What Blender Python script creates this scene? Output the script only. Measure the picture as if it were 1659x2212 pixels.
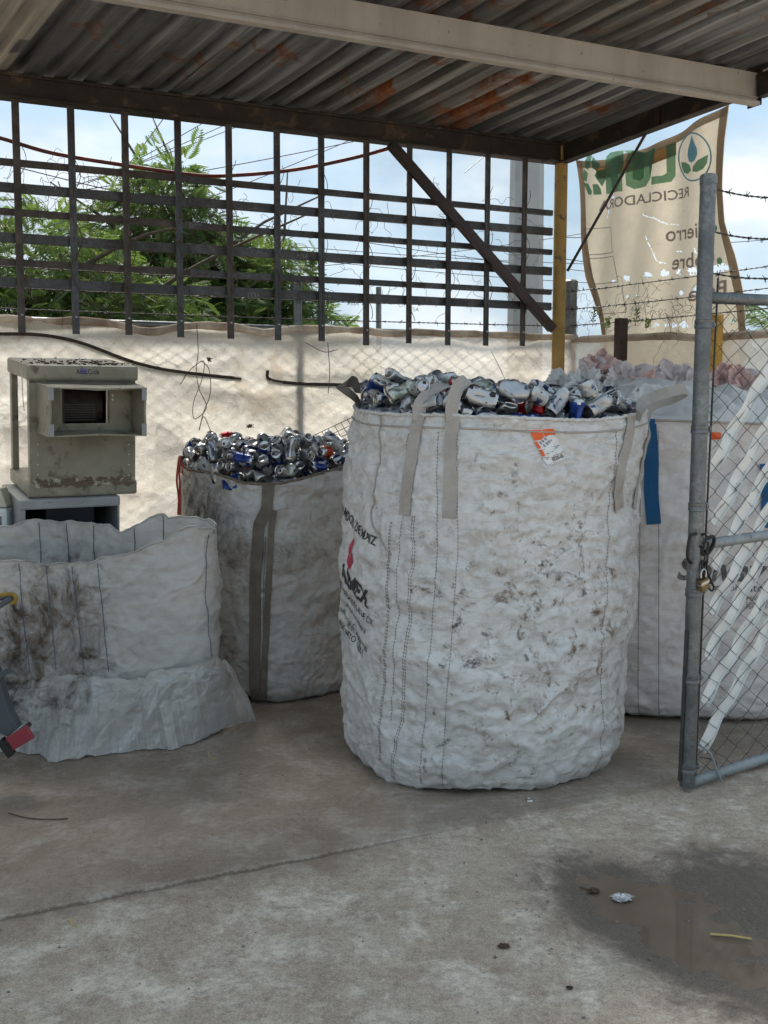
import bpy, bmesh, math, random
import numpy as np
from mathutils import Vector, Matrix

for o in list(bpy.data.objects):
    bpy.data.objects.remove(o)
sc = bpy.context.scene
COL = sc.collection
R = math.radians
rng = random.Random(7)

# ------------------------------------------------------------------ camera
EYE = 1.45
PITCH = R(5.86)
FPX = 2300.0                      # focal length on a 1659 x 2212 picture
cam = bpy.data.cameras.new('camera')
cam.sensor_fit = 'VERTICAL'
cam.sensor_height = 36.0
cam.lens = 36.0 * FPX / 2212.0
cam.clip_end = 2000.0
camo = bpy.data.objects.new('camera', cam)
COL.objects.link(camo)
camo.location = (0, 0, EYE)
camo.rotation_euler = (R(90) - PITCH, 0, 0)
sc.camera = camo

# ------------------------------------------------------------------ sky
SUN_EL, SUN_AZ = R(56), R(-20)     # azimuth clockwise from +Y: beyond the back fence
w = bpy.data.worlds.new('World')
sc.world = w
w.use_nodes = True
nt = w.node_tree
nt.nodes.clear()
wo = nt.nodes.new('ShaderNodeOutputWorld')
bg = nt.nodes.new('ShaderNodeBackground')
sky = nt.nodes.new('ShaderNodeTexSky')
sky.sky_type = 'NISHITA'
sky.sun_disc = False
sky.sun_elevation = SUN_EL
sky.sun_rotation = SUN_AZ
sky.dust_density = 2.0
sky.ozone_density = 2.5
tc = nt.nodes.new('ShaderNodeTexCoord')
mp = nt.nodes.new('ShaderNodeMapping')
mp.inputs['Scale'].default_value = (1.0, 1.0, 2.2)
mp.inputs['Location'].default_value = (0.35, 0.1, 0.2)
n1 = nt.nodes.new('ShaderNodeTexNoise')
n1.inputs['Scale'].default_value = 3.2
n1.inputs['Detail'].default_value = 9.0
n1.inputs['Roughness'].default_value = 0.55
n1.inputs['Distortion'].default_value = 0.3
rp1 = nt.nodes.new('ShaderNodeValToRGB')
rp1.color_ramp.elements[0].position = 0.36
rp1.color_ramp.elements[1].position = 0.62
n2 = nt.nodes.new('ShaderNodeTexNoise')
n2.inputs['Scale'].default_value = 5.0
n2.inputs['Detail'].default_value = 7.0
rp2 = nt.nodes.new('ShaderNodeValToRGB')
rp2.color_ramp.elements[0].position = 0.4
rp2.color_ramp.elements[0].color = (3.3, 4.3, 5.1, 1)
rp2.color_ramp.elements[1].position = 0.65
rp2.color_ramp.elements[1].color = (7.7, 7.9, 8.0, 1)
hz = nt.nodes.new('ShaderNodeMixRGB')      # thin veil of high cloud over the blue
hz.inputs['Fac'].default_value = 0.62
hz.inputs['Color2'].default_value = (3.9, 5.6, 6.9, 1)
mx = nt.nodes.new('ShaderNodeMixRGB')
L = nt.links.new
L(tc.outputs['Generated'], mp.inputs['Vector'])
L(mp.outputs[0], n1.inputs['Vector'])
L(mp.outputs[0], n2.inputs['Vector'])
L(n1.outputs['Fac'], rp1.inputs['Fac'])
L(n2.outputs['Fac'], rp2.inputs['Fac'])
L(sky.outputs['Color'], hz.inputs['Color1'])
L(hz.outputs[0], mx.inputs['Color1'])
L(rp2.outputs['Color'], mx.inputs['Color2'])
L(rp1.outputs['Color'], mx.inputs['Fac'])
L(mx.outputs[0], bg.inputs['Color'])
bg.inputs['Strength'].default_value = 0.078
L(bg.outputs[0], wo.inputs['Surface'])

# ------------------------------------------------------------------ sun (veiled by cloud)
sl = bpy.data.lights.new('sun', 'SUN')
sl.energy = 3.0
sl.angle = R(24)
sl.color = (1.0, 0.94, 0.84)
so = bpy.data.objects.new('sun', sl)
COL.objects.link(so)
sdir = Vector((math.sin(SUN_AZ) * math.cos(SUN_EL), math.cos(SUN_AZ) * math.cos(SUN_EL), math.sin(SUN_EL)))
so.rotation_euler = (-sdir).to_track_quat('-Z', 'Y').to_euler()
so.location = (0, -4, 8)

# ------------------------------------------------------------------ exposure
sc.view_settings.view_transform = 'Standard'
sc.view_settings.look = 'None'
sc.view_settings.exposure = 0.92
sc.view_settings.gamma = 1.0
sc.view_settings.use_curve_mapping = False
sc.render.engine = 'CYCLES'
sc.cycles.use_denoising = True
sc.cycles.max_bounces = 7
sc.cycles.use_adaptive_sampling = True
sc.cycles.adaptive_threshold = 0.03
sc.cycles.transparent_max_bounces = 16
sc.cycles.caustics_reflective = False
sc.cycles.caustics_refractive = False

# ------------------------------------------------------------------ site geometry (metres)
CAM = np.array([0.0, 0.0, EYE])


def ray(u, v):
    x = (u - 829.5) / FPX
    z = -(v - 1106.0) / FPX
    return np.array([x, math.cos(PITCH) + z * math.sin(PITCH), -math.sin(PITCH) + z * math.cos(PITCH)])


def PL(u, v, p, n):               # the point of the plane (p, n) that a survey sight line meets
    d = ray(u, v)
    n = np.asarray(n, float)
    return CAM + d * (np.dot(np.asarray(p, float) - CAM, n) / np.dot(d, n))


def G(u, v, z=0.0):
    return PL(u, v, (0, 0, z), (0, 0, 1))


def D(u, v, y):
    return PL(u, v, (0, y, 0), (0, 1, 0))


E1 = np.array([0.900, 0.436, 0.0]); E1 /= np.linalg.norm(E1)      # along the back wall, to the right
E2 = np.array([E1[1], -E1[0], 0.0])                               # out of the wall, to the yard
RP = np.array([0.559, -0.829, 0.0]); RP /= np.linalg.norm(RP)     # run of the roof ribs
RSL = 0.0724                                                      # roof rises towards the yard
UP = np.array([0.0, 0.0, 1.0])
POLE = np.array([1.160, 7.162, 0.0])                              # foot of the yellow corner post


def W(u, v, off=0.0):
    return PL(u, v, POLE + E2 * off, E2)


def wall(s, off, z):              # s along the wall from the corner post, off out of the wall
    return POLE + E1 * s + E2 * off + UP * z


def sof(u, v, off=0.0):
    p = W(u, v, off)
    return float(np.dot(p - POLE, E1)), float(p[2])


# ------------------------------------------------------------------ numpy noise
def _hash(ix, iy, iz, seed):
    h = (ix.astype(np.int64) * 374761393 + iy.astype(np.int64) * 668265263 + iz.astype(np.int64) * 1440662683 + seed * 974711) & 0xFFFFFFFF
    h = ((h ^ (h >> 13)) * 1274126177) & 0xFFFFFFFF
    h = ((h ^ (h >> 16)) * 2246822519) & 0xFFFFFFFF
    return (h ^ (h >> 15)) & 0xFFFFFFFF


_GR = np.array([[1, 1, 0], [-1, 1, 0], [1, -1, 0], [-1, -1, 0], [1, 0, 1], [-1, 0, 1], [1, 0, -1], [-1, 0, -1],
                [0, 1, 1], [0, -1, 1], [0, 1, -1], [0, -1, -1]], float)


def pn(p, seed=0):                # gradient noise, about -1..1
    p = np.asarray(p, float)
    i = np.floor(p).astype(np.int64)
    f = p - i
    u = f * f * f * (f * (f * 6 - 15) + 10)
    res = 0.0
    for dx in (0, 1):
        wx = u[:, 0] if dx else 1 - u[:, 0]
        for dy in (0, 1):
            wy = u[:, 1] if dy else 1 - u[:, 1]
            for dz in (0, 1):
                wz = u[:, 2] if dz else 1 - u[:, 2]
                g = _GR[_hash(i[:, 0] + dx, i[:, 1] + dy, i[:, 2] + dz, seed) % 12]
                res = res + wx * wy * wz * (g[:, 0] * (f[:, 0] - dx) + g[:, 1] * (f[:, 1] - dy) + g[:, 2] * (f[:, 2] - dz))
    return res


def ridge(p, seed=0):             # sharp creases: 1 on the crease, falling off
    return 1.0 - np.minimum(1.0, np.abs(pn(p, seed)) * 2.6)


def crumple(p, s, seed, warp=0.35):
    q = p * s
    q = q + warp * np.stack([pn(q * 0.7 + 11.3, seed + 1), pn(q * 0.7 + 27.9, seed + 2), pn(q * 0.7 + 5.1, seed + 3)], 1) * 2
    return np.abs(pn(q, seed + 4)) * 2 - 0.55


def facet(q, seed=0, warp=0.3):      # piecewise-planar noise: flat facets meeting in sharp creases
    q = np.asarray(q, float)
    z0 = np.zeros(len(q))
    w1 = pn(np.stack([q[:, 0] * 0.8, q[:, 1] * 0.8, z0 + 0.37], 1), seed + 91)
    w2 = pn(np.stack([q[:, 0] * 0.8 + 7.7, q[:, 1] * 0.8, z0 + 3.1], 1), seed + 92)
    x = q[:, 0] + warp * 2 * w1; y = q[:, 1] + warp * 2 * w2
    s = (x + y) * 0.36602540378
    i = np.floor(x + s); j = np.floor(y + s)
    fx = x + s - i; fy = y + s - j
    up = fx > fy
    h = lambda a, b_: _hash(a.astype(np.int64), b_.astype(np.int64), np.zeros(len(a), np.int64) + 5, seed) / 4294967295.0 * 2 - 1
    v0 = h(i, j); v3 = h(i + 1, j + 1)
    v1 = np.where(up, h(i + 1, j), h(i, j + 1))
    a = np.where(up, fx, fy); c_ = np.where(up, fy, fx)
    return v0 * (1 - a) + v1 * (a - c_) + v3 * c_


# ------------------------------------------------------------------ building blocks
ORG = {}


def origin_of(o):
    return ORG.get(o.name, np.zeros(3)) if o is not None else np.zeros(3)


def tag(o, label=None, cat=None, group=None, kind=None):
    if label: o['label'] = label
    if cat: o['category'] = cat
    if group: o['group'] = group
    if kind: o['kind'] = kind
    return o


def empty(name, loc, label=None, cat=None, group=None, kind=None):
    o = bpy.data.objects.new(name, None)
    o.empty_display_size = 0.1
    COL.objects.link(o)
    o.location = tuple(float(c) for c in loc)
    ORG[o.name] = np.array(loc, float)
    return tag(o, label, cat, group, kind)


def link_mesh(name, me, material, parent=None, smooth=False, org=None):
    o = bpy.data.objects.new(name, me)
    COL.objects.link(o)
    if material is not None:
        me.materials.append(material)
    if smooth:
        me.polygons.foreach_set('use_smooth', [True] * len(me.polygons))
    if parent is not None:
        o.parent = parent
    elif org is not None:
        o.location = tuple(float(c) for c in org)
    return o


class MB:
    def __init__(self):
        self.v = []
        self.f = []
        self.n = 0

    def add(self, verts, faces):
        verts = np.asarray(verts, float).reshape(-1, 3)
        self.v.append(verts)
        n = self.n
        self.f.extend([tuple(int(i) + n for i in f) for f in faces])
        self.n += len(verts)
        return self

    def box(self, c, ax, ay, az):        # centre and three half-axis vectors
        c, ax, ay, az = (np.asarray(q, float) for q in (c, ax, ay, az))
        vs = [c + sx * ax + sy * ay + sz * az for sx in (-1, 1) for sy in (-1, 1) for sz in (-1, 1)]
        return self.add(vs, [(0, 1, 3, 2), (4, 6, 7, 5), (0, 4, 5, 1), (2, 3, 7, 6), (0, 2, 6, 4), (1, 5, 7, 3)])

    def bbox(self, x0, x1, y0, y1, z0, z1):
        return self.box(((x0 + x1) / 2, (y0 + y1) / 2, (z0 + z1) / 2), ((x1 - x0) / 2, 0, 0), (0, (y1 - y0) / 2, 0), (0, 0, (z1 - z0) / 2))

    def bar(self, a, b, w, h, up=(0, 0, 1)):   # rectangular bar from a to b
        a = np.asarray(a, float); b = np.asarray(b, float)
        d = b - a
        ln = np.linalg.norm(d); d = d / ln
        s = np.cross(d, np.asarray(up, float)); s /= np.linalg.norm(s)
        t = np.cross(s, d)
        return self.box((a + b) / 2, d * ln / 2, s * w / 2, t * h / 2)

    def tube(self, pts, r, n=8, caps=True, closed=False):
        pts = np.asarray(pts, float)
        m = len(pts)
        rr = np.full(m, r, float) if np.isscalar(r) else np.asarray(r, float)
        if closed:
            tan = np.roll(pts, -1, 0) - np.roll(pts, 1, 0)
        else:
            tan = np.gradient(pts, axis=0)
        tan /= np.maximum(np.linalg.norm(tan, axis=1, keepdims=True), 1e-9)
        ref = np.array([0, 0, 1.0]) if abs(tan[0][2]) < 0.9 else np.array([1.0, 0, 0])
        nx = np.cross(ref, tan[0]); nx /= np.linalg.norm(nx)
        vs = []
        for i in range(m):
            nx = nx - tan[i] * np.dot(nx, tan[i])
            nx /= max(np.linalg.norm(nx), 1e-9)
            ny = np.cross(tan[i], nx)
            for k in range(n):
                a = 2 * math.pi * k / n
                vs.append(pts[i] + rr[i] * (math.cos(a) * nx + math.sin(a) * ny))
        fs = []
        rows = m if closed else m - 1
        for i in range(rows):
            j = (i + 1) % m
            for k in range(n):
                k2 = (k + 1) % n
                fs.append((i * n + k, i * n + k2, j * n + k2, j * n + k))
        if caps and not closed:
            fs.append(tuple(range(n - 1, -1, -1)))
            fs.append(tuple((m - 1) * n + k for k in range(n)))
        return self.add(vs, fs)

    def lathe(self, prof, c=(0, 0, 0), n=16, axis=UP, xdir=None):   # prof: (radius, height) pairs
        axis = np.asarray(axis, float); axis = axis / np.linalg.norm(axis)
        if xdir is None:
            xdir = np.cross(axis, (0.3, 0.9, 0.1))
        xdir = np.asarray(xdir, float); xdir = xdir / np.linalg.norm(xdir)
        yd = np.cross(axis, xdir)
        c = np.asarray(c, float)
        vs = []
        for (r, h) in prof:
            for k in range(n):
                a = 2 * math.pi * k / n
                vs.append(c + axis * h + r * (math.cos(a) * xdir + math.sin(a) * yd))
        fs = []
        for i in range(len(prof) - 1):
            for k in range(n):
                k2 = (k + 1) % n
                fs.append((i * n + k, i * n + k2, (i + 1) * n + k2, (i + 1) * n + k))
        if prof[0][0] > 1e-6: fs.append(tuple(range(n - 1, -1, -1)))
        if prof[-1][0] > 1e-6: fs.append(tuple((len(prof) - 1) * n + k for k in range(n)))
        return self.add(vs, fs)

    def grid(self, P, wrap=False):         # P: (rows, cols, 3)
        r, c = P.shape[:2]
        fs = []
        cc = c if wrap else c - 1
        for i in range(r - 1):
            b = i * c
            for j in range(cc):
                k = (j + 1) % c
                fs.append((b + j, b + k, b + c + k, b + c + j))
        return self.add(P.reshape(-1, 3), fs)

    def ribbon(self, pts, nrm, side, w, th):   # a strap: centre line, outward normals, side vectors
        pts = np.asarray(pts, float)
        m = len(pts)
        vs = []
        for i in range(m):
            wi = w if np.isscalar(w) else w[i]
            s = side[i] * wi / 2
            o = nrm[i] * th / 2
            vs += [pts[i] - s - o, pts[i] + s - o, pts[i] + s + o, pts[i] - s + o]
        fs = []
        for i in range(m - 1):
            for k in range(4):
                k2 = (k + 1) % 4
                fs.append((i * 4 + k, i * 4 + k2, i * 4 + 4 + k2, i * 4 + 4 + k))
        fs += [(3, 2, 1, 0), tuple((m - 1) * 4 + k for k in range(4))]
        return self.add(vs, fs)

    def build(self, name, material, parent=None, smooth=False, bevel=0.0, org=None, auto=None):
        v = np.concatenate(self.v) if self.v else np.zeros((0, 3))
        base = origin_of(parent) if parent is not None else (np.asarray(org, float) if org is not None else np.zeros(3))
        me = bpy.data.meshes.new(name)
        me.from_pydata((v - base).tolist(), [], self.f)
        me.validate()
        o = link_mesh(name, me, material, parent, smooth, org if parent is None else None)
        ORG[o.name] = base
        if bevel > 0:
            bm = bmesh.new(); bm.from_mesh(me)
            bmesh.ops.remove_doubles(bm, verts=bm.verts, dist=1e-6)
            ed = [e for e in bm.edges if len(e.link_faces) == 2 and e.calc_face_angle(0) > 0.6]
            bmesh.ops.bevel(bm, geom=ed, offset=bevel, segments=2, affect='EDGES', profile=0.6)
            bm.to_mesh(me); bm.free()
        if auto:
            me.polygons.foreach_set('use_smooth', [True] * len(me.polygons))
            me.set_sharp_from_angle(angle=R(auto))
        return o


def copy_tree(o, parent=None):
    c = o.copy()
    COL.objects.link(c)
    c.parent = parent
    for ch in list(o.children):
        copy_tree(ch, c)
    return c


def catenary(a, b, sag, n=24):
    a = np.asarray(a, float); b = np.asarray(b, float)
    t = np.linspace(0, 1, n)[:, None]
    p = a + (b - a) * t
    p[:, 2] -= (sag * 4 * t * (1 - t))[:, 0]
    return p


def smooth_path(pts, n=40):       # Catmull-Rom through the points
    pts = [np.asarray(p, float) for p in pts]
    pts = [2 * pts[0] - pts[1]] + pts + [2 * pts[-1] - pts[-2]]
    seg = len(pts) - 3
    out = []
    for i in range(seg):
        p0, p1, p2, p3 = pts[i:i + 4]
        k = max(2, n // seg)
        for j in range(k + (1 if i == seg - 1 else 0)):
            t = j / k
            out.append(0.5 * (2 * p1 + (p2 - p0) * t + (2 * p0 - 5 * p1 + 4 * p2 - p3) * t * t + (3 * p1 - p0 - 3 * p2 + p3) * t ** 3))
    return np.array(out)


# ------------------------------------------------------------------ materials
class NT:
    def __init__(self, name):
        self.m = bpy.data.materials.new(name)
        self.m.use_nodes = True
        self.t = self.m.node_tree
        self.t.nodes.clear()
        self.out = self.t.nodes.new('ShaderNodeOutputMaterial')

    def n(self, typ, ins=None, **props):
        nd = self.t.nodes.new('ShaderNode' + typ)
        for k, v in props.items():
            setattr(nd, k, v)
        for k, v in (ins or {}).items():
            self.set(nd.inputs[k], v)
        return nd

    def set(self, sock, v):
        if isinstance(v, bpy.types.NodeSocket):
            self.t.links.new(v, sock)
        elif isinstance(v, bpy.types.Node):
            self.t.links.new(v.outputs[0], sock)
        else:
            if isinstance(v, (tuple, list)) and len(v) == 3 and sock.type == 'RGBA':
                v = (*v, 1.0)
            sock.default_value = v

    def co(self, kind='Object'):
        return self.n('TexCoord').outputs[kind]

    def mapped(self, scale=(1, 1, 1), kind='Object', rot=(0, 0, 0), loc=(0, 0, 0)):
        return self.n('Mapping', {'Vector': self.co(kind), 'Scale': scale, 'Rotation': rot, 'Location': loc})

    def noise(self, scale, detail=5, rough=0.55, vec=None, dist=0.0):
        ins = {'Scale': scale, 'Detail': detail, 'Roughness': rough, 'Distortion': dist}
        ins['Vector'] = vec if vec is not None else self.co()
        return self.n('TexNoise', ins).outputs['Fac']

    def ramp(self, fac, lo, hi, c0=(0, 0, 0), c1=(1, 1, 1)):
        nd = self.n('ValToRGB', {'Fac': fac})
        e = nd.color_ramp.elements
        e[0].position = lo; e[0].color = (*c0, 1)
        e[1].position = hi; e[1].color = (*c1, 1)
        return nd.outputs[0]

    def mix(self, fac, a, b, blend='MIX'):
        nd = self.n('MixRGB', {'Fac': fac, 'Color1': a, 'Color2': b}, blend_type=blend)
        return nd.outputs[0]

    def math(self, op, a, b=0.0, c=None, clamp=False):
        ins = {0: a, 1: b}
        if c is not None: ins[2] = c
        nd = self.n('Math', operation=op, use_clamp=clamp)
        for k, v in ins.items(): self.set(nd.inputs[k], v)
        return nd.outputs[0]

    def bump(self, h, strength=0.3, dist=0.01, prev=None):
        ins = {'Height': h, 'Strength': strength, 'Distance': dist}
        if prev is not None: ins['Normal'] = prev
        return self.n('Bump', ins).outputs[0]

    def pbsdf(self, color, rough=0.6, metal=0.0, normal=None, **kw):
        ins = {'Base Color': color, 'Roughness': rough, 'Metallic': metal}
        if normal is not None: ins['Normal'] = normal
        for k, v in kw.items(): ins[k.replace('_', ' ')] = v
        return self.n('BsdfPrincipled', ins)

    def done(self, shader):
        self.set(self.out.inputs['Surface'], shader.outputs[0] if isinstance(shader, bpy.types.Node) else shader)
        return self.m


def plain(name, color, rough=0.6, metal=0.0, var=0.25, vscale=20.0, bump=0.0, spots=None, sscale=40.0, slo=0.6, shi=0.68):
    t = NT(name)
    c2 = tuple(c * (1 - var) for c in color)
    c3 = tuple(min(1, c * (1 + var * 0.6)) for c in color)
    col = t.ramp(t.noise(vscale, 6, 0.6), 0.3, 0.72, c2, c3)
    if spots is not None:
        sp = t.ramp(t.noise(sscale, 4, 0.65, dist=0.4), slo, shi)
        col = t.mix(sp, col, spots)
    nrm = t.bump(t.noise(vscale * 3, 4, 0.6), bump, 0.01) if bump else None
    rg = t.math('ADD', t.math('MULTIPLY', t.noise(vscale * 0.7, 3), 0.3), rough - 0.15)
    return t.done(t.pbsdf(col, rg, metal, nrm))


def galvanised(name, base=(0.34, 0.37, 0.39), dark=(0.14, 0.16, 0.17), rust=None, rscale=3.0, rlo=0.58, rhi=0.66, metal=0.55):
    t = NT(name)
    vo = t.n('TexVoronoi', {'Vector': t.co(), 'Scale': 55.0})
    sp = t.ramp(vo.outputs['Color'], 0.15, 0.9)
    big = t.ramp(t.noise(4.0, 6, 0.65, dist=0.6), 0.32, 0.7)
    fine = t.ramp(t.noise(90.0, 3, 0.7), 0.35, 0.75)
    col = t.mix(t.math('MULTIPLY', t.math('ADD', t.math('MULTIPLY', sp, 0.35), t.math('MULTIPLY', fine, 0.4)), big), dark, base)
    rg = t.math('ADD', t.math('MULTIPLY', sp, 0.2), 0.38)
    mt = metal
    if rust is not None:
        rm = t.ramp(t.noise(rscale, 9, 0.68, dist=0.5), rlo, rhi)
        rc = t.ramp(t.noise(26.0, 6, 0.7), 0.3, 0.75, tuple(c * 0.35 for c in rust), rust)
        col = t.mix(rm, col, rc)
        mt = t.math('MULTIPLY', t.math('SUBTRACT', 1.0, rm), metal)
        rg = t.math('ADD', rg, t.math('MULTIPLY', rm, 0.35))
    nrm = t.bump(fine, 0.12, 0.004)
    return t.done(t.pbsdf(col, rg, mt, nrm))


M = {}
M['galv'] = galvanised('galvanised_pipe', (0.5, 0.52, 0.53), (0.12, 0.13, 0.135), rust=(0.2, 0.14, 0.1), rscale=6.0, rlo=0.66, rhi=0.76, metal=0.8)
M['galv_white'] = galvanised('galvanised_whitish', (0.6, 0.62, 0.63), (0.25, 0.28, 0.29), rust=(0.2, 0.13, 0.09), rscale=9, rlo=0.62, rhi=0.7, metal=0.3)
M['stud'] = galvanised('grimy_stud_steel', (0.26, 0.275, 0.29), (0.045, 0.045, 0.047), rust=(0.06, 0.035, 0.025), rscale=2.2, rlo=0.5, rhi=0.66, metal=0.45)
M['studdark'] = plain('dark_stud_steel', (0.09, 0.078, 0.07), 0.6, 0.25, 0.5, 14, 0.1)
M['beamdark'] = plain('blackened_beam', (0.035, 0.028, 0.024), 0.65, 0.2, 0.6, 6, 0.25, spots=(0.11, 0.075, 0.05), sscale=9, slo=0.56, shi=0.7)
M['browniron'] = plain('brown_painted_iron', (0.04, 0.022, 0.02), 0.45, 0.1, 0.5, 12, 0.1, spots=(0.012, 0.01, 0.01), sscale=16)
M['yellowpaint'] = plain('ochre_paint', (0.36, 0.225, 0.055), 0.5, 0.0, 0.25, 9, 0.1, spots=(0.09, 0.06, 0.035), sscale=11, slo=0.6, shi=0.67)
M['yellowbright'] = plain('yellow_paint', (0.5, 0.28, 0.03), 0.5, 0.0, 0.25, 9, 0.1, spots=(0.1, 0.06, 0.03), sscale=13)
M['wire'] = plain('dull_wire', (0.075, 0.072, 0.07), 0.5, 0.5, 0.4, 30)
M['wiregalv'] = plain('grey_wire', (0.11, 0.115, 0.12), 0.5, 0.6, 0.4, 30)
M['vine'] = plain('dry_vine', (0.085, 0.058, 0.04), 0.8, 0.0, 0.4, 60)
M['redpipe'] = plain('red_conduit', (0.22, 0.03, 0.022), 0.55, 0.0, 0.55, 7, 0.0, spots=(0.05, 0.02, 0.018), sscale=5, slo=0.45, shi=0.6)
M['black'] = plain('black_plastic', (0.012, 0.012, 0.013), 0.5, 0.0, 0.3, 20)
M['cable'] = plain('black_cable', (0.02, 0.022, 0.025), 0.6)
M['concpole'] = plain('pole_concrete', (0.36, 0.37, 0.37), 0.85, 0.0, 0.15, 5, 0.2)


def paint_beam():
    t = NT('weathered_grey_paint')
    st = t.noise(2.6, 7, 0.6, vec=t.mapped((1.6, 1.6, 0.25)))
    col = t.ramp(st, 0.3, 0.72, (0.3, 0.275, 0.245), (0.47, 0.445, 0.405))
    sp = t.ramp(t.noise(17, 6, 0.7, dist=0.7), 0.66, 0.71)
    col = t.mix(sp, col, (0.085, 0.045, 0.03))
    fn = t.ramp(t.noise(60, 4, 0.7), 0.64, 0.74)
    col = t.mix(t.math('MULTIPLY', fn, 0.6), col, (0.15, 0.12, 0.1))
    return t.done(t.pbsdf(col, 0.62, 0.0, t.bump(t.noise(30, 5), 0.12, 0.01)))


M['palebeam'] = paint_beam()


def sheet_mat(name, base, dark, rust, rlo, rhi, metal=0.25):
    t = NT(name)
    loc = t.n('ObjectInfo').outputs['Random']
    off = t.n('CombineXYZ', {'X': t.math('MULTIPLY', loc, 37.0), 'Y': t.math('MULTIPLY', loc, 11.0), 'Z': 0.0})
    gc = t.n('VectorMath', {0: t.co(), 1: off}, operation='ADD')
    st = t.noise(1.6, 7, 0.65, vec=gc, dist=0.5)
    fl = t.ramp(t.noise(70, 4, 0.75, vec=gc), 0.35, 0.7)
    col = t.mix(t.math('MULTIPLY', fl, 0.55), t.ramp(st, 0.3, 0.7, dark, base), base)
    sm_ = t.n('Mapping', {'Vector': t.n('Mapping', {'Vector': gc, 'Rotation': (0, 0, R(56))}), 'Scale': (0.22, 7.0, 0.0)})
    sk_ = t.noise(2.2, 3, 0.6, vec=sm_)
    col = t.mix(t.ramp(sk_, 0.5, 0.64), col, tuple(min(0.7, c_ * 1.75) for c_ in base))
    col = t.mix(t.ramp(sk_, 0.3, 0.44, (0.85, 0.85, 0.85), (0, 0, 0)), col, tuple(c_ * 0.55 for c_ in dark))
    rm = t.ramp(t.noise(2.3, 8, 0.66, vec=gc, dist=0.9), rlo, rhi)
    rc = t.ramp(t.noise(20, 6, 0.7, vec=gc), 0.3, 0.75, tuple(c * 0.3 for c in rust), rust)
    col = t.mix(rm, col, rc)
    mt = t.math('MULTIPLY', t.math('SUBTRACT', 1.0, rm), metal)
    rg = t.math('ADD', 0.42, t.math('MULTIPLY', rm, 0.4))
    return t.done(t.pbsdf(col, rg, mt, t.bump(t.noise(40, 4, vec=gc), 0.15, 0.006)))


M['sheet_a'] = sheet_mat('galvanised_sheet', (0.165, 0.175, 0.185), (0.04, 0.041, 0.043), (0.28, 0.085, 0.025), 0.57, 0.67)
M['sheet_b'] = sheet_mat('rusty_sheet', (0.16, 0.16, 0.155), (0.045, 0.043, 0.04), (0.32, 0.1, 0.027), 0.52, 0.64)
M['sheet_c'] = sheet_mat('pale_sheet', (0.42, 0.4, 0.36), (0.22, 0.205, 0.18), (0.2, 0.09, 0.04), 0.64, 0.72, 0.05)


SA_ = G(0, 1979); SD_ = G(1309, 1722) - SA_; SD_ = SD_ / np.linalg.norm(SD_); SN_ = np.array([SD_[1], -SD_[0], 0.0])


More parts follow.
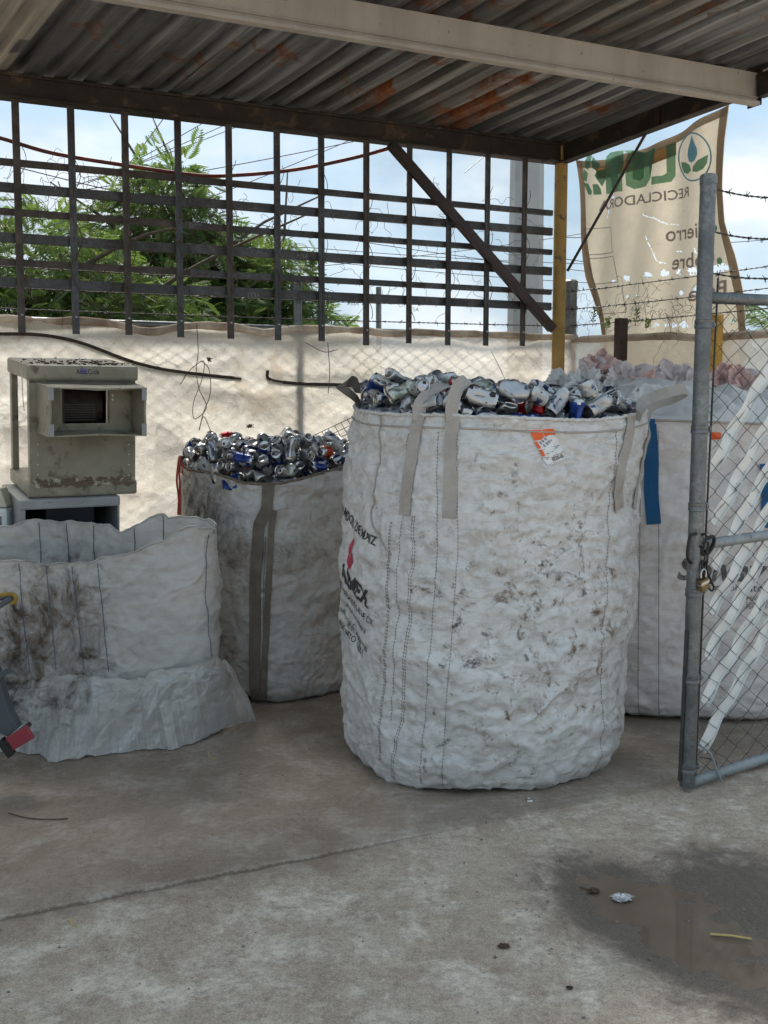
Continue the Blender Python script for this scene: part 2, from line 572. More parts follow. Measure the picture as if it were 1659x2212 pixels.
def concrete():
    t = NT('worn_concrete')
    g = t.n('NewGeometry').outputs['Position']
    big = t.noise(0.7, 6, 0.6, vec=g, dist=0.4)
    mid = t.noise(3.4, 8, 0.68, vec=g, dist=0.6)
    fine = t.noise(38.0, 7, 0.72, vec=g)
    grit = t.noise(190.0, 4, 0.7, vec=g)
    col = t.ramp(mid, 0.3, 0.72, (0.3, 0.225, 0.165), (0.58, 0.475, 0.37))
    col = t.mix(t.ramp(big, 0.4, 0.66), col, t.mix(0.5, col, (0.33, 0.23, 0.16)))
    pale = t.ramp(t.noise(4.5, 9, 0.78, vec=g, dist=0.3), 0.48, 0.62)
    col = t.mix(t.math('MULTIPLY', pale, 0.85), col, (0.8, 0.72, 0.61))
    col = t.mix(t.ramp(fine, 0.34, 0.56, (0.9, 0.9, 0.9), (0, 0, 0)), col, t.mix(0.6, col, (0.11, 0.08, 0.06)))
    col = t.mix(t.math('MULTIPLY', t.ramp(grit, 0.5, 0.68), 0.55), col, (0.72, 0.67, 0.6))
    col = t.mix(t.math('MULTIPLY', t.ramp(grit, 0.3, 0.46, (1, 1, 1), (0, 0, 0)), 0.6), col, (0.08, 0.06, 0.045))
    g2 = t.noise(75.0, 6, 0.75, vec=g)
    col = t.mix(t.math('MULTIPLY', t.ramp(g2, 0.55, 0.7), 0.5), col, (0.62, 0.57, 0.5))
    col = t.mix(t.math('MULTIPLY', t.ramp(g2, 0.3, 0.43, (1, 1, 1), (0, 0, 0)), 0.5), col, (0.1, 0.075, 0.055))
    rs = t.ramp(t.noise(1.9, 7, 0.65, vec=t.n('VectorMath', {0: g, 1: (7.3, 2.2, 0)}, operation='ADD'), dist=0.6), 0.58, 0.74)
    col = t.mix(t.math('MULTIPLY', rs, 0.6), col, (0.2, 0.115, 0.075))
    dk = t.ramp(t.noise(9.0, 5, 0.6, vec=t.n('VectorMath', {0: g, 1: (3.1, 9.2, 0)}, operation='ADD'), dist=1.0), 0.68, 0.76)
    col = t.mix(t.math('MULTIPLY', dk, 0.7), col, (0.085, 0.06, 0.05))
    ws = t.noise(30, 3, 0.5, vec=t.n('Mapping', {'Vector': g, 'Scale': (1, 0.08, 1), 'Rotation': (0, 0, 0.9)}))
    scr = t.math('MULTIPLY', t.ramp(ws, 0.72, 0.76), t.ramp(t.noise(2.1, 3, 0.5, vec=g), 0.5, 0.62))
    col = t.mix(t.math('MULTIPLY', scr, 0.7), col, (0.6, 0.58, 0.55))
    # the rear slab is mixed towards a darker, plainer brown
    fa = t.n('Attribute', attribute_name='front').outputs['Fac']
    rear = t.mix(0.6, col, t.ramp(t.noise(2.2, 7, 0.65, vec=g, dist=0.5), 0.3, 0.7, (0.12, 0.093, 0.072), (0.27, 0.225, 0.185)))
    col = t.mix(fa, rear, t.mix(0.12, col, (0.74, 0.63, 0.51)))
    # the joint between the slabs: an open crack with brown silt washed against its front side
    jd = t.n('VectorMath', {0: t.n('VectorMath', {0: g, 1: tuple(float(q) for q in SA_)}, operation='SUBTRACT'), 1: tuple(float(q) for q in SN_)}, operation='DOT_PRODUCT').outputs['Value']
    ja = t.n('VectorMath', {0: t.n('VectorMath', {0: g, 1: tuple(float(q) for q in SA_)}, operation='SUBTRACT'), 1: tuple(float(q) for q in SD_)}, operation='DOT_PRODUCT').outputs['Value']
    jd = t.math('ADD', jd, t.math('MULTIPLY', t.math('SUBTRACT', t.noise(14, 5, 0.7, vec=g), 0.5), 0.014))
    jfade = t.ramp(t.math('MULTIPLY', ja, 0.4), 0.42, 0.62, (1, 1, 1), (0.25, 0.25, 0.25))
    ln_ = t.ramp(t.math('ABSOLUTE', t.math('SUBTRACT', jd, 0.004)), 0.002, 0.006, (1, 1, 1), (0, 0, 0))
    bd_ = t.math('MULTIPLY', t.ramp(jd, 0.0, 0.006), t.ramp(t.math('ADD', jd, t.math('MULTIPLY', t.noise(3.0, 6, 0.7, vec=g), 0.2)), 0.1, 0.26, (1, 1, 1), (0, 0, 0)))
    col = t.mix(t.math('MULTIPLY', t.math('MULTIPLY', bd_, jfade), 0.55), col, (0.15, 0.11, 0.08))
    col = t.mix(t.math('MULTIPLY', t.math('MULTIPLY', ln_, jfade), 0.7), col, (0.06, 0.045, 0.034))
    # damp ground around the puddle
    att = t.n('Attribute', attribute_name='wet').outputs['Fac']
    wn = t.math('ADD', att, t.math('MULTIPLY', t.math('SUBTRACT', t.noise(5.5, 12, 0.82, vec=g, dist=0.5), 0.5), 1.15))
    wet = t.ramp(wn, 0.42, 0.6)
    silt = t.ramp(wn, 0.22, 0.5)
    col = t.mix(t.math('MULTIPLY', silt, 0.55), col, (0.2, 0.15, 0.115))
    col = t.mix(t.math('MULTIPLY', wet, 0.86), col, t.mix(t.ramp(grit, 0.4, 0.7), (0.07, 0.056, 0.044), (0.19, 0.155, 0.12)))
    rg = t.math('SUBTRACT', 0.92, t.math('MULTIPLY', wet, 0.42))
    h = t.math('ADD', t.math('MULTIPLY', fine, 0.6), t.math('MULTIPLY', grit, 0.5))
    nb = t.bump(mid, 0.25, 0.03)
    nb = t.bump(h, 0.55, 0.012, nb)
    # swirling trowel marks
    tv = t.n('Mapping', {'Vector': g, 'Location': (-0.15, -2.9, 0)})
    wv = t.n('TexWave', {'Vector': tv, 'Scale': 7.0, 'Distortion': 5.0, 'Detail': 3.0, 'Detail Scale': 1.2}, wave_type='RINGS', rings_direction='Z').outputs['Fac']
    nb = t.bump(t.math('MULTIPLY', wv, t.ramp(t.noise(1.3, 3, 0.5, vec=g), 0.42, 0.62)), 0.3, 0.008, nb)
    return t.done(t.pbsdf(col, rg, 0.0, nb))


M['concrete'] = concrete()


def water():
    t = NT('muddy_water')
    n = t.bump(t.noise(9, 2), 0.02, 0.004)
    gl = t.n('BsdfGlossy', {'Color': (0.9, 0.9, 0.9), 'Roughness': 0.03, 'Normal': n})
    df = t.n('BsdfDiffuse', {'Color': t.ramp(t.noise(5, 4), 0.3, 0.7, (0.15, 0.11, 0.08), (0.2, 0.15, 0.11))})
    fr = t.n('Fresnel', {'IOR': 1.33, 'Normal': n})
    return t.done(t.n('MixShader', {0: fr, 1: df, 2: gl}))


M['water'] = water()


def shade_cloth():
    t = NT('cream_shade_cloth')
    g = t.n('NewGeometry').outputs['Position']
    st = t.noise(1.5, 8, 0.68, vec=g, dist=0.7)
    col = t.ramp(st, 0.3, 0.66, (0.82, 0.74, 0.63), (0.97, 0.945, 0.89))
    br = t.ramp(t.noise(3.1, 8, 0.72, vec=g, dist=1.6), 0.585, 0.7)
    col = t.mix(t.math('MULTIPLY', br, 0.6), col, (0.46, 0.33, 0.22))
    fn = t.ramp(t.noise(120, 2, 0.5, vec=g), 0.4, 0.7)
    col = t.mix(t.math('MULTIPLY', fn, 0.2), col, (0.5, 0.42, 0.33))
    nb = t.bump(t.noise(16, 6, 0.6, vec=g, dist=0.8), 0.35, 0.03)
    tr = t.n('BsdfTranslucent', {'Color': col, 'Normal': nb})
    df = t.n('BsdfDiffuse', {'Color': col, 'Normal': nb})
    tp = t.n('BsdfTransparent', {'Color': (1, 1, 1)})
    a = t.n('MixShader', {0: 0.35, 1: tr, 2: df})
    return t.done(t.n('MixShader', {0: 0.16, 1: a, 2: tp}))


M['cloth'] = shade_cloth()


def cloth_hem():
    t = NT('rolled_shade_cloth')
    g = t.n('NewGeometry').outputs['Position']
    st = t.noise(4.0, 7, 0.68, vec=g, dist=0.7)
    col = t.ramp(st, 0.32, 0.66, (0.3, 0.23, 0.17), (0.74, 0.68, 0.6))
    tr = t.n('BsdfTranslucent', {'Color': col})
    df = t.n('BsdfDiffuse', {'Color': col})
    return t.done(t.n('MixShader', {0: 0.6, 1: tr, 2: df}))


M['hem'] = cloth_hem()


def translucent_mat(name, col, fac=0.35, var=0.12, vs=6.0, bump=0.0, stain=None):
    t = NT(name)
    g = t.n('NewGeometry').outputs['Position']
    c = t.ramp(t.noise(vs, 6, 0.6, vec=g), 0.3, 0.7, tuple(x * (1 - var) for x in col), tuple(min(1, x * (1 + var)) for x in col))
    if stain:
        c = t.mix(t.ramp(t.noise(7, 8, 0.75, vec=g, dist=1.0), 0.6, 0.72), c, stain)
    nb = t.bump(t.noise(14, 5, 0.6, vec=g), bump, 0.02) if bump else None
    k = {'Normal': nb} if nb is not None else {}
    tr = t.n('BsdfTranslucent', {'Color': c, **k})
    df = t.n('BsdfDiffuse', {'Color': c, **k})
    return t.done(t.n('MixShader', {0: fac, 1: tr, 2: df}))


M['banner'] = translucent_mat('banner_vinyl', (0.7, 0.63, 0.5), 0.3, 0.1, 2.0, 0.25, stain=(0.58, 0.5, 0.38))
M['banner_edge'] = translucent_mat('banner_hem', (0.32, 0.25, 0.18), 0.5, 0.15, 5)
M['bn_green'] = translucent_mat('print_green', (0.24, 0.43, 0.3), 0.3)
M['bn_green2'] = translucent_mat('print_dark_green', (0.18, 0.34, 0.24), 0.3)
M['bn_blue'] = translucent_mat('print_blue', (0.16, 0.34, 0.47), 0.3)
M['bn_grey'] = translucent_mat('print_grey', (0.33, 0.29, 0.29), 0.35)
M['bn_brown'] = translucent_mat('banner_grime', (0.3, 0.18, 0.08), 0.5, 0.3, 12)


def sack(name, white=(0.66, 0.675, 0.675), grime=0.5, spots=0.0, patch=None, weave=260.0, rough=0.5, drape=1.0, trans=0.0, spot_c=(0.4, -0.5, 0.7), spot_r=0.75):
    t = NT(name)
    co = t.co()
    st = t.noise(2.1, 8, 0.68, vec=t.mapped((1, 1, 1.6)), dist=0.4)
    col = t.ramp(st, 0.28, 0.7, tuple(c * 0.8 for c in white), white)
    gr = t.ramp(t.noise(13, 9, 0.78, vec=t.mapped((1, 1, 1.5)), dist=0.5), 0.46, 0.72)
    col = t.mix(t.math('MULTIPLY', gr, grime), col, (0.3, 0.255, 0.205))
    ln = t.ramp(t.noise(9, 7, 0.7, vec=t.mapped((1.2, 1.2, 7.0)), dist=0.8), 0.56, 0.74)
    col = t.mix(t.math('MULTIPLY', ln, grime * 0.9), col, (0.24, 0.195, 0.15))
    wash = t.ramp(t.noise(5.0, 5, 0.6, vec=t.mapped((1, 1, 1), loc=(4, 2, 7))), 0.4, 0.7)
    col = t.mix(t.math('MULTIPLY', wash, 0.25), col, (0.64, 0.7, 0.74))
    if spots > 0:
        d = t.n('VectorMath', {0: co, 1: spot_c}, operation='DISTANCE').outputs['Value']
        zone = t.ramp(d, spot_r * 0.35, spot_r, (1, 1, 1), (0, 0, 0))
        s1 = t.math('ADD', t.noise(14, 10, 0.76, dist=0.4), t.math('MULTIPLY', zone, 0.1))
        sm = t.ramp(s1, 0.63, 0.73)
        sc_ = t.ramp(t.noise(4), 0.4, 0.6, (0.06, 0.05, 0.045), (0.19, 0.12, 0.07))
        col = t.mix(t.math('MULTIPLY', sm, spots), col, sc_)
        s3_ = t.ramp(t.math('ADD', t.noise(27, 4, 0.6, dist=0.4), t.math('MULTIPLY', zone, 0.06)), 0.7, 0.76)
        col = t.mix(t.math('MULTIPLY', s3_, spots * 0.8), col, (0.1, 0.08, 0.065))
        rn = t.ramp(t.noise(5, 6, 0.7, dist=0.5, vec=t.mapped((1, 1, 0.7), loc=(2, 5, 1))), 0.6, 0.75)
        col = t.mix(t.math('MULTIPLY', t.math('MULTIPLY', rn, zone), spots * 0.6), col, (0.21, 0.15, 0.09))
    if patch:
        for (pc, pr, pcol, ps, pk) in patch:
            d = t.n('VectorMath', {0: t.n('VectorMath', {0: co, 1: ps}, operation='MULTIPLY'), 1: tuple(a * b for a, b in zip(pc, ps))}, operation='DISTANCE').outputs['Value']
            f = t.math('ADD', t.math('SUBTRACT', pr, d), t.math('MULTIPLY', t.math('SUBTRACT', t.noise(7, 9, 0.75, dist=0.8), 0.5), pr * 2.4))
            brk = t.ramp(t.noise(11, 8, 0.72, dist=0.9, vec=t.mapped((1, 1, 0.6))), 0.36, 0.6)
            ff = t.math('MULTIPLY', t.ramp(f, -0.1, 0.16), t.math('ADD', t.math('MULTIPLY', brk, 0.75), 0.25))
            col = t.mix(t.math('MULTIPLY', ff, pk), col, pcol)
    wv = t.n('TexWave', {'Vector': co, 'Scale': weave / 6, 'Distortion': 0.6}, wave_type='BANDS', bands_direction='Z').outputs['Fac']
    cr = t.noise(26, 6, 0.62, vec=t.mapped((1, 1, 1.5)), dist=1.2)
    cr2 = t.noise(70, 4, 0.6, dist=0.6)
    rgd = t.n('TexNoise', {'Vector': t.mapped((1, 1, 1.25)), 'Scale': 6.5, 'Detail': 5.0, 'Roughness': 0.55, 'Distortion': 0.5}, noise_type='RIDGED_MULTIFRACTAL').outputs['Fac']
    nb = t.bump(rgd, 0.16 * drape, 0.006)
    nb = t.bump(cr, 0.16 * drape, 0.01, nb)
    nb = t.bump(cr2, 0.14 * drape, 0.004, nb)
    nb = t.bump(wv, 0.06, 0.002, nb)
    b = t.pbsdf(col, rough, 0.0, nb)
    if trans > 0:
        tr = t.n('BsdfTranslucent', {'Color': col, 'Normal': nb})
        return t.done(t.n('MixShader', {0: trans, 1: b, 2: tr}))
    return t.done(b)


M['sack1'] = sack('woven_sack_stained', (0.66, 0.66, 0.655), 0.85, 1.0, rough=0.4, spot_c=(0.2, -0.5, 0.62), spot_r=0.85)
M['sack2'] = sack('woven_sack_grimy', (0.5, 0.49, 0.475), 0.95, patch=[((-0.33, -0.28, 0.86), 0.3, (0.06, 0.048, 0.036), (1, 1, 1.0), 0.95), ((0.0, -0.45, 0.72), 0.2, (0.11, 0.075, 0.048), (0.6, 1, 1.6), 0.95), ((-0.25, -0.35, 0.2), 0.2, (0.05, 0.04, 0.033), (0.8, 1, 0.8), 0.7), ((0.3, -0.3, 0.42), 0.16, (0.1, 0.085, 0.07), (0.7, 1, 2.2), 0.6)])
M['sack3'] = sack('woven_sack_empty', (0.56, 0.55, 0.53), 0.5, drape=0.7, trans=0.2, patch=[((-0.09, -0.2, 0.48), 0.31, (0.075, 0.05, 0.032), (1, 0.6, 0.85), 1.0), ((-0.24, -0.2, 0.3), 0.14, (0.016, 0.013, 0.011), (1.0, 0.6, 0.5), 1.0), ((-0.1, -0.33, 0.1), 0.13, (0.03, 0.026, 0.022), (1.0, 0.5, 0.8), 0.9), ((0.1, -0.2, 0.42), 0.06, (0.03, 0.026, 0.022), (1.0, 0.6, 0.6), 0.9)])
M['sack4'] = sack('woven_sack_pinkish', (0.76, 0.71, 0.69), 0.5, weave=200)
M['film'] = sack('white_film', (0.9, 0.88, 0.865), 0.06, rough=0.3, drape=1.3, trans=0.3)
M['pink'] = sack('pink_film', (0.9, 0.62, 0.56), 0.05, rough=0.4, drape=1.3, trans=0.25)
M['pinkpale'] = sack('pale_pink_film', (0.85, 0.74, 0.72), 0.08, rough=0.4, drape=1.3, trans=0.2)


def webbing(name, col, dirt=(0.2, 0.16, 0.12), k=0.5):
    t = NT(name)
    co = t.co()
    wv = t.n('TexWave', {'Vector': co, 'Scale': 95.0, 'Distortion': 4.0, 'Detail': 2.0}, wave_type='BANDS', bands_direction='DIAGONAL').outputs['Fac']
    c = t.mix(t.math('MULTIPLY', t.ramp(t.noise(9, 7, 0.7), 0.4, 0.7), k), col, dirt)
    c = t.mix(t.math('MULTIPLY', wv, 0.16), c, tuple(x * 0.6 for x in col))
    return t.done(t.pbsdf(c, 0.85, 0.0, t.bump(wv, 0.4, 0.004)))


M['web'] = webbing('strap_webbing', (0.46, 0.43, 0.4))
M['webdark'] = webbing('dirty_strap_webbing', (0.2, 0.17, 0.14), (0.09, 0.07, 0.055), 0.8)
M['webblue'] = webbing('blue_strap_webbing', (0.012, 0.11, 0.27), (0.01, 0.06, 0.16), 0.4)
M['stitch'] = plain('dark_stitching', (0.17, 0.15, 0.13), 0.8)
M['stitchblue'] = plain('blue_stitching', (0.06, 0.1, 0.16), 0.8)
M['ink'] = plain('black_ink', (0.03, 0.03, 0.033), 0.6, 0, 0.5, 40, spots=(0.4, 0.41, 0.41), sscale=55, slo=0.62, shi=0.7)
M['inkgrey'] = plain('faded_ink', (0.12, 0.115, 0.115), 0.6, 0, 0.4, 40, spots=(0.5, 0.49, 0.48), sscale=50, slo=0.56, shi=0.66)
M['inkred'] = plain('red_ink', (0.5, 0.035, 0.09), 0.6, 0, 0.2, 40)
M['label_white'] = plain('label_white', (0.7, 0.71, 0.71), 0.4, 0, 0.1, 25)
M['label_orange'] = plain('label_orange', (0.75, 0.12, 0.02), 0.45, 0, 0.15, 25)
M['ropered'] = plain('red_rope', (0.4, 0.06, 0.04), 0.8, 0, 0.4, 50)
M['ropeyellow'] = plain('yellow_rope', (0.3, 0.19, 0.025), 0.8, 0, 0.3, 50)
M['pvc'] = plain('white_pvc', (0.7, 0.715, 0.7), 0.35, 0, 0.08, 12, 0.0, spots=(0.12, 0.11, 0.1), sscale=60, slo=0.67, shi=0.71)
M['brass'] = plain('brass', (0.2, 0.14, 0.06), 0.45, 0.8, 0.3, 30)
M['steel'] = plain('bright_steel', (0.5, 0.5, 0.5), 0.3, 0.9, 0.2, 30)
M['coolerbeige'] = plain('beige_enamel', (0.26, 0.245, 0.185), 0.5, 0, 0.3, 7, 0.1, spots=(0.06, 0.042, 0.03), sscale=11, slo=0.56, shi=0.72)
M['cooleredge'] = plain('rusted_enamel', (0.13, 0.095, 0.065), 0.75, 0, 0.6, 9, 0.4, spots=(0.4, 0.37, 0.3), sscale=16, slo=0.52, shi=0.6)
M['coolerwhite'] = plain('pale_enamel', (0.3, 0.315, 0.325), 0.5, 0, 0.2, 8, 0.1, spots=(0.08, 0.07, 0.06), sscale=14, slo=0.62, shi=0.7)
M['coolerdark'] = plain('dark_innards', (0.02, 0.02, 0.022), 0.6, 0, 0.5, 10)
M['coolerpad'] = plain('navy_panel', (0.012, 0.02, 0.035), 0.5, 0, 0.4, 10, spots=(0.2, 0.21, 0.22), sscale=12, slo=0.7, shi=0.74)
M['debris'] = plain('leaf_litter', (0.06, 0.042, 0.03), 0.9, 0, 0.5, 50)
M['violet'] = plain('violet_print', (0.14, 0.12, 0.32), 0.5)
M['cartgrey'] = plain('grey_blue_paint', (0.07, 0.085, 0.1), 0.5, 0.1, 0.25, 8, 0.05)
M['cartred'] = plain('red_reflector', (0.25, 0.03, 0.045), 0.4, 0, 0.2, 20)
M['jug'] = plain('white_plastic', (0.6, 0.66, 0.68), 0.4, 0, 0.08, 8)
M['jugcap'] = plain('cream_plastic', (0.5, 0.5, 0.4), 0.45, 0, 0.1, 8)
M['foil'] = plain('crumpled_foil', (0.75, 0.76, 0.77), 0.25, 0.8, 0.2, 20)
M['straw'] = plain('yellow_straw', (0.5, 0.38, 0.14), 0.7, 0, 0.2, 20)
M['leafbrown'] = plain('dead_leaf', (0.1, 0.06, 0.04), 0.8, 0, 0.3, 20)
M['stone'] = plain('small_stone', (0.22, 0.2, 0.18), 0.9, 0, 0.4, 30)
M['bark'] = plain('bark', (0.1, 0.08, 0.06), 0.9, 0, 0.4, 12, 0.5)


def leaf_mat(name, a, b, c):
    t = NT(name)
    g = t.n('NewGeometry').outputs['Position']
    col = t.ramp(t.noise(1.3, 4, 0.6, vec=g), 0.35, 0.65, a, b)
    col = t.mix(t.ramp(t.noise(7, 3, 0.6, vec=g), 0.5, 0.72), col, c)
    df = t.pbsdf(col, 0.45)
    tr = t.n('BsdfTranslucent', {'Color': t.mix(0.5, col, (0.2, 0.3, 0.03))})
    return t.done(t.n('MixShader', {0: 0.5, 1: df, 2: tr}))


M['leaf1'] = leaf_mat('neem_leaves', (0.075, 0.13, 0.05), (0.13, 0.21, 0.075), (0.25, 0.31, 0.12))
M['leaf2'] = leaf_mat('far_leaves', (0.08, 0.14, 0.055), (0.14, 0.22, 0.085), (0.23, 0.29, 0.12))
M['palm'] = leaf_mat('palm_leaves', (0.05, 0.1, 0.04), (0.09, 0.15, 0.07), (0.16, 0.18, 0.1))

# ------------------------------------------------------------------ ground: rear slab, front slab, puddle
SA = G(0, 1979); SB = G(1309, 1722)
sd = (SB - SA) / np.linalg.norm(SB - SA)
sn = np.array([sd[1], -sd[0], 0.0])               # towards the camera
STEP = 0.009
PUD = G(1440, 1985)
pa = G(1569, 2060) - G(1330, 1915); pa /= np.linalg.norm(pa)
pb = np.array([-pa[1], pa[0], 0.0])


def ground_z(x, y):
    p = np.stack([x, y, np.zeros_like(x)], 1)
    d = (p - SA) @ sn
    along = (p - SA) @ sd
    wob = 0.006 * pn(p * 9.0, 3) + 0.004 * pn(p * 31.0, 4)
    soft = 0.004 + 0.25 * np.clip((along - 1.15) / 0.5, 0, 1)
    low = np.clip((d + wob) / soft + 0.5, 0, 1)
    z = -STEP * low
    z = z - 0.003 * np.exp(-((d + wob - 0.012) / 0.011) ** 2) * np.clip(1.3 - along * 0.55, 0.12, 1)
    a = (p - PUD) @ pa
    b = (p - PUD) @ pb
    wb = 0.55 * pn(p * 4.0, 13) + 0.35 * pn(p * 11.0, 14) + 0.2 * pn(p * 27.0, 15)
    r2 = (a / 0.62) ** 2 + ((b - 0.03) / 0.36) ** 2 + wb * 0.5
    z = z - 0.016 * np.exp(-r2 * 1.6) * (low > 0.2)
    z = z + 0.0022 * pn(p * 1.7, 5) + 0.0012 * pn(p * 6.0, 6) + 0.0008 * pn(p * 23.0, 8)
    return z


def wetness(x, y):
    p = np.stack([x, y, np.zeros_like(x)], 1)
    a = (p - PUD) @ pa
    b = (p - PUD) @ pb
    r = np.sqrt(((a - 0.02) / 0.46) ** 2 + ((b) / 0.22) ** 2)
    w1 = np.clip(1.16 - r * 0.62, 0, 1)
    q = p - G(1660, 2010)
    r2 = np.sqrt((q[:, 0] / 0.3) ** 2 + (q[:, 1] / 0.42) ** 2)
    return np.maximum(w1, np.clip(1.3 - r2 * 0.65, 0, 1))


def ground_patch(name, xs, ys):
    X, Y = np.meshgrid(xs, ys)
    x = X.ravel(); y = Y.ravel()
    z = ground_z(x, y)
    mb = MB(); mb.grid(np.stack([x, y, z], 1).reshape(len(ys), len(xs), 3))
    pp = np.stack([x, y, 0 * x], 1)
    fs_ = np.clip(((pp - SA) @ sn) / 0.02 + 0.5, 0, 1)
    return mb, wetness(x, y), fs_


xs = np.concatenate([np.linspace(-400, -12, 12), np.linspace(-10, -2.4, 12), np.arange(-2.2, 2.6, 0.011), np.linspace(2.7, 12, 14), np.linspace(14, 400, 12)])
ys = np.concatenate([np.linspace(-300, -4, 12), np.linspace(-3, 1.7, 8), np.arange(1.9, 5.2, 0.011), np.linspace(5.3, 12, 20), np.linspace(14, 900, 16)])
mb, wt, fsl = ground_patch('ground', xs, ys)
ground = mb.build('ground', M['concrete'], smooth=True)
tag(ground, 'worn stained concrete yard floor', None, None, 'structure')
at = ground.data.attributes.new('wet', 'FLOAT', 'POINT')
at.data.foreach_set('value', wt.astype(np.float32))
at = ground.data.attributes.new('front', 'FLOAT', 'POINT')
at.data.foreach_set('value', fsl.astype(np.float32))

mb = MB()
wz = float(ground_z(np.array([PUD[0]]), np.array([PUD[1]]))[0]) + 0.0044
ring = []
for k in range(48):
    a = 2 * math.pi * k / 48
    ring.append(PUD + pa * 0.42 * math.cos(a) + pb * 0.26 * math.sin(a) + UP * wz)
mb.add(ring, [tuple(range(48))])
pud = mb.build('puddle_water', M['water'])
tag(pud, None, None, None, 'structure')

# ------------------------------------------------------------------ shed: posts, beams, roof sheets
shed = empty('open_shed', POLE, 'open shed with rusty corrugated roof on dark steel beams and a yellow corner post', 'shed')
BZ0, BZ1 = 3.0, 3.125
mb = MB()                                   # wall beam, a lipped channel
mb.bar(wall(-6.5, 0, (BZ0 + BZ1) / 2), wall(-0.03, 0, (BZ0 + BZ1) / 2), 0.07, BZ1 - BZ0)
mb.bar(wall(-6.5, 0.043, BZ0 + 0.008), wall(-0.03, 0.043, BZ0 + 0.008), 0.022, 0.016)
mb.bar(wall(-6.5, 0.043, BZ1 - 0.008), wall(-0.03, 0.043, BZ1 - 0.008), 0.022, 0.016)
mb.build('wall_beam', M['beamdark'], shed, bevel=0.003)


def roof_z(t):
    return BZ1 + 0.004 + RSL * t


def on_roof(s, t, dz=0.0):
    return POLE + E1 * s + RP * t + UP * (roof_z(t) + dz)


TB = 1.43                                   # pale beam, this far down the ribs
pz1 = roof_z(TB) - 0.006
pz0 = pz1 - 0.15
ca = on_roof(-5.2, TB); cb = on_roof(0.06, TB)
mb = MB()
ca2 = ca.copy(); ca2[2] = (pz0 + pz1) / 2; cb2 = cb.copy(); cb2[2] = (pz0 + pz1) / 2
mb.bar(ca2, cb2, 0.06, pz1 - pz0)
lip = E2 * 0.026
mb.bar(ca2 + lip - UP * ((pz1 - pz0) / 2 + 0.012), cb2 + lip - UP * ((pz1 - pz0) / 2 + 0.012), 0.05, 0.02)
mb.bar(ca2 + lip * 1.4 - UP * ((pz1 - pz0) / 2 - 0.018), cb2 + lip * 1.4 - UP * ((pz1 - pz0) / 2 - 0.018), 0.012, 0.006)
mb.build('cross_beam', M['palebeam'], shed, bevel=0.003)
mb = MB()
mb.bar(cb2 + E1 * 0.006 + E2 * 0.0, cb2 + E1 * 0.012, 0.1, pz1 - pz0 + 0.04)
mb.build('end_plate', M['browniron'], shed)
mb = MB()                                   # side beam under the right edge of the roof
sa = POLE + UP * (BZ1 - 0.06); sb_ = on_roof(0.0, TB) * [1, 1, 0] + UP * (roof_z(TB) - 0.075)
mb.bar(sa + RP * 0.05, sb_ - RP * 0.04, 0.06, 0.115)
mb.bar(sa + RP * 0.05 - UP * 0.06 - E1 * 0.02, sb_ - RP * 0.04 - UP * 0.06 - E1 * 0.02, 0.07, 0.012)
mb.build('side_beam', M['beamdark'], shed, bevel=0.003)
mb = MB()
s2 = on_roof(0.06, TB + 0.04) * [1, 1, 0] + UP * (roof_z(TB) - 0.08)
s3 = on_roof(0.06, 2.42) * [1, 1, 0] + UP * (roof_z(2.42) - 0.08)
mb.bar(s2, s3, 0.06, 0.12)
mb.build('side_beam', M['beamdark'], shed, bevel=0.003)
mb = MB()
s5 = on_roof(0, 0.85) * [1, 1, 0] + UP * (roof_z(0.85) - 0.07)
mb.box(s5 - E1 * 0.035, RP * 0.02, E1 * 0.006, UP * 0.05)
mb.build('cleat', M['browniron'], shed)
mb = MB(); mb.lathe([(0.043, 0), (0.043, BZ1 + 0.005)], POLE, 20)
mb.build('corner_post', M['yellowpaint'], shed, auto=40)
for (px, py, hz_) in ((*on_roof(-5.0, TB)[:2], 3.07), (*wall(-6.4, 0, 0)[:2], 3.0)):
    mb = MB(); mb.lathe([(0.043, 0), (0.043, hz_)], (px, py, 0), 16)
    mb.build('support_post', M['yellowpaint'], shed, auto=40)
# diagonal brace in the plane of the wall, with a channel section
b0 = W(842, 312, 0.06); b1 = W(1192, 712, 0.06)
mb = MB()
mb.bar(b0, b1, 0.035, 0.062, up=E2)
dv = (b1 - b0) / np.linalg.norm(b1 - b0); sv = np.cross(dv, E2)
for k in (-1, 1):
    mb.bar(b0 + sv * k * 0.024 + E2 * 0.024, b1 + sv * k * 0.024 + E2 * 0.024, 0.014, 0.01, up=E2)
mb.build('diagonal_brace', M['browniron'], shed)
tb = np.dot(PL(1394, 292, POLE, np.cross(RP, UP)) - POLE, RP)
mb = MB(); mb.tube([PL(1394, 290, POLE, np.cross(RP, UP)), PL(1226, 585, POLE + E2 * 0.05, np.cross(RP, UP))], 0.009, 8)
mb.build('tie_rod', M['browniron'], shed)
mb = MB(); mb.bar(W(1045, 338, -0.25), W(1004, 373, -0.25), 0.02, 0.003)
mb.build('loose_strip', M['galv'], shed)
mb = MB(); mb.tube([W(1170, 350, 0.05), W(1192, 344, 0.06), W(1204, 348, 0.06)], 0.004, 6)
mb.build('loose_wire', M['wire'], shed)

PITCHR = 0.15


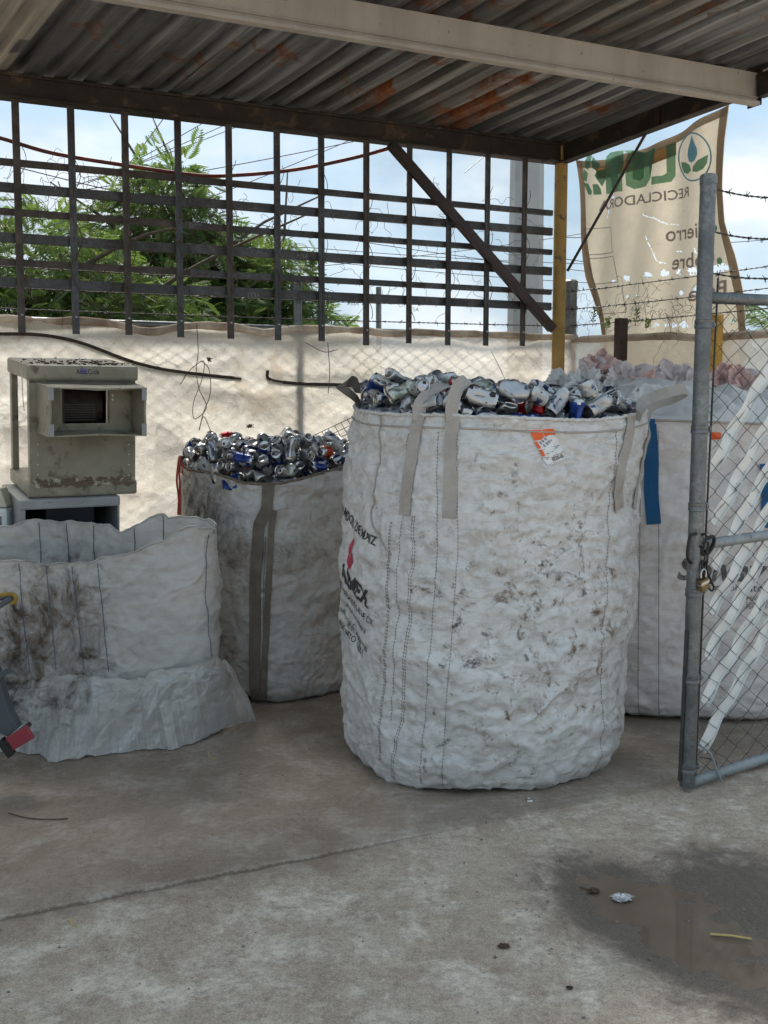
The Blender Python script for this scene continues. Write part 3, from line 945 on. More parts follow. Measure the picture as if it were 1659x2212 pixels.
def sheet(s0, nr, t0, t1, material, lift, skew=0.0, name='roof_sheet'):
    prof = []
    for k in range(nr):
        b = k * PITCHR
        prof += [(b, 0.0), (b + 0.06, 0.0), (b + 0.08, 0.042), (b + 0.118, 0.042), (b + 0.138, 0.0)]
    prof.append((nr * PITCHR + 0.05, 0.0))
    ts = np.linspace(t0, t1, 9)
    P = np.zeros((len(ts), len(prof), 3))
    for i, t in enumerate(ts):
        for j, (s, h) in enumerate(prof):
            P[i, j] = on_roof(s0 + s + skew * (t - t0), t, h + lift)
    q = P.reshape(-1, 3)
    q[:, 2] += 0.006 * pn(q * [2.0, 2.0, 0], int(abs(s0) * 100)) + 0.002
    mb = MB(); mb.grid(P)
    o = mb.build(name, material, shed)
    md = o.modifiers.new('thick', 'SOLIDIFY')
    md.thickness = 0.0012
    return o


right_edge = 0.10
seq = ['sheet_a', 'sheet_b', 'sheet_a', 'sheet_a', 'sheet_c', 'sheet_c', 'sheet_a', 'sheet_c', 'sheet_a']
for k in range(9):
    s0 = right_edge - (k + 1) * 6 * PITCHR
    mk = seq[k]
    sheet(s0, 6, -0.16, 1.02 + 0.03 * (k % 3), M[mk], 0.003 + 0.0016 * (k % 2), name='roof_sheet')
    sheet(s0 + 0.02 * (k % 2), 6, 0.92, 2.5 + 0.02 * (k % 2), M['sheet_c' if k in (4, 5) else ('sheet_b' if k in (1, 3) else 'sheet_a')], 0.010 + 0.0016 * (k % 2), name='roof_sheet')

# ------------------------------------------------------------------ steel grille of studs on the wall
gr = empty('steel_grille', wall(-1.9, 0, 1.8), 'dark steel stud grille hanging between roof beam and shade cloth fence', 'grille')
zs = [(2.694, 0.03, 0.07), (2.558, 0.044, 0.035), (2.442, 0.03, 0.07), (2.302, 0.046, 0.035), (2.184, 0.03, 0.07), (2.074, 0.046, 0.035)]
for i, (z, h, off) in enumerate(zs):
    segs = [(-5.5, -3.6), (-3.62, -2.46), (-2.5, -0.06)]
    for j, (s0, s1) in enumerate(segs):
        mb = MB()
        dz = 0.004 * j * (1 if i % 2 else -1)
        o_ = 0.0 - 0.006 * (j % 2)
        mb.bar(wall(s0, o_, z + dz), wall(s1, o_, z + dz), 0.004, h)
        mb.bar(wall(s0, o_ - 0.012, z + dz + h / 2), wall(s1, o_ - 0.012, z + dz + h / 2), 0.026, 0.004)
        mb.bar(wall(s0, o_ - 0.012, z + dz - h / 2), wall(s1, o_ - 0.012, z + dz - h / 2), 0.026, 0.004)
        mb.bar(wall(s0, o_ + 0.003, z + dz + h * 0.22), wall(s1, o_ + 0.003, z + dz + h * 0.22), 0.004, 0.006)
        rail = mb.build('rail', M['stud'] if (j == 2 or i % 2) else M['studdark'], gr)
us = [42, 160, 275, 388, 497, 600, 695, 792, 885, 970, 1053, 1133]
top_u = [35, 152, 267, 379, 491, 592, 690, 788, 881, 968, 1051, 1133]
bot_v = [718, 722, 724, 729, 732, 735, 737, 746, 742, 746, 747, 748]
for k in range(12):
    sb2, zb = sof(us[k] + (9 if k < 5 else 3), bot_v[k], 0.03)
    st2, _ = sof(top_u[k], 320, 0.03)
    if k == 8: sb2 += 0.0
    s_mid, _ = sof(us[k], 500, 0.03)
    ws_ = 0.034 if k < 8 else 0.031
    m = M['studdark'] if k in (0, 2, 4, 7, 8, 11) else M['stud']
    mb = MB()
    a = wall(s_mid - 0.004, 0.034, zb); b = wall(s_mid, 0.034, BZ0 + 0.01)
    mb.bar(a, b, ws_, 0.003, up=E2)
    for sg in (-1, 1):
        mb.bar(a + E1 * sg * ws_ * 0.5 - E2 * 0.006, b + E1 * sg * ws_ * 0.5 - E2 * 0.006, 0.003, 0.012, up=E2)
    mb.bar(a + E1 * ws_ * 0.2 + E2 * 0.003, b + E1 * ws_ * 0.2 + E2 * 0.003, 0.006, 0.003, up=E2)
    o = mb.build('stud', m, gr)
    mb = MB(); mb.lathe([(0.0, 0.006), (0.006, 0.004), (0.007, 0)], wall(s_mid - 0.002, 0.037, zb + 0.09), 8, axis=E2)
    mb.build('screw', M['steel'], o)

# printed marks on the studs
TXT_CACHE = {}


def text_mesh(s, bold=0.0, sub=0.02, spacing=1.0, shear=0.0, align='LEFT'):
    cu = bpy.data.curves.new('txt', 'FONT')
    cu.body = s
    cu.size = 1.0
    cu.offset = bold
    cu.space_character = spacing
    cu.shear = shear
    cu.align_x = align
    cu.resolution_u = 3
    ob = bpy.data.objects.new('txt', cu)
    COL.objects.link(ob)
    dg = bpy.context.evaluated_depsgraph_get()
    me = ob.evaluated_get(dg).to_mesh()
    bm = bmesh.new(); bm.from_mesh(me)
    ob.to_mesh_clear()
    bpy.data.objects.remove(ob); bpy.data.curves.remove(cu)
    bmesh.ops.triangulate(bm, faces=bm.faces)
    for _ in range(3):
        ed = [e for e in bm.edges if e.calc_length() > sub]
        if not ed or len(bm.faces) > 6000: break
        bmesh.ops.subdivide_edges(bm, edges=ed, cuts=1)
        bmesh.ops.triangulate(bm, faces=[f for f in bm.faces if len(f.verts) > 3])
    v = np.array([q.co[:2] for q in bm.verts], float).reshape(-1, 2)
    bm.verts.index_update()
    f = [[q.index for q in fc.verts] for fc in bm.faces]
    bm.free()
    return v, f


M['studprint'] = plain('worn_white_print', (0.3, 0.3, 0.3), 0.6, 0, 0.3, 40, spots=(0.04, 0.04, 0.04), sscale=90, slo=0.5, shi=0.6)
tv, tf = text_mesh('PESA', sub=9)
for (u, v) in ((760, 655), (930, 577), (890, 668), (650, 553), (545, 636), (700, 640)):
    s, z = sof(u, v, 0.0)
    mb = MB()
    mb.add([wall(s - 0.03 + a * 0.035, 0.0055, z - 0.012 + b * 0.033) for a, b in tv], tf)
    mb.build('printed_mark', M['studprint'], gr)

# ------------------------------------------------------------------ back fence: chain link, rails, shade cloth
CLO = -0.05                                 # plane of the cloth
LNK = -0.082                                # plane of the mesh
SC = 0.19                                   # corner post of the fence, beyond the yellow post
fence = empty('cloth_covered_fence', wall(-2, CLO, 0), 'chain link fence hung with backlit cream shade cloth behind the sacks', 'fence')


def chainlink(org, ax, length, z0, z1, dx, dz, r, out, seed=0, shear=0.0, nseg=3, jitter=0.002):
    """interlocked zigzag wires; org on the ground, ax along, out the face normal"""
    mb = MB()
    n = int(length / dx) + 1
    m = int((z1 - z0) / (dz / 2)) + 1
    rr = np.random.RandomState(seed)
    for i in range(n):
        pts = []
        for j in range(m):
            side = 1 if (j + i) % 2 else -1
            x = (i + 0.5 * side * 1.06) * dx
            z = z0 + j * dz / 2
            o = 0.0022 * (1 if j % 2 else -1)
            p = org + ax * x + UP * (z + shear * x) + out * o
            p = p + ax * rr.uniform(-1, 1) * jitter + UP * rr.uniform(-1, 1) * jitter
            pts.append(p)
        pts = np.array(pts)
        mb.tube(pts, r, 4, caps=False)
    return mb


SL = -6.0
mb = chainlink(wall(SL, LNK, 0), E1, SC - SL, 0.03, 1.9, 0.055, 0.08, 0.0022, E2, 1)
mb.build('chain_link_mesh', M['wire'], fence)['kind'] = 'stuff'


def cloth_pt(s, z):
    p = np.stack([s, z, np.zeros_like(s)], 1)
    folds = 0.026 * pn(np.stack([s * 1.3 + z * 1.1, z * 3.0 - s * 0.7, 0 * s], 1), 21) + 0.02 * crumple(np.stack([s * 0.8 + z * 0.9, z * 2.2 - s * 0.5, 0 * s], 1), 2.0, 31)
    folds = folds + 0.012 * facet(np.stack([s * 2.6 + z * 2.0, z * 4.2 - s * 1.2], 1), 51, 0.3) + 0.004 * facet(np.stack([s * 9, z * 9], 1), 52, 0.3)
    folds = np.clip(folds, -0.02, 0.06)
    return folds


def cloth_sheet(org, ax, out, s0, s1, ztop, step=0.016, seed=0.0):
    ss = np.arange(s0, s1, step)
    zz = np.linspace(0.02, 1.0, int(1.9 / step))
    Sg, Zg = np.meshgrid(ss, zz)
    zt = ztop(Sg.ravel())
    z = Zg.ravel() * zt
    o = cloth_pt(Sg.ravel() + seed, z)
    P = org + Sg.ravel()[:, None] * ax + z[:, None] * UP + o[:, None] * out
    mb = MB(); mb.grid(P.reshape(len(zz), len(ss), 3))
    return mb


def ztop_back(s):
    p = np.stack([s * 2.2, 0 * s, 0 * s], 1)
    sag = 0.03 * np.clip(pn(p * 1.3, 55), -0.2, 1) + 0.008 * pn(p * 5, 56)
    d1 = np.exp(-((s + 2.72) / 0.16) ** 2) * 0.045 + np.exp(-((s + 2.05) / 0.13) ** 2) * 0.03
    return 1.895 - np.maximum(0, sag) - d1


mb = cloth_sheet(wall(0, CLO, 0), E1, E2, SL, SC, ztop_back)
cl = mb.build('shade_cloth', M['cloth'], fence, smooth=True)
mb = MB()                                   # rolled top edge of the cloth over the rail
ss = np.arange(SL, SC, 0.02)
zt = ztop_back(ss)
pts = wall(0, CLO, 0) + ss[:, None] * E1 + (zt - 0.004)[:, None] * UP + (0.008 * pn(np.stack([ss * 6, 0 * ss, 0 * ss], 1), 9))[:, None] * E2
rad = 0.022 + 0.007 * pn(np.stack([ss * 5, 0 * ss + 3, 0 * ss], 1), 10) + 0.004 * pn(np.stack([ss * 17, 0 * ss + 3, 0 * ss], 1), 12)
mb.tube(pts, rad, 10)
mb.build('rolled_edge', M['hem'], fence, smooth=True)
mb = MB(); mb.tube([wall(SL, LNK - 0.03, 1.89), wall(SC, LNK - 0.03, 1.89)], 0.02, 10)
mb.build('top_rail', M['galv'], fence, smooth=True)
for s in (sof(645, 800, LNK)[0], -4.4, SC):
    mb = MB()
    ht = 2.2 if s < 0.1 else 2.27
    rr_ = 0.024 if s < 0.1 else 0.045
    mb.lathe([(rr_, 0), (rr_, ht)], wall(s, LNK - 0.055 if s > 0.1 else CLO - 0.036, 0), 16)
    po = mb.build('fence_post', M['galv'], fence, auto=40)
    if s > 0.1:
        for z in (1.96, 2.08, 2.2):
            mb = MB(); mb.lathe([(rr_ + 0.003, 0), (rr_ + 0.005, 0.004), (rr_ + 0.005, 0.022), (rr_ + 0.003, 0.026)], wall(s, LNK - 0.055, z), 16)
            mb.build('band', M['galv'], po, auto=40)
        mb = MB(); mb.lathe([(rr_ + 0.004, -0.04), (rr_ + 0.004, 0), (rr_ * 0.8, 0.012), (0, 0.016)], wall(s, LNK - 0.055, ht), 16)
        mb.build('cap', M['galv'], po, auto=40)
# loose rods trapped behind the cloth
for path in ([(-40, 722), (60, 722), (120, 728), (180, 742), (260, 772), (340, 795), (430, 808), (520, 818)],
             [(578, 800), (584, 820), (650, 829), (740, 832), (800, 840), (845, 862)]):
    q_ = smooth_path([W(u, v, CLO) for u, v in path], 40)
    q_ = q_ + np.outer(cloth_pt((q_ - POLE) @ E1, q_[:, 2]) - 0.004, E2)
    mb = MB(); mb.tube(q_, 0.0105, 8)
    mb.build('loose_rod', M['debris'], fence, smooth=True)
# sewn V-shaped patch
pp = [(508, 742), (528, 742), (520, 800), (552, 862), (590, 812), (578, 770), (580, 735), (596, 735), (600, 790), (612, 800), (606, 872), (552, 902), (532, 870), (505, 830)]
bm = bmesh.new()
bv = [bm.verts.new((*sof(u, v, CLO), 0)) for u, v in pp]
for f_ in [(0, 1, 2, 13), (13, 2, 3, 12), (12, 3, 11), (3, 4, 9, 10), (3, 10, 11), (4, 5, 8, 9), (5, 6, 7, 8)]:
    bm.faces.new([bv[i] for i in f_])
for _ in range(3):
    bmesh.ops.subdivide_edges(bm, edges=bm.edges, cuts=1, use_grid_fill=True)
bm.verts.index_update()
sv_ = np.array([q.co[:2] for q in bm.verts]); fv_ = [[q.index for q in f_.verts] for f_ in bm.faces]
bm.free()
mb = MB(); mb.add(wall(0, CLO, 0) + sv_[:, :1] * E1 + sv_[:, 1:2] * UP + (cloth_pt(sv_[:, 0], sv_[:, 1]) + 0.005)[:, None] * E2, fv_)
o = mb.build('sewn_patch', M['cloth'], fence, smooth=True)


def barb_wire(path, name, parent, seed, r=0.0022, gap=0.11):
    pts = np.asarray(path, float)
    d = np.concatenate([[0], np.cumsum(np.linalg.norm(np.diff(pts, axis=0), axis=1))])
    L_ = d[-1]
    q = np.arange(0, L_, 0.02)
    line = np.stack([np.interp(q, d, pts[:, k]) for k in range(3)], 1)
    rr = np.random.RandomState(seed)
    mb = MB()
    tw = np.stack([0 * q, 0 * q + 0.0, np.sin(q * 90)], 1) * 0.0022
    mb.tube(line + tw, r, 4); mb.tube(line - tw, r, 4)
    x = rr.uniform(0.02, gap)
    while x < L_ - 0.02:
        c = np.array([np.interp(x, d, pts[:, k]) for k in range(3)])
        for _ in range(4):
            dv = rr.normal(size=3); dv /= np.linalg.norm(dv)
            mb.tube([c - dv * 0.003, c + dv * 0.018], 0.0016, 3)
        ang = np.linspace(0, 6 * math.pi, 14)
        tn = (pts[-1] - pts[0]) / np.linalg.norm(pts[-1] - pts[0])
        sx = np.cross(tn, UP); sx /= np.linalg.norm(sx); sy = np.cross(sx, tn)
        mb.tube(c + np.outer(np.linspace(-0.006, 0.006, 14), tn) + 0.0045 * (np.outer(np.cos(ang), sx) + np.outer(np.sin(ang), sy)), 0.0015, 3)
        x += gap * rr.uniform(0.8, 1.2)
    return mb.build(name, M['wire'], parent)


for i, z in enumerate((1.97, 2.09, 2.21)):
    barb_wire(catenary(wall(-5.6, LNK - 0.06, z), wall(SC, LNK - 0.06, z), 0.02 + 0.01 * i, 40), 'barbed_wire', fence, 70 + i)

# side fence turning the corner towards the yard
CN = wall(SC, LNK - 0.055, 0)
sfence = empty('side_fence', CN, 'shade cloth side fence with barbed wire in front of the hanging banner', 'fence')
SOUT = np.cross(UP, RP); SOUT = SOUT if SOUT[0] < 0 else -SOUT      # faces into the shed


def sidep(t, off, z):
    return CN + RP * t + SOUT * off + UP * z


mb = chainlink(sidep(0.05, 0.0, 0), RP, 3.2, 0.03, 1.88, 0.055, 0.08, 0.0022, SOUT, 2)
mb.build('chain_link_mesh', M['wire'], sfence)['kind'] = 'stuff'


def ztop_side(s):
    p = np.stack([s * 2.2, 0 * s + 8, 0 * s], 1)
    return 1.88 - 0.02 * s - np.maximum(0, 0.03 * pn(p * 1.3, 65))


mb = cloth_sheet(sidep(0, 0.02, 0), RP, SOUT, 0.05, 3.2, ztop_side, 0.02, 9.0)
mb.build('shade_cloth', M['cloth'], sfence, smooth=True)
ss = np.arange(0.0, 3.2, 0.02)
pts = sidep(0, 0.025, 0) + ss[:, None] * RP + (ztop_side(ss) - 0.004)[:, None] * UP
mb = MB(); mb.tube(pts, 0.024 + 0.007 * pn(np.stack([ss * 5, 0 * ss + 13, 0 * ss], 1), 10), 10)
mb.build('rolled_edge', M['hem'], sfence, smooth=True)
for i, z in enumerate((1.97, 2.08, 2.2)):
    barb_wire(catenary(sidep(0, 0.03, z), sidep(3.2, 0.03, z + 0.05), 0.02, 24), 'barbed_wire', sfence, 80 + i)
mb = MB(); mb.lathe([(0.03, 0), (0.03, 2.3)], sidep(3.2, -0.04, 0), 12)
mb.build('fence_post', M['galv'], sfence, auto=40)

# short posts standing inside the side fence
SN = np.cross(RP, UP)
p = PL(1340, 780, CN + SOUT * 0.12, SN); zt_ = PL(1336, 688, CN + SOUT * 0.12, SN)[2]
mb = MB(); mb.bar((p[0], p[1], 0), (p[0], p[1], zt_), 0.07, 0.05, up=E2)
o = mb.build('short_iron_post', M['browniron'], org=(p[0], p[1], 0), bevel=0.003)
tag(o, 'short dark brown iron post behind the tied white sack', 'post')
p = PL(1546, 760, CN + SOUT * 0.12, SN); zt_ = PL(1552, 680, CN + SOUT * 0.12, SN)[2]
mb = MB(); mb.lathe([(0.038, 0), (0.038, zt_)], (p[0], p[1], 0), 18)
o = mb.build('short_yellow_post', M['yellowbright'], org=(p[0], p[1], 0), auto=40)
tag(o, 'short bright yellow post behind the gate mesh', 'post')

# ------------------------------------------------------------------ bulk sacks
def project(P):
    d = P - CAM
    cy = d[:, 1] * math.cos(PITCH) - d[:, 2] * math.sin(PITCH)
    cz = d[:, 1] * math.sin(PITCH) + d[:, 2] * math.cos(PITCH)
    return np.stack([829.5 + FPX * d[:, 0] / cy, 1106 - FPX * cz / cy], 1), cy


class Sack:
    def __init__(self, c, prof, n, rot, rim, amp, seed, lean=(0, 0), aniso=2.2, ab=(1, 1)):
        self.c = np.array([c[0], c[1], 0.0])
        pr = np.array(prof, float)
        d = np.concatenate([[0], np.cumsum(np.hypot(np.diff(pr[:, 0]), np.diff(pr[:, 1]) * 1.4))])
        self.k = d / d[-1]; self.pr = pr
        self.n, self.rot, self.rim, self.amp, self.seed, self.lean, self.an, self.ab = n, rot, rim, amp, seed, lean, aniso, ab
        a = np.linspace(0, 2 * math.pi, 400)
        self.qm = 1.0
        self.qm = self.q(a).mean()
        TH, TT = np.meshgrid(np.linspace(0, 2 * math.pi, 500, endpoint=False), np.linspace(0.02, 1, 160))
        self._th, self._t = TH.ravel(), TT.ravel()
        P = self.base(self._th, self._t)
        N = self.base_n(self._th, self._t)
        uv, dep = project(P)
        fr = ((P - CAM) * N).sum(1) < 0
        self._uv = np.where(fr[:, None], uv, 1e9)

    def q(self, th):
        a = th - self.rot
        return 1 / (np.abs(np.cos(a)) ** self.n + np.abs(np.sin(a)) ** self.n) ** (1 / self.n) / self.qm

    def rz(self, t):
        return np.interp(t, self.k, self.pr[:, 0]), np.interp(t, self.k, self.pr[:, 1])

    def base(self, th, t):
        r, zf = self.rz(t)
        sq = np.clip((zf - 0.0) * 1.0, 0, 1)
        q = self.q(th)
        z = zf * self.rim(th)
        x = r * q * np.cos(th) * self.ab[0] + self.lean[0] * zf
        y = r * q * np.sin(th) * self.ab[1] + self.lean[1] * zf
        return self.c + np.stack([x, y, z], 1)

    def base_n(self, th, t):
        e = 1e-3
        a = self.base(th + e, t) - self.base(th - e, t)
        b = self.base(th, np.minimum(t + e, 1)) - self.base(th, np.maximum(t - e, 0))
        n = np.cross(a, b)
        return n / np.maximum(np.linalg.norm(n, axis=1, keepdims=True), 1e-9)

    def wr(self, P, t):
        p = P - self.c
        s = self.seed
        A = self.amp
        z = np.array([1, 1, self.an])
        th = (np.arctan2(p[:, 1], p[:, 0]) - math.pi / 2) % (2 * math.pi)
        sx = th * 0.55; zz_ = p[:, 2]
        def fc(fx, fz, rot, sd_, wp):
            a, b_ = sx * fx, zz_ * fz
            return facet(np.stack([a * math.cos(rot) - b_ * math.sin(rot), a * math.sin(rot) + b_ * math.cos(rot)], 1), s + sd_, wp)
        d = A[0] * pn(p * [1.6, 1.6, 2.0], s)
        d = d + 0.6 * A[1] * fc(5.0, 0.9, 0.1, 60, 0.3) + A[1] * fc(2.2, 2.6 * self.an, 0.12, 10, 0.35) + A[2] * fc(8.0, 8.0 * (0.4 + 0.6 * self.an), -0.25, 20, 0.35) + A[3] * fc(19.0, 26.0, 0.5, 30, 0.4) + A[3] * 0.7 * fc(30.0, 24.0, -0.6, 40, 0.4)
        p2 = p * [1, 1, 1.5]
        ln = np.clip(ridge(p2 * 3.6 + 0.8 * np.stack([pn(p * 2, s + 71), pn(p * 2 + 9, s + 72), pn(p * 2 + 4, s + 73)], 1), s + 70) - 0.72, 0, 1) / 0.28
        l2 = np.clip(ridge(p2 * 8.5 + 0.7 * np.stack([pn(p * 5, s + 74), pn(p * 5 + 9, s + 75), pn(p * 5 + 4, s + 76)], 1), s + 77) - 0.72, 0, 1) / 0.28
        d = d + A[3] * 1.3 * ln * (0.35 + pn(p * 2.5, s + 78)) * 1.4 + A[3] * 0.8 * l2 * (0.3 + pn(p * 4.5, s + 79)) * 1.5
        return d * np.clip(t * 14, 0, 1)

    def surf(self, th, t, off=0.0):
        th = np.asarray(th, float).ravel(); t = np.asarray(t, float).ravel()
        P = self.base(th, t)
        N = self.base_n(th, t)
        return P + N * (self.wr(P, t) + off)[:, None], N

    def inv(self, u, v):
        i = np.argmin((self._uv[:, 0] - u) ** 2 + (self._uv[:, 1] - v) ** 2)
        return self._th[i], self._t[i]

    def mesh(self, nth, nt):
        th = np.linspace(0, 2 * math.pi, nth, endpoint=False)
        TH, TT = np.meshgrid(th, np.linspace(0, 1, nt))
        P, _ = self.surf(TH, TT)
        mb = MB(); mb.grid(P.reshape(nt, nth, 3), wrap=True)
        return mb

    def rimline(self, m=160, dz=0.0):
        th = np.linspace(0, 2 * math.pi, m, endpoint=False)
        P, N = self.surf(th, np.ones(m))
        P[:, 2] += dz
        return P, N

    def path(self, px, n, off):            # a line on the cloth through sighted points
        tt = np.array([self.inv(*p) for p in px])
        th = np.unwrap(tt[:, 0])
        k = np.linspace(0, len(px) - 1, n)
        TH = np.interp(k, range(len(px)), th); T = np.interp(k, range(len(px)), tt[:, 1])
        return (*self.surf(TH, T, off), TH, T)

    def strap(self, px, w, material, parent, n=30, off=0.004, th_=0.003, name='strap'):
        P, N, TH, T = self.path(px, n, off)
        P = P.copy()
        for _ in range(2):
            P[1:-1] = (P[:-2] + P[1:-1] + P[2:]) / 3
        tan = np.gradient(P, axis=0); tan /= np.linalg.norm(tan, axis=1, keepdims=True)
        side = np.cross(tan, N); side /= np.linalg.norm(side, axis=1, keepdims=True)
        mb = MB(); mb.ribbon(P, N, side, w, th_)
        o = mb.build(name, material, parent)
        for p in o.data.polygons: p.use_smooth = False
        return o, P, N, side

    def stitches(self, px, material, parent, dash=0.008, gap=0.005, w=0.0022, off=0.0018, double=0.0):
        P, N, TH, T = self.path(px, 300, off)
        d = np.concatenate([[0], np.cumsum(np.linalg.norm(np.diff(P, axis=0), axis=1))])
        mb = MB()
        x = 0.0
        while x < d[-1] - dash:
            q = np.array([x, x + dash * 0.5, x + dash])
            pp = np.stack([np.interp(q, d, P[:, k]) for k in range(3)], 1)
            nn = np.stack([np.interp(q, d, N[:, k]) for k in range(3)], 1)
            tn = pp[2] - pp[0]; tn /= np.linalg.norm(tn)
            sd_ = np.cross(tn, nn[1]); sd_ /= np.linalg.norm(sd_)
            for dd in ((0,) if not double else (-double, double)):
                mb.ribbon(pp + sd_ * dd, nn, [sd_] * 3, w, 0.0012)
            x += dash + gap
        return mb.build('stitching', material, parent)

    def decal(self, verts2, faces, anchor, rot, scale, material, parent, off=0.0025, name='lettering', right=True):
        """flat print wrapped round the sack: verts2 in print units, anchor a sighted point"""
        th0, t0 = self.inv(*anchor)
        v = np.array(verts2, float) * scale
        c, s = math.cos(rot), math.sin(rot)
        a = v[:, 0] * c - v[:, 1] * s; b = v[:, 0] * s + v[:, 1] * c
        r, zf = self.rz(np.array([t0])); q = self.q(np.array([th0]))
        TH = th0 + a / float(r[0] * q[0])
        zr = self.rim(TH)
        z0 = zf[0] * self.rim(np.array([th0]))[0]
        zfrac = np.clip((z0 + b) / zr, 0, 1)
        T = np.interp(zfrac, self.pr[:, 1], self.k)
        P, _ = self.surf(TH, T, off)
        mb = MB(); mb.add(P, faces)
        return mb.build(name, material, parent)


def loop_strap(name, pts, w, material, parent, side_hint, th_=0.003, n=40, flat=True):
    P = smooth_path(pts, n)
    tan = np.gradient(P, axis=0); tan /= np.linalg.norm(tan, axis=1, keepdims=True)
    s0 = np.asarray(side_hint, float)
    side = []
    for t in tan:
        s = s0 - t * np.dot(s0, t); s /= np.linalg.norm(s); side.append(s); s0 = s * 0.8 + np.asarray(side_hint) * 0.2
    side = np.array(side)
    nrm = np.cross(side, tan)
    mb = MB(); mb.ribbon(P, nrm, side, w, th_)
    return mb.build(name, material, parent)


def hem_tube(sk, parent, material, r=0.008, name='hem', jag=0.004, m=260):
    P, N = sk.rimline(m)
    P = P + np.random.RandomState(3).normal(size=P.shape) * jag * 0.4
    mb = MB(); mb.tube(P, r, 6, closed=True)
    return mb.build(name, material, parent, smooth=True)


# tall sack in front, brim full
B1 = Sack((0.385, 4.325), [(0.30, 0.0), (0.455, 0.002), (0.50, 0.010), (0.522, 0.032), (0.541, 0.07), (0.56, 0.16), (0.58, 0.33), (0.592, 0.55), (0.584, 0.8), (0.574, 0.93), (0.566, 1.0)],
          2.45, R(-68), lambda th: 1.442 + 0.052 * np.sin(th) + 0.012 * np.sin(3 * th + 1.0), (0.024, 0.014, 0.0068, 0.0058), 100, lean=(0.065, 0.03), aniso=1.9)
bag1 = empty('bulk_sack', B1.c, 'tallest white bulk sack in front, stained, brim full of cans, with red lozenge print', 'sack', 'bulk sacks in the yard')
B1.mesh(620, 250).build('sack_body', M['sack1'], bag1, smooth=True)
hem_tube(B1, bag1, M['sack1'], 0.0075)
P, N = B1.rimline(240)
P2, _ = B1.surf(np.linspace(0, 2 * math.pi, 240, endpoint=False), np.full(240, 0.972), 0.0025)
mb = MB(); mb.tube(P2, 0.0035, 5, closed=True)
mb.build('hem_seam', M['web'], bag1, smooth=True)
for px in ([(906, 893), (897, 930), (890, 985), (884, 1040), (874, 1112)], [(977, 900), (975, 960), (974, 1040), (970, 1118)], [(1356, 900), (1345, 950), (1334, 1030), (1340, 1100)]):
    B1.strap(px, 0.052, M['web'], bag1, off=0.006)
B1.strap([(1384, 905), (1380, 960), (1378, 1040), (1374, 1100)], 0.03, M['web'], bag1, off=0.006)
for px, dbl in (([(850, 1125), (845, 1220), (838, 1330), (830, 1480), (827, 1640)], 0.004), ([(895, 1112), (893, 1200), (880, 1380), (866, 1560), (856, 1680)], 0.005),
                ([(945, 930), (944, 1110), (941, 1231), (925, 1480), (912, 1690)], 0), ([(990, 915), (988, 1189), (975, 1420), (958, 1706)], 0), ([(1326, 930), (1318, 1120), (1300, 1400), (1281, 1660)], 0),
                ([(880, 935), (873, 1110), (862, 1300), (845, 1560)], 0)):
    B1.stitches(px, M['stitch'], bag1, double=dbl)
P, N, _, _ = B1.path([(827, 892), (824, 960), (815, 1060), (806, 1103), (812, 1140), (838, 1176), (850, 1200)], 60, 0.003)
mb = MB(); mb.tube(P, 0.0035, 6); mb.build('cord', M['web'], bag1, smooth=True)


def rimpt(sk, u, v, off=0.005):
    th, t = sk.inv(u, v)
    P, N = sk.surf(np.array([th]), np.array([1.0]), off)
    return P[0], N[0]


pA, nA = rimpt(B1, 906, 893); pB, nB = rimpt(B1, 977, 900)
bk = np.array([0.1, 0.9, 0.0])
loop_strap('lifting_loop', [pA - UP * 0.02, pA + UP * 0.03 + bk * 0.01, pA + UP * 0.075 + bk * 0.05 + np.array([0.03, 0, 0]), pA + UP * 0.105 + bk * 0.1 + np.array([0.075, 0, 0]), pA + UP * 0.1 + bk * 0.16 + np.array([0.15, 0, 0]), pA + UP * 0.06 + bk * 0.2 + np.array([0.2, 0, 0])], 0.05, M['web'], bag1, (1, 0.2, 0.2))
loop_strap('lifting_loop', [pB - UP * 0.02, pB + UP * 0.035 + bk * 0.0, pB + UP * 0.1 + bk * 0.02 + np.array([0.02, 0, 0]), pB + UP * 0.125 + bk * 0.05 + np.array([0.05, 0, 0]), pB + UP * 0.1 + bk * 0.08 + np.array([0.075, 0, 0]), pB + UP * 0.05 + bk * 0.09 + np.array([0.075, 0, 0])], 0.048, M['web'], bag1, (1, 0.3, 0))
pR, nR = rimpt(B1, 1362, 895)
loop_strap('lifting_loop', [pR - UP * 0.02, pR + UP * 0.03 + np.array([0.02, 0, 0]), D(1392, 866, 4.2), D(1440, 848, 4.25), D(1474, 840, 4.32), D(1480, 846, 4.4), D(1450, 862, 4.42), D(1412, 874, 4.4), D(1398, 890, 4.36), D(1392, 915, 4.33)], 0.045, M['web'], bag1, (0.0, 0.35, 0.9))
loop_strap('lifting_loop', [D(778, 880, 4.42), D(768, 860, 4.4), D(742, 840, 4.38), D(738, 832, 4.4), D(752, 822, 4.46), D(766, 826, 4.5), D(772, 838, 4.52), D(800, 834, 4.62), D(830, 828, 4.72), D(838, 838, 4.76), D(845, 852, 4.8)], 0.045, M['webdark'], bag1, (0.1, 0.6, 0.8))


def put_text(sk, s, anchor, h, rot, material, parent, bold=0.0, spacing=1.0, shear=0.0, sub=0.15, xs=1.0):
    v, f = text_mesh(s, bold, sub, spacing, shear, 'RIGHT')
    v = v * [xs, 1.0]
    return sk.decal(v, f, anchor, rot, h / 0.7, material, parent)


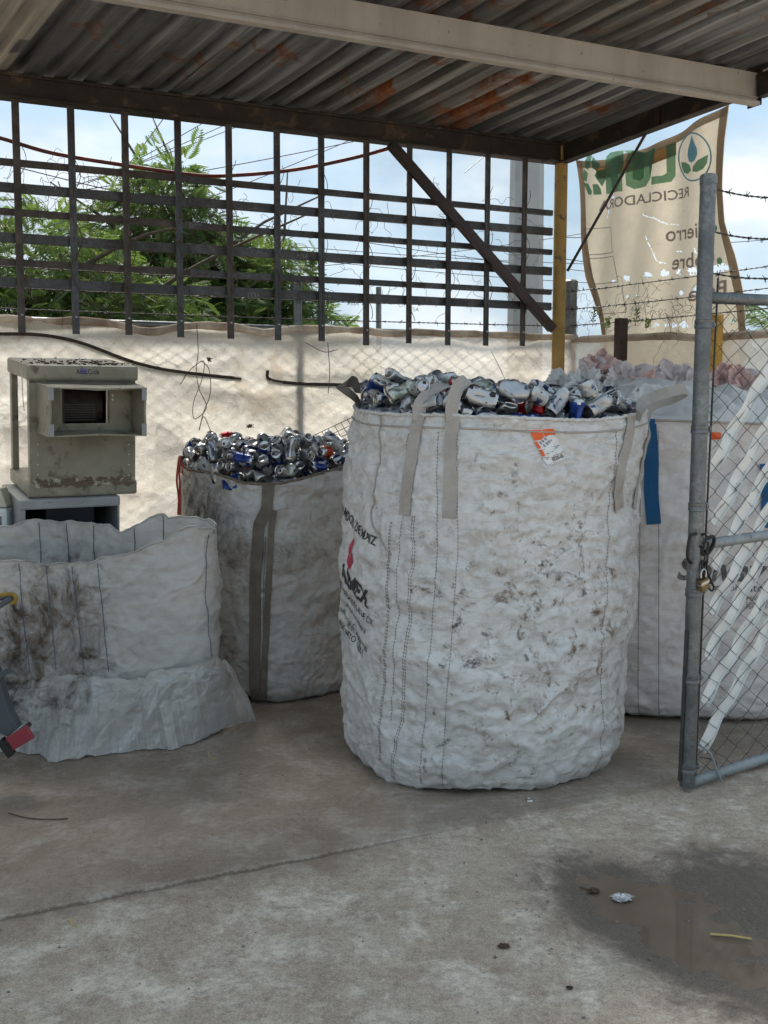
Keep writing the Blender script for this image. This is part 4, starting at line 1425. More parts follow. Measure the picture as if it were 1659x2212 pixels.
TR = R(-15)
put_text(B1, 'ALMIDON DE MAIZ', (815, 1180), 0.036, TR, M['ink'], bag1, 0.012, xs=0.85)
put_text(B1, 'ALMEX', (799, 1314), 0.070, TR, M['ink'], bag1, 0.03, xs=0.9)
put_text(B1, 'ALMIDONES MEXICANOS, S.A. DE C.V.', (809, 1354), 0.026, TR, M['ink'], bag1, 0.012, xs=0.8)
put_text(B1, 'Calzada Zona Industrial', (793, 1369), 0.022, TR, M['ink'], bag1, xs=0.9)
put_text(B1, 'Guadalajara, Jal. C.P. 44940', (784, 1386), 0.022, TR, M['ink'], bag1, xs=0.9)
put_text(B1, 'Tel. 01 33 3668 4500', (795, 1407), 0.022, TR, M['ink'], bag1, xs=0.9)
put_text(B1, 'PESO NETO 1000KG.', (786, 1423), 0.025, TR, M['ink'], bag1, 0.01, xs=0.9)


def islands(v, f):
    par = list(range(len(v)))
    def find(a):
        while par[a] != a:
            par[a] = par[par[a]]; a = par[a]
        return a
    for fc in f:
        for q in fc[1:]:
            par[find(fc[0])] = find(q)
    out = {}
    for fc in f:
        out.setdefault(find(fc[0]), []).append(fc)
    res = []
    for fs_ in out.values():
        ids = sorted({q for fc in fs_ for q in fc}); mp_ = {q: i for i, q in enumerate(ids)}
        res.append((v[ids], [[mp_[q] for q in fc] for fc in fs_]))
    return res


def polyfan(pts, sub=3):
    """fill a polygon and subdivide it so that it can follow a curved surface"""
    bm = bmesh.new()
    bm.faces.new([bm.verts.new((a, b, 0)) for a, b in pts])
    bmesh.ops.triangulate(bm, faces=bm.faces)
    for _ in range(sub):
        bmesh.ops.subdivide_edges(bm, edges=bm.edges, cuts=1)
        bmesh.ops.triangulate(bm, faces=[f for f in bm.faces if len(f.verts) > 3])
    bm.verts.index_update()
    v = np.array([q.co[:2] for q in bm.verts]); f = [[q.index for q in fc.verts] for fc in bm.faces]
    bm.free()
    return v, f


for pts in ([(0.0, 1.0), (-0.3, 0.62), (-0.32, 0.35), (-0.05, 0.05), (0.3, 0.4), (0.28, 0.7)],
            [(-0.5, 0.28), (-0.12, -0.05), (-0.1, -0.3), (0.02, -0.45), (-0.02, -0.95), (-0.5, -0.35)],
            [(0.38, 0.36), (0.03, 0.0), (0.08, -0.25), (0.12, -0.48), (0.16, -0.62), (0.5, -0.4), (0.58, -0.2)]):
    v, f = polyfan(pts)
    B1.decal(v * [0.8, 1.0], f, (768, 1203), TR, 0.082, M['inkred'], bag1, name='lozenge_print')

# sticker on the tall sack
LA, LB, LC, LD = ((1139, 931), (1192, 925), (1222, 992), (1176, 1008))


def label_map(ab):
    out = []
    for a, b in ab:
        u = (LA[0] * (1 - a) + LB[0] * a) * (1 - b) + (LD[0] * (1 - a) + LC[0] * a) * b
        v = (LA[1] * (1 - a) + LB[1] * a) * (1 - b) + (LD[1] * (1 - a) + LC[1] * a) * b
        out.append((u, v))
    return out


_lc = [B1.inv(*p) for p in (LA, LB, LC, LD)]


def label_pts(ab, off):
    ab = np.asarray(ab, float)
    a, b = ab[:, 0], ab[:, 1]
    TH = (_lc[0][0] * (1 - a) + _lc[1][0] * a) * (1 - b) + (_lc[3][0] * (1 - a) + _lc[2][0] * a) * b
    T = (_lc[0][1] * (1 - a) + _lc[1][1] * a) * (1 - b) + (_lc[3][1] * (1 - a) + _lc[2][1] * a) * b
    return B1.surf(TH, T, off)[0]


def label_piece(poly, material, off, parent, name, sub=3):
    v, f = polyfan(poly, sub)
    mb = MB(); mb.add(label_pts(v, off), f)
    return mb.build(name, material, parent)


lab = label_piece([(0, 0), (1, 0), (1, 0.93), (0.95, 1), (0.06, 1), (0, 0.93)], M['label_white'], 0.003, bag1, 'paper_label', 5)
for poly in ([(0.01, 0.02), (0.49, 0.02), (0.49, 0.25), (0.3, 0.3), (0.01, 0.3)], [(0.52, 0.02), (0.99, 0.02), (0.99, 0.22), (0.75, 0.2), (0.56, 0.24), (0.52, 0.2)],
             [(0.0, 0.33), (0.12, 0.33), (0.12, 0.52), (0.0, 0.52)], [(0.0, 0.55), (0.12, 0.55), (0.12, 0.73), (0.0, 0.73)]):
    label_piece(poly, M['label_orange'], 0.0042, lab, 'orange_panel')
v, f = text_mesh('0226-03', 0.02, 0.2)
v = v / [v[:, 0].max(), 0.75]
mb = MB(); mb.add(label_pts(np.stack([0.34 + v[:, 0] * 0.56, 0.93 - v[:, 1] * 0.115], 1), 0.0042), f)
mb.build('lettering', M['ink'], lab)
for (a, b, r_) in ((0.22, 0.38, 0.05), (0.36, 0.34, 0.05), (0.52, 0.3, 0.05), (0.29, 0.47, 0.05), (0.45, 0.43, 0.05), (0.58, 0.4, 0.05), (0.7, 0.36, 0.05), (0.9, 0.92, 0.05)):
    ang = np.linspace(0, 2 * math.pi, 14, endpoint=False)
    ou = np.stack([a + r_ * np.cos(ang), b + r_ * 0.8 * np.sin(ang)], 1); inn = np.stack([a + r_ * 0.68 * np.cos(ang), b + r_ * 0.55 * np.sin(ang)], 1)
    mb = MB(); mb.add(label_pts(np.concatenate([ou, inn]), 0.0042), [(k, (k + 1) % 14, 14 + (k + 1) % 14, 14 + k) for k in range(14)])
    mb.add(label_pts([(a - r_ * 0.4, b - 0.012), (a + r_ * 0.4, b - 0.012), (a + r_ * 0.4, b + 0.012), (a - r_ * 0.4, b + 0.012)], 0.0042), [(0, 1, 2, 3)])
    mb.build('symbol', M['inkgrey'], lab)
for (a0, a1, b) in ((0.16, 0.98, 0.555), (0.04, 0.98, 0.755), (0.1, 0.5, 0.79), (0.55, 0.95, 0.785), (0.1, 0.7, 0.83), (0.1, 0.4, 0.965), (0.2, 0.34, 0.68), (0.4, 0.55, 0.66), (0.62, 0.66, 0.62), (0.72, 0.84, 0.6)):
    mb = MB(); mb.add(label_pts([(a0, b), (a1, b), (a1, b + 0.016), (a0, b + 0.016)], 0.0042), [(0, 1, 2, 3)])
    mb.build('printed_line', M['inkgrey'], lab)

# half-height sack behind it, heaped with crushed cans
B2 = Sack((-0.545, 5.50), [(0.28, 0.0), (0.40, 0.004), (0.44, 0.02), (0.462, 0.06), (0.475, 0.2), (0.48, 0.5), (0.475, 0.8), (0.47, 1.0)],
          3.3, R(-48), lambda th: 1.135 + 0.035 * np.sin(th * 1.0) + 0.02 * np.sin(2 * th + 2.0) + 0.012 * np.sin(5 * th), (0.016, 0.014, 0.007, 0.005), 200, aniso=2.4)
bag2 = empty('bulk_sack', B2.c, 'grimy white bulk sack between the coolers and the tallest sack, heaped with crushed cans', 'sack', 'bulk sacks in the yard')
B2.mesh(520, 190).build('sack_body', M['sack2'], bag2, smooth=True)
hem_tube(B2, bag2, M['webdark'], 0.007)
B2.strap([(578, 1018), (576, 1100), (560, 1135), (556, 1250), (552, 1400), (556, 1508)], 0.055, M['webdark'], bag2, 60, off=0.012, th_=0.006)
B2.strap([(590, 1100), (586, 1140), (582, 1250), (574, 1400), (572, 1505)], 0.03, M['webdark'], bag2, 60, off=0.010, th_=0.006)
for du in (566, 574, 581):
    B2.stitches([(du, 1160), (du - 3, 1300), (du - 6, 1480)], M['stitch'], bag2, w=0.004)
q0, _ = rimpt(B2, 408, 1000)
loop_strap('lifting_loop', [D(412, 1005, 5.45), D(411, 985, 5.5), D(414, 965, 5.55), D(424, 956, 5.58), D(440, 962, 5.6), D(455, 980, 5.6), D(462, 1000, 5.6)], 0.05, M['webdark'], bag2, (0.2, 0.9, 0.2), 0.006)
rs = np.random.RandomState(8)
for (u, v, n, spread) in ((440, 1016, 46, 0.05), (545, 1012, 26, 0.035), (756, 1040, 20, 0.03), (462, 1010, 18, 0.03)):
    c = D(u, v, 5.1 + abs(u - 575) * 0.0018) + np.array([0, -0.02, 0.0])
    mb = MB()
    for _ in range(n):
        a = rs.normal(size=3) * [spread, 0.012, spread * 0.45]
        b = a + rs.normal(size=3) * [spread * 0.5, 0.01, spread * 0.5]
        mb.tube(smooth_path([c + a, c + (a + b) / 2 + rs.normal(size=3) * 0.008, c + b], 6), 0.0016, 4)
    mb.build('frayed_twine', M['ropered'], bag2)
for dx in (0, 0.012):
    mb = MB()
    mb.tube(smooth_path([D(388 + dx * 200, 985, 5.32), D(384 + dx * 300, 1010, 5.28), D(382 + dx * 500, 1040, 5.27), D(386 + dx * 300, 1075, 5.27), D(385 + dx * 300, 1112, 5.27)], 30), 0.0055, 6)
    mb.build('hanging_rope', M['ropered'], bag2, smooth=True)

# sack on the right, tied shut
B4 = Sack((1.46, 5.27), [(0.35, 0.0), (0.53, 0.004), (0.58, 0.02), (0.605, 0.05), (0.62, 0.15), (0.635, 0.4), (0.64, 0.7), (0.635, 1.0)],
          3.0, R(-4), lambda th: 1.365 + 0.012 * np.sin(2 * th), (0.014, 0.010, 0.005, 0.004), 300, aniso=2.0)
bag4 = empty('bulk_sack', B4.c, 'tied-up pinkish white bulk sack with blue strap behind the gate', 'sack', 'bulk sacks in the yard')
B4.mesh(460, 170).build('sack_body', M['sack4'], bag4, smooth=True)
RA = D(1250, 818, 5.36); RB = D(1690, 858, 5.2)
th = np.linspace(0, 2 * math.pi, 300, endpoint=False)
rim, _ = B4.surf(th, np.ones(300))
tt = np.clip(((rim - RA) @ (RB - RA)) / np.dot(RB - RA, RB - RA), 0.0, 1)
rg = RA + tt[:, None] * (RB - RA)
rows = []
for k in np.linspace(0, 1, 70):
    p = rim * (1 - k) + rg * k
    p[:, 2] = rim[:, 2] * (1 - k) + rg[:, 2] * k + 0.07 * math.sin(math.pi * min(1, k * 1.02)) ** 0.75
    q = (p - B4.c)
    d = (0.034 * facet(np.stack([th * 3.5 + k * 2.5, 0 * th + k * 2.2], 1), 330, 0.3) + 0.024 * facet(np.stack([th * 9 + k * 5, 0 * th + k * 4], 1), 340, 0.3) + 0.012 * facet(np.stack([th * 24 + k * 12, 0 * th + k * 9], 1), 350, 0.3)) * min(1, k * 6) * (1.1 - k * 0.5)
    p = p + np.stack([0.25 * np.cos(th), 0.25 * np.sin(th), 0 * th + 1], 1) * d[:, None]
    rows.append(p)
mb = MB(); mb.grid(np.array(rows), wrap=True)
mb.build('closing_skirt', M['film'], bag4, smooth=True)
P, N = B4.rimline(240)
mb = MB(); mb.tube(P + N * 0.003, 0.006, 6, closed=True)
mb.build('rim_seam', M['web'], bag4, smooth=True)
k = np.linspace(0, 1, 120)
ln = RA + k[:, None] * (RB - RA) + UP * (0.05 + 0.014 * np.sin(k * 17))[:, None]
rows = []
for a in np.linspace(0, 2 * math.pi, 40, endpoint=False):
    tw = a + k * 16
    r_ = 0.045 + 0.014 * np.sin(3 * tw) + 0.013 * pn(np.stack([k * 14, 0 * k + a, 0 * k], 1), 360) + 0.008 * np.sin(k * 60 + a)
    rows.append(ln + np.cross((RB - RA) / np.linalg.norm(RB - RA), UP)[None, :] * (r_ * np.cos(a) * 1.3)[:, None] + UP * (r_ * np.sin(a))[:, None])
rows = np.array(rows).transpose(1, 0, 2)
mb = MB(); mb.grid(rows, wrap=True)
mb.build('twisted_neck', M['pinkpale'], bag4, smooth=True)


def knot(c, r, seed, open_=True):
    """a bunched rosette of film: a folded cup over a gathered stem"""
    nth, nr = 90, 40
    th = np.linspace(0, 2 * math.pi, nth, endpoint=False)
    rows = []
    for k in np.linspace(0, 1, nr):
        if k < 0.62:
            a = k / 0.62
            rad = r * (0.45 + 0.6 * math.sin(a * math.pi * 0.62)); z = -0.9 * r + 1.75 * r * a
        else:
            a = (k - 0.62) / 0.38
            rad = r * (0.97 - 0.8 * a); z = 0.85 * r - 0.95 * r * a
        cd_ = np.stack([np.cos(th) * 1.6 + seed, np.sin(th) * 1.6, 0 * th + k * 1.5], 1)
        fold = 0.75 * r * pn(cd_, 7) + 0.4 * r * (np.abs(pn(cd_ * 2.1, 8)) - 0.2) + 0.25 * r * (np.abs(pn(cd_ * 4.5, 9)) - 0.2)
        rr_ = rad + fold * (0.4 + k)
        rows.append(np.stack([rr_ * np.cos(th), rr_ * np.sin(th), 0 * th + z + 0.25 * fold], 1))
    q = np.array(rows)
    f = q.reshape(-1, 3)
    f += (crumple(f, 28.0, int(seed * 10) + 1, 0.6) * 0.1 * r)[:, None] * f / np.maximum(np.linalg.norm(f, axis=1, keepdims=True), 1e-6)
    tilt = Matrix.Rotation(0.75, 3, 'X') @ Matrix.Rotation(-0.25, 3, 'Y')
    f = f @ np.array(tilt.transposed())
    mb = MB(); mb.grid((f + np.asarray(c)).reshape(nr, nth, 3), wrap=True)
    return mb


knot(D(1294, 790, 5.3), 0.062, 1.3).build('knot', M['pink'], bag4, smooth=True)
knot(D(1312, 808, 5.26), 0.045, 4.1).build('knot', M['pinkpale'], bag4, smooth=True)
knot(D(1566, 832, 5.15), 0.075, 2.2).build('knot', M['pink'], bag4, smooth=True)
knot(D(1420, 812, 5.28), 0.035, 6.2).build('knot', M['pinkpale'], bag4, smooth=True)
for i_, (u, v, y, rr_, mk) in enumerate([(1215, 850, 5.2, 0.085, 'film'), (1262, 838, 5.15, 0.075, 'film'), (1345, 828, 5.2, 0.08, 'pinkpale'), (1392, 835, 5.16, 0.06, 'pink'), (1455, 832, 5.2, 0.085, 'pinkpale'), (1500, 845, 5.1, 0.07, 'pinkpale'), (1605, 850, 5.08, 0.085, 'pink'), (1640, 850, 5.15, 0.08, 'pinkpale'), (1440, 872, 4.95, 0.09, 'film'), (1330, 868, 4.98, 0.08, 'film')]):
    knot(D(u, v + 2, y), rr_, 8.3 + i_ * 1.7).build('bunched_film', M[mk], bag4, smooth=True)
B4.strap([(1404, 918), (1408, 1000), (1405, 1060), (1414, 1132)], 0.062, M['webblue'], bag4, off=0.008)
B4.strap([(1400, 912), (1416, 910)], 0.03, M['webblue'], bag4, 6, off=0.012)
B4.strap([(1652, 1000), (1655, 1060), (1652, 1140)], 0.05, M['webblue'], bag4, off=0.01)
for u0 in (1384, 1422):
    B4.stitches([(u0 + 2, 930), (u0, 1200), (u0 + 4, 1550)], M['stitch'], bag4, w=0.0035)
v, f = text_mesh('Solvay', 0.03, 0.15, 1.0, 0.25)
for v_, f_ in islands(v, f):
    B4.decal(v_, f_, (1463, 1252), R(-1), 0.145, M['inkgrey'], bag4, name='letter')
v, f = text_mesh('carbonato r.p. 20', 0.0, 0.3)
for v_, f_ in islands(v, f):
    B4.decal(v_, f_, (1545, 1277), 0, 0.05, M['inkgrey'], bag4, name='letter')
for i_, s_ in enumerate(('PESO NETO', 'Lote Produccion', 'MADE IN MEXICO')):
    v, f = text_mesh(s_, 0.0, 0.4)
    B4.decal(v, f, (1612, 1298 + i_ * 9), 0, 0.026, M['inkgrey'], bag4)
v, f = polyfan([(0, 0), (1, 0.05), (1.05, 0.7), (0.05, 0.75)])
B4.decal(v, f, (1533, 950), 0, 0.045, M['label_orange'], bag4, name='orange_label')

# empty sack slumped open at the left
_fr = [(-60, 1210), (0, 1213), (45, 1211), (155, 1219), (213, 1215), (275, 1199), (344, 1176), (412, 1154), (455, 1141)]
_bk = [(-60, 1150), (17, 1133), (62, 1123), (103, 1121), (172, 1126), (241, 1137), (268, 1150), (309, 1130), (371, 1102), (382, 1113), (430, 1117)]
_z3 = []
for (u, v), yy in [(q, 4.62 - 0.2) for q in _fr] + [(q, 4.62 + 0.2) for q in _bk]:
    p = D(u, v, yy)
    _z3.append((math.atan2((p[1] - 4.62) / 0.38, (p[0] + 1.33) / 1.2), float(p[2])))
_z3.append((0.0, 0.905)); _z3.append((-0.25, 0.9)); _z3.append((3.1415, 0.79)); _z3.append((-3.1415, 0.79))
_z3.sort()
_z3a = np.array([a for a, _ in _z3]); _z3z = np.array([b for _, b in _z3])


def rim3(th):
    th = np.asarray(th)
    return np.interp((th + math.pi) % (2 * math.pi) - math.pi, _z3a, _z3z) + 0.006 * np.sin(9 * th + 1) + 0.004 * np.sin(23 * th) + 0.003 * np.sin(41 * th)


B3 = Sack((-1.33, 4.62), [(0.40, 0.0), (0.50, 0.004), (0.515, 0.03), (0.52, 0.2), (0.525, 0.5), (0.53, 0.8), (0.535, 1.0)],
          4.0, 0.0, rim3, (0.022, 0.022, 0.010, 0.005), 400, aniso=0.8, ab=(1.2, 0.38))
bag3 = empty('bulk_sack', B3.c, 'empty white bulk sack slumped open at lower left with torn skirt and brown stain', 'sack', 'bulk sacks in the yard')
B3.mesh(520, 130).build('sack_body', M['sack3'], bag3, smooth=True)
hem_tube(B3, bag3, M['sack3'], 0.004)
for px in ([(45, 1216), (52, 1300), (62, 1400), (72, 1455)], [(102, 1216), (108, 1300), (118, 1400), (124, 1452)], [(156, 1224), (163, 1300), (174, 1380), (182, 1450)],
           [(209, 1220), (218, 1300), (224, 1380), (234, 1458)], [(445, 1155), (441, 1220), (438, 1300), (446, 1420)], [(474, 1160), (478, 1260), (476, 1330)]):
    B3.stitches(px, M['stitchblue'], bag3, dash=0.02, gap=0.002, w=0.003)
for (a, z0, z1) in ((1.05, 0.99, 0.62), (1.25, 0.99, 0.6), (1.55, 0.99, 0.6), (1.75, 0.99, 0.6), (1.95, 0.99, 0.6), (2.7, 0.99, 0.6)):
    P, N = B3.surf(np.full(30, a), np.linspace(z0, z1, 30), -0.003)
    mb = MB(); mb.tube(P, 0.0018, 4); mb.build('seam_thread', M['stitchblue'], bag3)
top = [(-90, 1492), (34, 1480), (103, 1463), (155, 1457), (206, 1463), (292, 1470), (327, 1453), (412, 1439), (470, 1424), (492, 1430)]
bot = [(-90, 1640), (7, 1623), (76, 1630), (120, 1651), (186, 1635), (292, 1622), (371, 1620), (443, 1597), (516, 1563), (557, 1558)]
yf = [4.40, 4.40, 4.40, 4.40, 4.40, 4.40, 4.40, 4.41, 4.45, 4.55]
NS, NR = 420, 90
T3 = np.array([D(u, v, y) for (u, v), y in zip(top, yf)])
Bo3 = np.array([G(u, v, 0.004) for (u, v) in bot])
kk = np.linspace(0, len(top) - 1, NS)
tp = np.stack([np.interp(kk, range(len(top)), T3[:, i]) for i in range(3)], 1)
bp = np.stack([np.interp(kk, range(len(top)), Bo3[:, i]) for i in range(3)], 1)
tp[:, 2] += 0.02 * pn(np.stack([kk * 1.7, 0 * kk, 0 * kk], 1), 414) + 0.008 * pn(np.stack([kk * 6, 0 * kk, 0 * kk], 1), 415)
bp[:, 1] += 0.045 * pn(np.stack([kk * 1.6, 0 * kk, 0 * kk + 2], 1), 416) + 0.02 * pn(np.stack([kk * 3.1, 0 * kk, 0 * kk], 1), 410) + 0.008 * pn(np.stack([kk * 17, 0 * kk, 0 * kk], 1), 411)
frs = np.random.RandomState(77)
FOLDS = []
for _ in range(13):
    k0 = frs.uniform(0.0, 9.0)
    FOLDS.append((k0, k0 + frs.normal() * 1.5, frs.uniform(0.4, 1.3), frs.uniform(0.04, 0.10) * (1 if frs.rand() < 0.7 else -0.7), frs.uniform(0.25, 0.75), frs.uniform(0.0, 0.35)))
rows = []
for r_ in np.linspace(0, 1, NR):
    p = tp * (1 - r_) + bp * r_
    p[:, 2] = tp[:, 2] * (1 - r_) ** 1.0 + 0.002 + 0.035 * math.sin(math.pi * r_)
    c2 = np.stack([kk * 0.5 + 0.5 * r_, 0 * kk + r_ * 1.15, 0 * kk], 1)
    qa = np.stack([kk * 1.5 + 0.9 * r_, 0 * kk + r_ * 0.75], 1); qb = np.stack([kk * 2.4 - 1.6 * r_, 0 * kk + r_ * 1.6], 1)
    f1 = 0.03 * facet(qa * [0.7, 1.3] + 1.7, 420, 0.22) + 0.010 * facet(c2[:, :2] * 10, 430, 0.3) + 0.003 * facet(c2[:, :2] * 24, 431, 0.3) + 0.01
    for (k0, k1, wf, af, sk_, r0) in FOLDS:
        x = (kk - (k0 + (k1 - k0) * r_ + 0.08 * math.sin(5 * r_ + k0))) / (wf * (0.35 + 0.9 * r_))
        up_ = np.clip(1 - np.where(x < 0, -x / (2 * sk_), x / (2 * (1 - sk_))), 0, 1)
        f1 = f1 + af * min(1.0, max(0.0, (r_ - r0) * 3.0 + 0.25)) * up_ ** 1.3
    f1 = f1 * min(1, r_ * 3 + 0.15) * (1 - 0.4 * r_ ** 3)
    p = p + np.outer(f1, np.array([0.1, -0.75, 0.55]))
    p[:, 2] = np.maximum(p[:, 2], 0.003 + 0.003 * r_)
    rows.append(p)
mb = MB(); mb.grid(np.array(rows))
mb.build('torn_skirt', M['sack3'], bag3, smooth=True)
mb = MB()
for _ in range(60):
    k_ = rs.uniform(0, NS - 1)
    c = bp[int(k_)] + np.array([0, 0, 0.004])
    mb.tube([c, c + np.array([rs.normal() * 0.012, -abs(rs.normal()) * 0.02, 0.0])], 0.0009, 3)
mb.build('frayed_threads', M['web'], bag3)
# ------------------------------------------------------------------ drink cans heaped in the two open sacks
CAN_PROF = [(0.0, 0.006), (0.017, 0.007), (0.0235, 0.0015), (0.026, 0.0), (0.0285, 0.004), (0.0325, 0.013), (0.033, 0.02), (0.033, 0.032), (0.033, 0.044), (0.033, 0.056),
            (0.033, 0.068), (0.033, 0.08), (0.033, 0.092), (0.033, 0.102), (0.0305, 0.110), (0.0272, 0.1175), (0.0272, 0.1205), (0.0262, 0.1215)]


def can_deform(p, var):           # p (n,3) about the can's foot; the ways a can gets crushed
    p = np.array(p, float)
    x, y, z = p[:, 0].copy(), p[:, 1].copy(), p[:, 2].copy()
    th = np.arctan2(y, x)
    zn = z / 0.12
    if var == 1:                  # pinched waist
        g = np.exp(-((z - 0.058) / 0.026) ** 2)
        k = 0.72 * g * np.clip(np.cos(th - 0.4), 0, 1) ** 0.6
        x, y = x * (1 - k), y * (1 - k * 0.5)
        x += 0.004 * g * np.sign(np.sin(3 * th)) * np.abs(np.sin(3 * th))
    elif var == 2:                # trodden flat
        g = np.clip(1.15 - np.abs(zn - 0.5) * 1.1, 0.35, 1)
        y = y * (1 - 0.76 * g) + 0.004 * np.sin(z * 120 + x * 60)
        x = x * (1 + 0.28 * g)
    elif var == 3:                # pressed end to end
        r = 1 + 0.14 * np.sin(z * 260 + 2 * np.sin(th * 2)) * np.exp(-((zn - 0.5) / 0.33) ** 2)
        x, y = x * r, y * r
        z = np.where(zn < 0.15, z, np.where(zn > 0.85, z - 0.048, 0.018 + (z - 0.018) * (0.036 / 0.084)))
        x = x + 0.12 * (z - 0.03) * 1.5
    elif var == 4:                # wrung
        a = 1.4 * np.clip((zn - 0.25) / 0.5, 0, 1)
        g = np.exp(-((zn - 0.5) / 0.25) ** 2)
        r = 1 - g * (0.38 + 0.3 * np.sin(3 * th + 5 * zn))
        c, s = np.cos(a), np.sin(a)
        x, y = r * (c * x - s * y), r * (s * x + c * y)
    elif var == 5:                # folded over
        g = np.exp(-((zn - 0.52) / 0.2) ** 2)
        y = y * (1 - 0.7 * g)
        x = x * (1 + 0.2 * g)
        a = 0.85 * np.clip((zn - 0.38) / 0.28, 0, 1)
        zc = 0.056
        dz = z - zc
        m = z > zc * 0.85
        y2 = np.where(m, np.cos(a) * y + np.sin(a) * np.maximum(dz, 0), y)
        z2 = np.where(m, zc + np.cos(a) * dz - np.sin(a) * y, z)
        y, z = y2, z2
    elif var == 6:                # one long dent down the side
        k = 0.95 * np.clip(np.cos(th + 1.0), 0, 1) ** 1.3 * np.clip(1.1 - np.abs(zn - 0.5) * 1.6, 0, 1)
        x, y = x * (1 - k), y * (1 - k)
    if var:                       # small sharp dents all over
        k = np.exp(-((zn - 0.5) / 0.36) ** 4)
        w = 0.0042 * k * (np.abs(((th * 2.2 + z * 55) % 2) - 1) + np.abs(((th * 3.1 - z * 71 + var) % 2) - 1) - 1)
        x = x + w * np.cos(th) * 1.6; y = y + w * np.sin(th) * 1.6
    return np.stack([x, y, z], 1)


def can_points(var, n=20):
    v = []
    for (r, h) in CAN_PROF:
        for k in range(n):
            a = 2 * math.pi * k / n
            v.append((r * math.cos(a), r * math.sin(a), h))
    return can_deform(v, var)


def can_mat(name, a, b, c, thr=0.5, metal=0.6, rough=0.32, scale=22.0):
    t = NT(name)
    oi = t.n('ObjectInfo').outputs['Random']
    off = t.n('CombineXYZ', {'X': t.math('MULTIPLY', oi, 3.0), 'Y': 0.0, 'Z': t.math('MULTIPLY', oi, 5.0)})
    p = t.n('VectorMath', {0: t.co(), 1: off}, operation='ADD')
    m1 = t.ramp(t.noise(scale, 1, 0.4, vec=p), thr, thr + 0.02)
    m2 = t.ramp(t.noise(scale * 1.7, 0, 0.4, vec=t.n('Mapping', {'Vector': p, 'Scale': (1, 1, 0.55)})), 0.64, 0.66)
    col = t.mix(m1, a, b)
    col = t.mix(m2, col, c)
    mm = t.math('SUBTRACT', metal, t.math('MULTIPLY', m1, 0.35))
    return t.done(t.pbsdf(col, rough, mm, t.bump(t.noise(45, 3), 0.08, 0.004)))


CM = [can_mat('can_silver', (0.42, 0.43, 0.45), (0.36, 0.38, 0.4), (0.1, 0.11, 0.14), 0.5, 0.85),
      can_mat('can_silver_navy', (0.42, 0.43, 0.46), (0.015, 0.025, 0.09), (0.5, 0.52, 0.54), 0.5, 0.75),
      can_mat('can_blue', (0.015, 0.04, 0.2), (0.02, 0.06, 0.28), (0.6, 0.62, 0.66), 0.5),
      can_mat('can_red', (0.36, 0.015, 0.02), (0.6, 0.6, 0.6), (0.3, 0.01, 0.015), 0.56),
      can_mat('can_orange', (0.5, 0.06, 0.015), (0.4, 0.04, 0.015), (0.6, 0.55, 0.5), 0.5),
      can_mat('can_white', (0.5, 0.51, 0.51), (0.4, 0.42, 0.43), (0.05, 0.07, 0.16), 0.5, 0.45),
      can_mat('can_greenish', (0.42, 0.46, 0.4), (0.55, 0.58, 0.53), (0.08, 0.12, 0.1), 0.5, 0.6),
      can_mat('can_white_black', (0.46, 0.47, 0.48), (0.015, 0.015, 0.018), (0.46, 0.47, 0.48), 0.53, 0.6)]
CNAME = ['plain silver', 'silver and navy', 'dark blue', 'red', 'orange red', 'white', 'pale green', 'white and black']
M['canmetal'] = plain('can_aluminium', (0.5, 0.51, 0.52), 0.26, 0.95, 0.12, 40)
NSEG = 20
BODY, LID = {}, {}
for var in range(7):
    v = can_points(var, NSEG)
    fs = []
    n = NSEG
    for i in range(len(CAN_PROF) - 1):
        for k in range(n):
            k2 = (k + 1) % n
            fs.append((i * n + k, i * n + k2, (i + 1) * n + k2, (i + 1) * n + k))
    fs_base = [f for i, f in enumerate(fs) if i // n < 4]
    mb = MB(); mb.add(v, fs)
    me = bpy.data.meshes.new('can_body'); me.from_pydata(v.tolist(), [], fs); me.validate()
    me.polygons.foreach_set('use_smooth', [True] * len(me.polygons))
    idx = [1 if (i // n < 4 or i // n >= len(CAN_PROF) - 4) else 0 for i in range(len(me.polygons))]
    BODY[var] = (me, idx)
    # lid: recessed disc, rim, pull tab and mouth
    lp = [(0.0262, 0.1215), (0.0245, 0.1212), (0.0238, 0.1178), (0.0225, 0.1178), (0.0215, 0.1192), (0.010, 0.1193), (0.0, 0.1193)]
    lv = []
    for (r_, h_) in lp:
        for k in range(n):
            a = 2 * math.pi * k / n
            lv.append((r_ * math.cos(a), r_ * math.sin(a), h_))
    lf = []
    for i in range(len(lp) - 1):
        for k in range(n):
            k2 = (k + 1) % n
            lf.append((i * n + k, i * n + k2, (i + 1) * n + k2, (i + 1) * n + k))
    b0_ = len(lv)
    tabp = []
    for k in range(10):
        a = 2 * math.pi * k / 10
        tabp.append((-0.003 + 0.011 * math.cos(a), 0.0062 * math.sin(a)))
    lv += [(x, y, 0.1212) for x, y in tabp] + [(x * 0.5 - 0.004, y * 0.45, 0.1212) for x, y in tabp]
    lf += [(b0_ + k, b0_ + (k + 1) % 10, b0_ + 10 + (k + 1) % 10, b0_ + 10 + k) for k in range(10)]
    nlid = len(lf)
    b1_ = len(lv)
    lv += [(0.0125 + 0.0075 * math.cos(2 * math.pi * k / 10), 0.008 * math.sin(2 * math.pi * k / 10), 0.1199) for k in range(10)]
    lf.append(tuple(b1_ + k for k in range(10)))
    lv = can_deform(lv, var)
    ml = bpy.data.meshes.new('can_lid'); ml.from_pydata(lv.tolist(), [], lf); ml.validate()
    ml.polygons.foreach_set('use_smooth', [True] * len(ml.polygons))
    ml.materials.append(M['canmetal']); ml.materials.append(M['black'])
    ml.polygons[len(ml.polygons) - 1].material_index = 1
    LID[var] = ml
MESH = {}


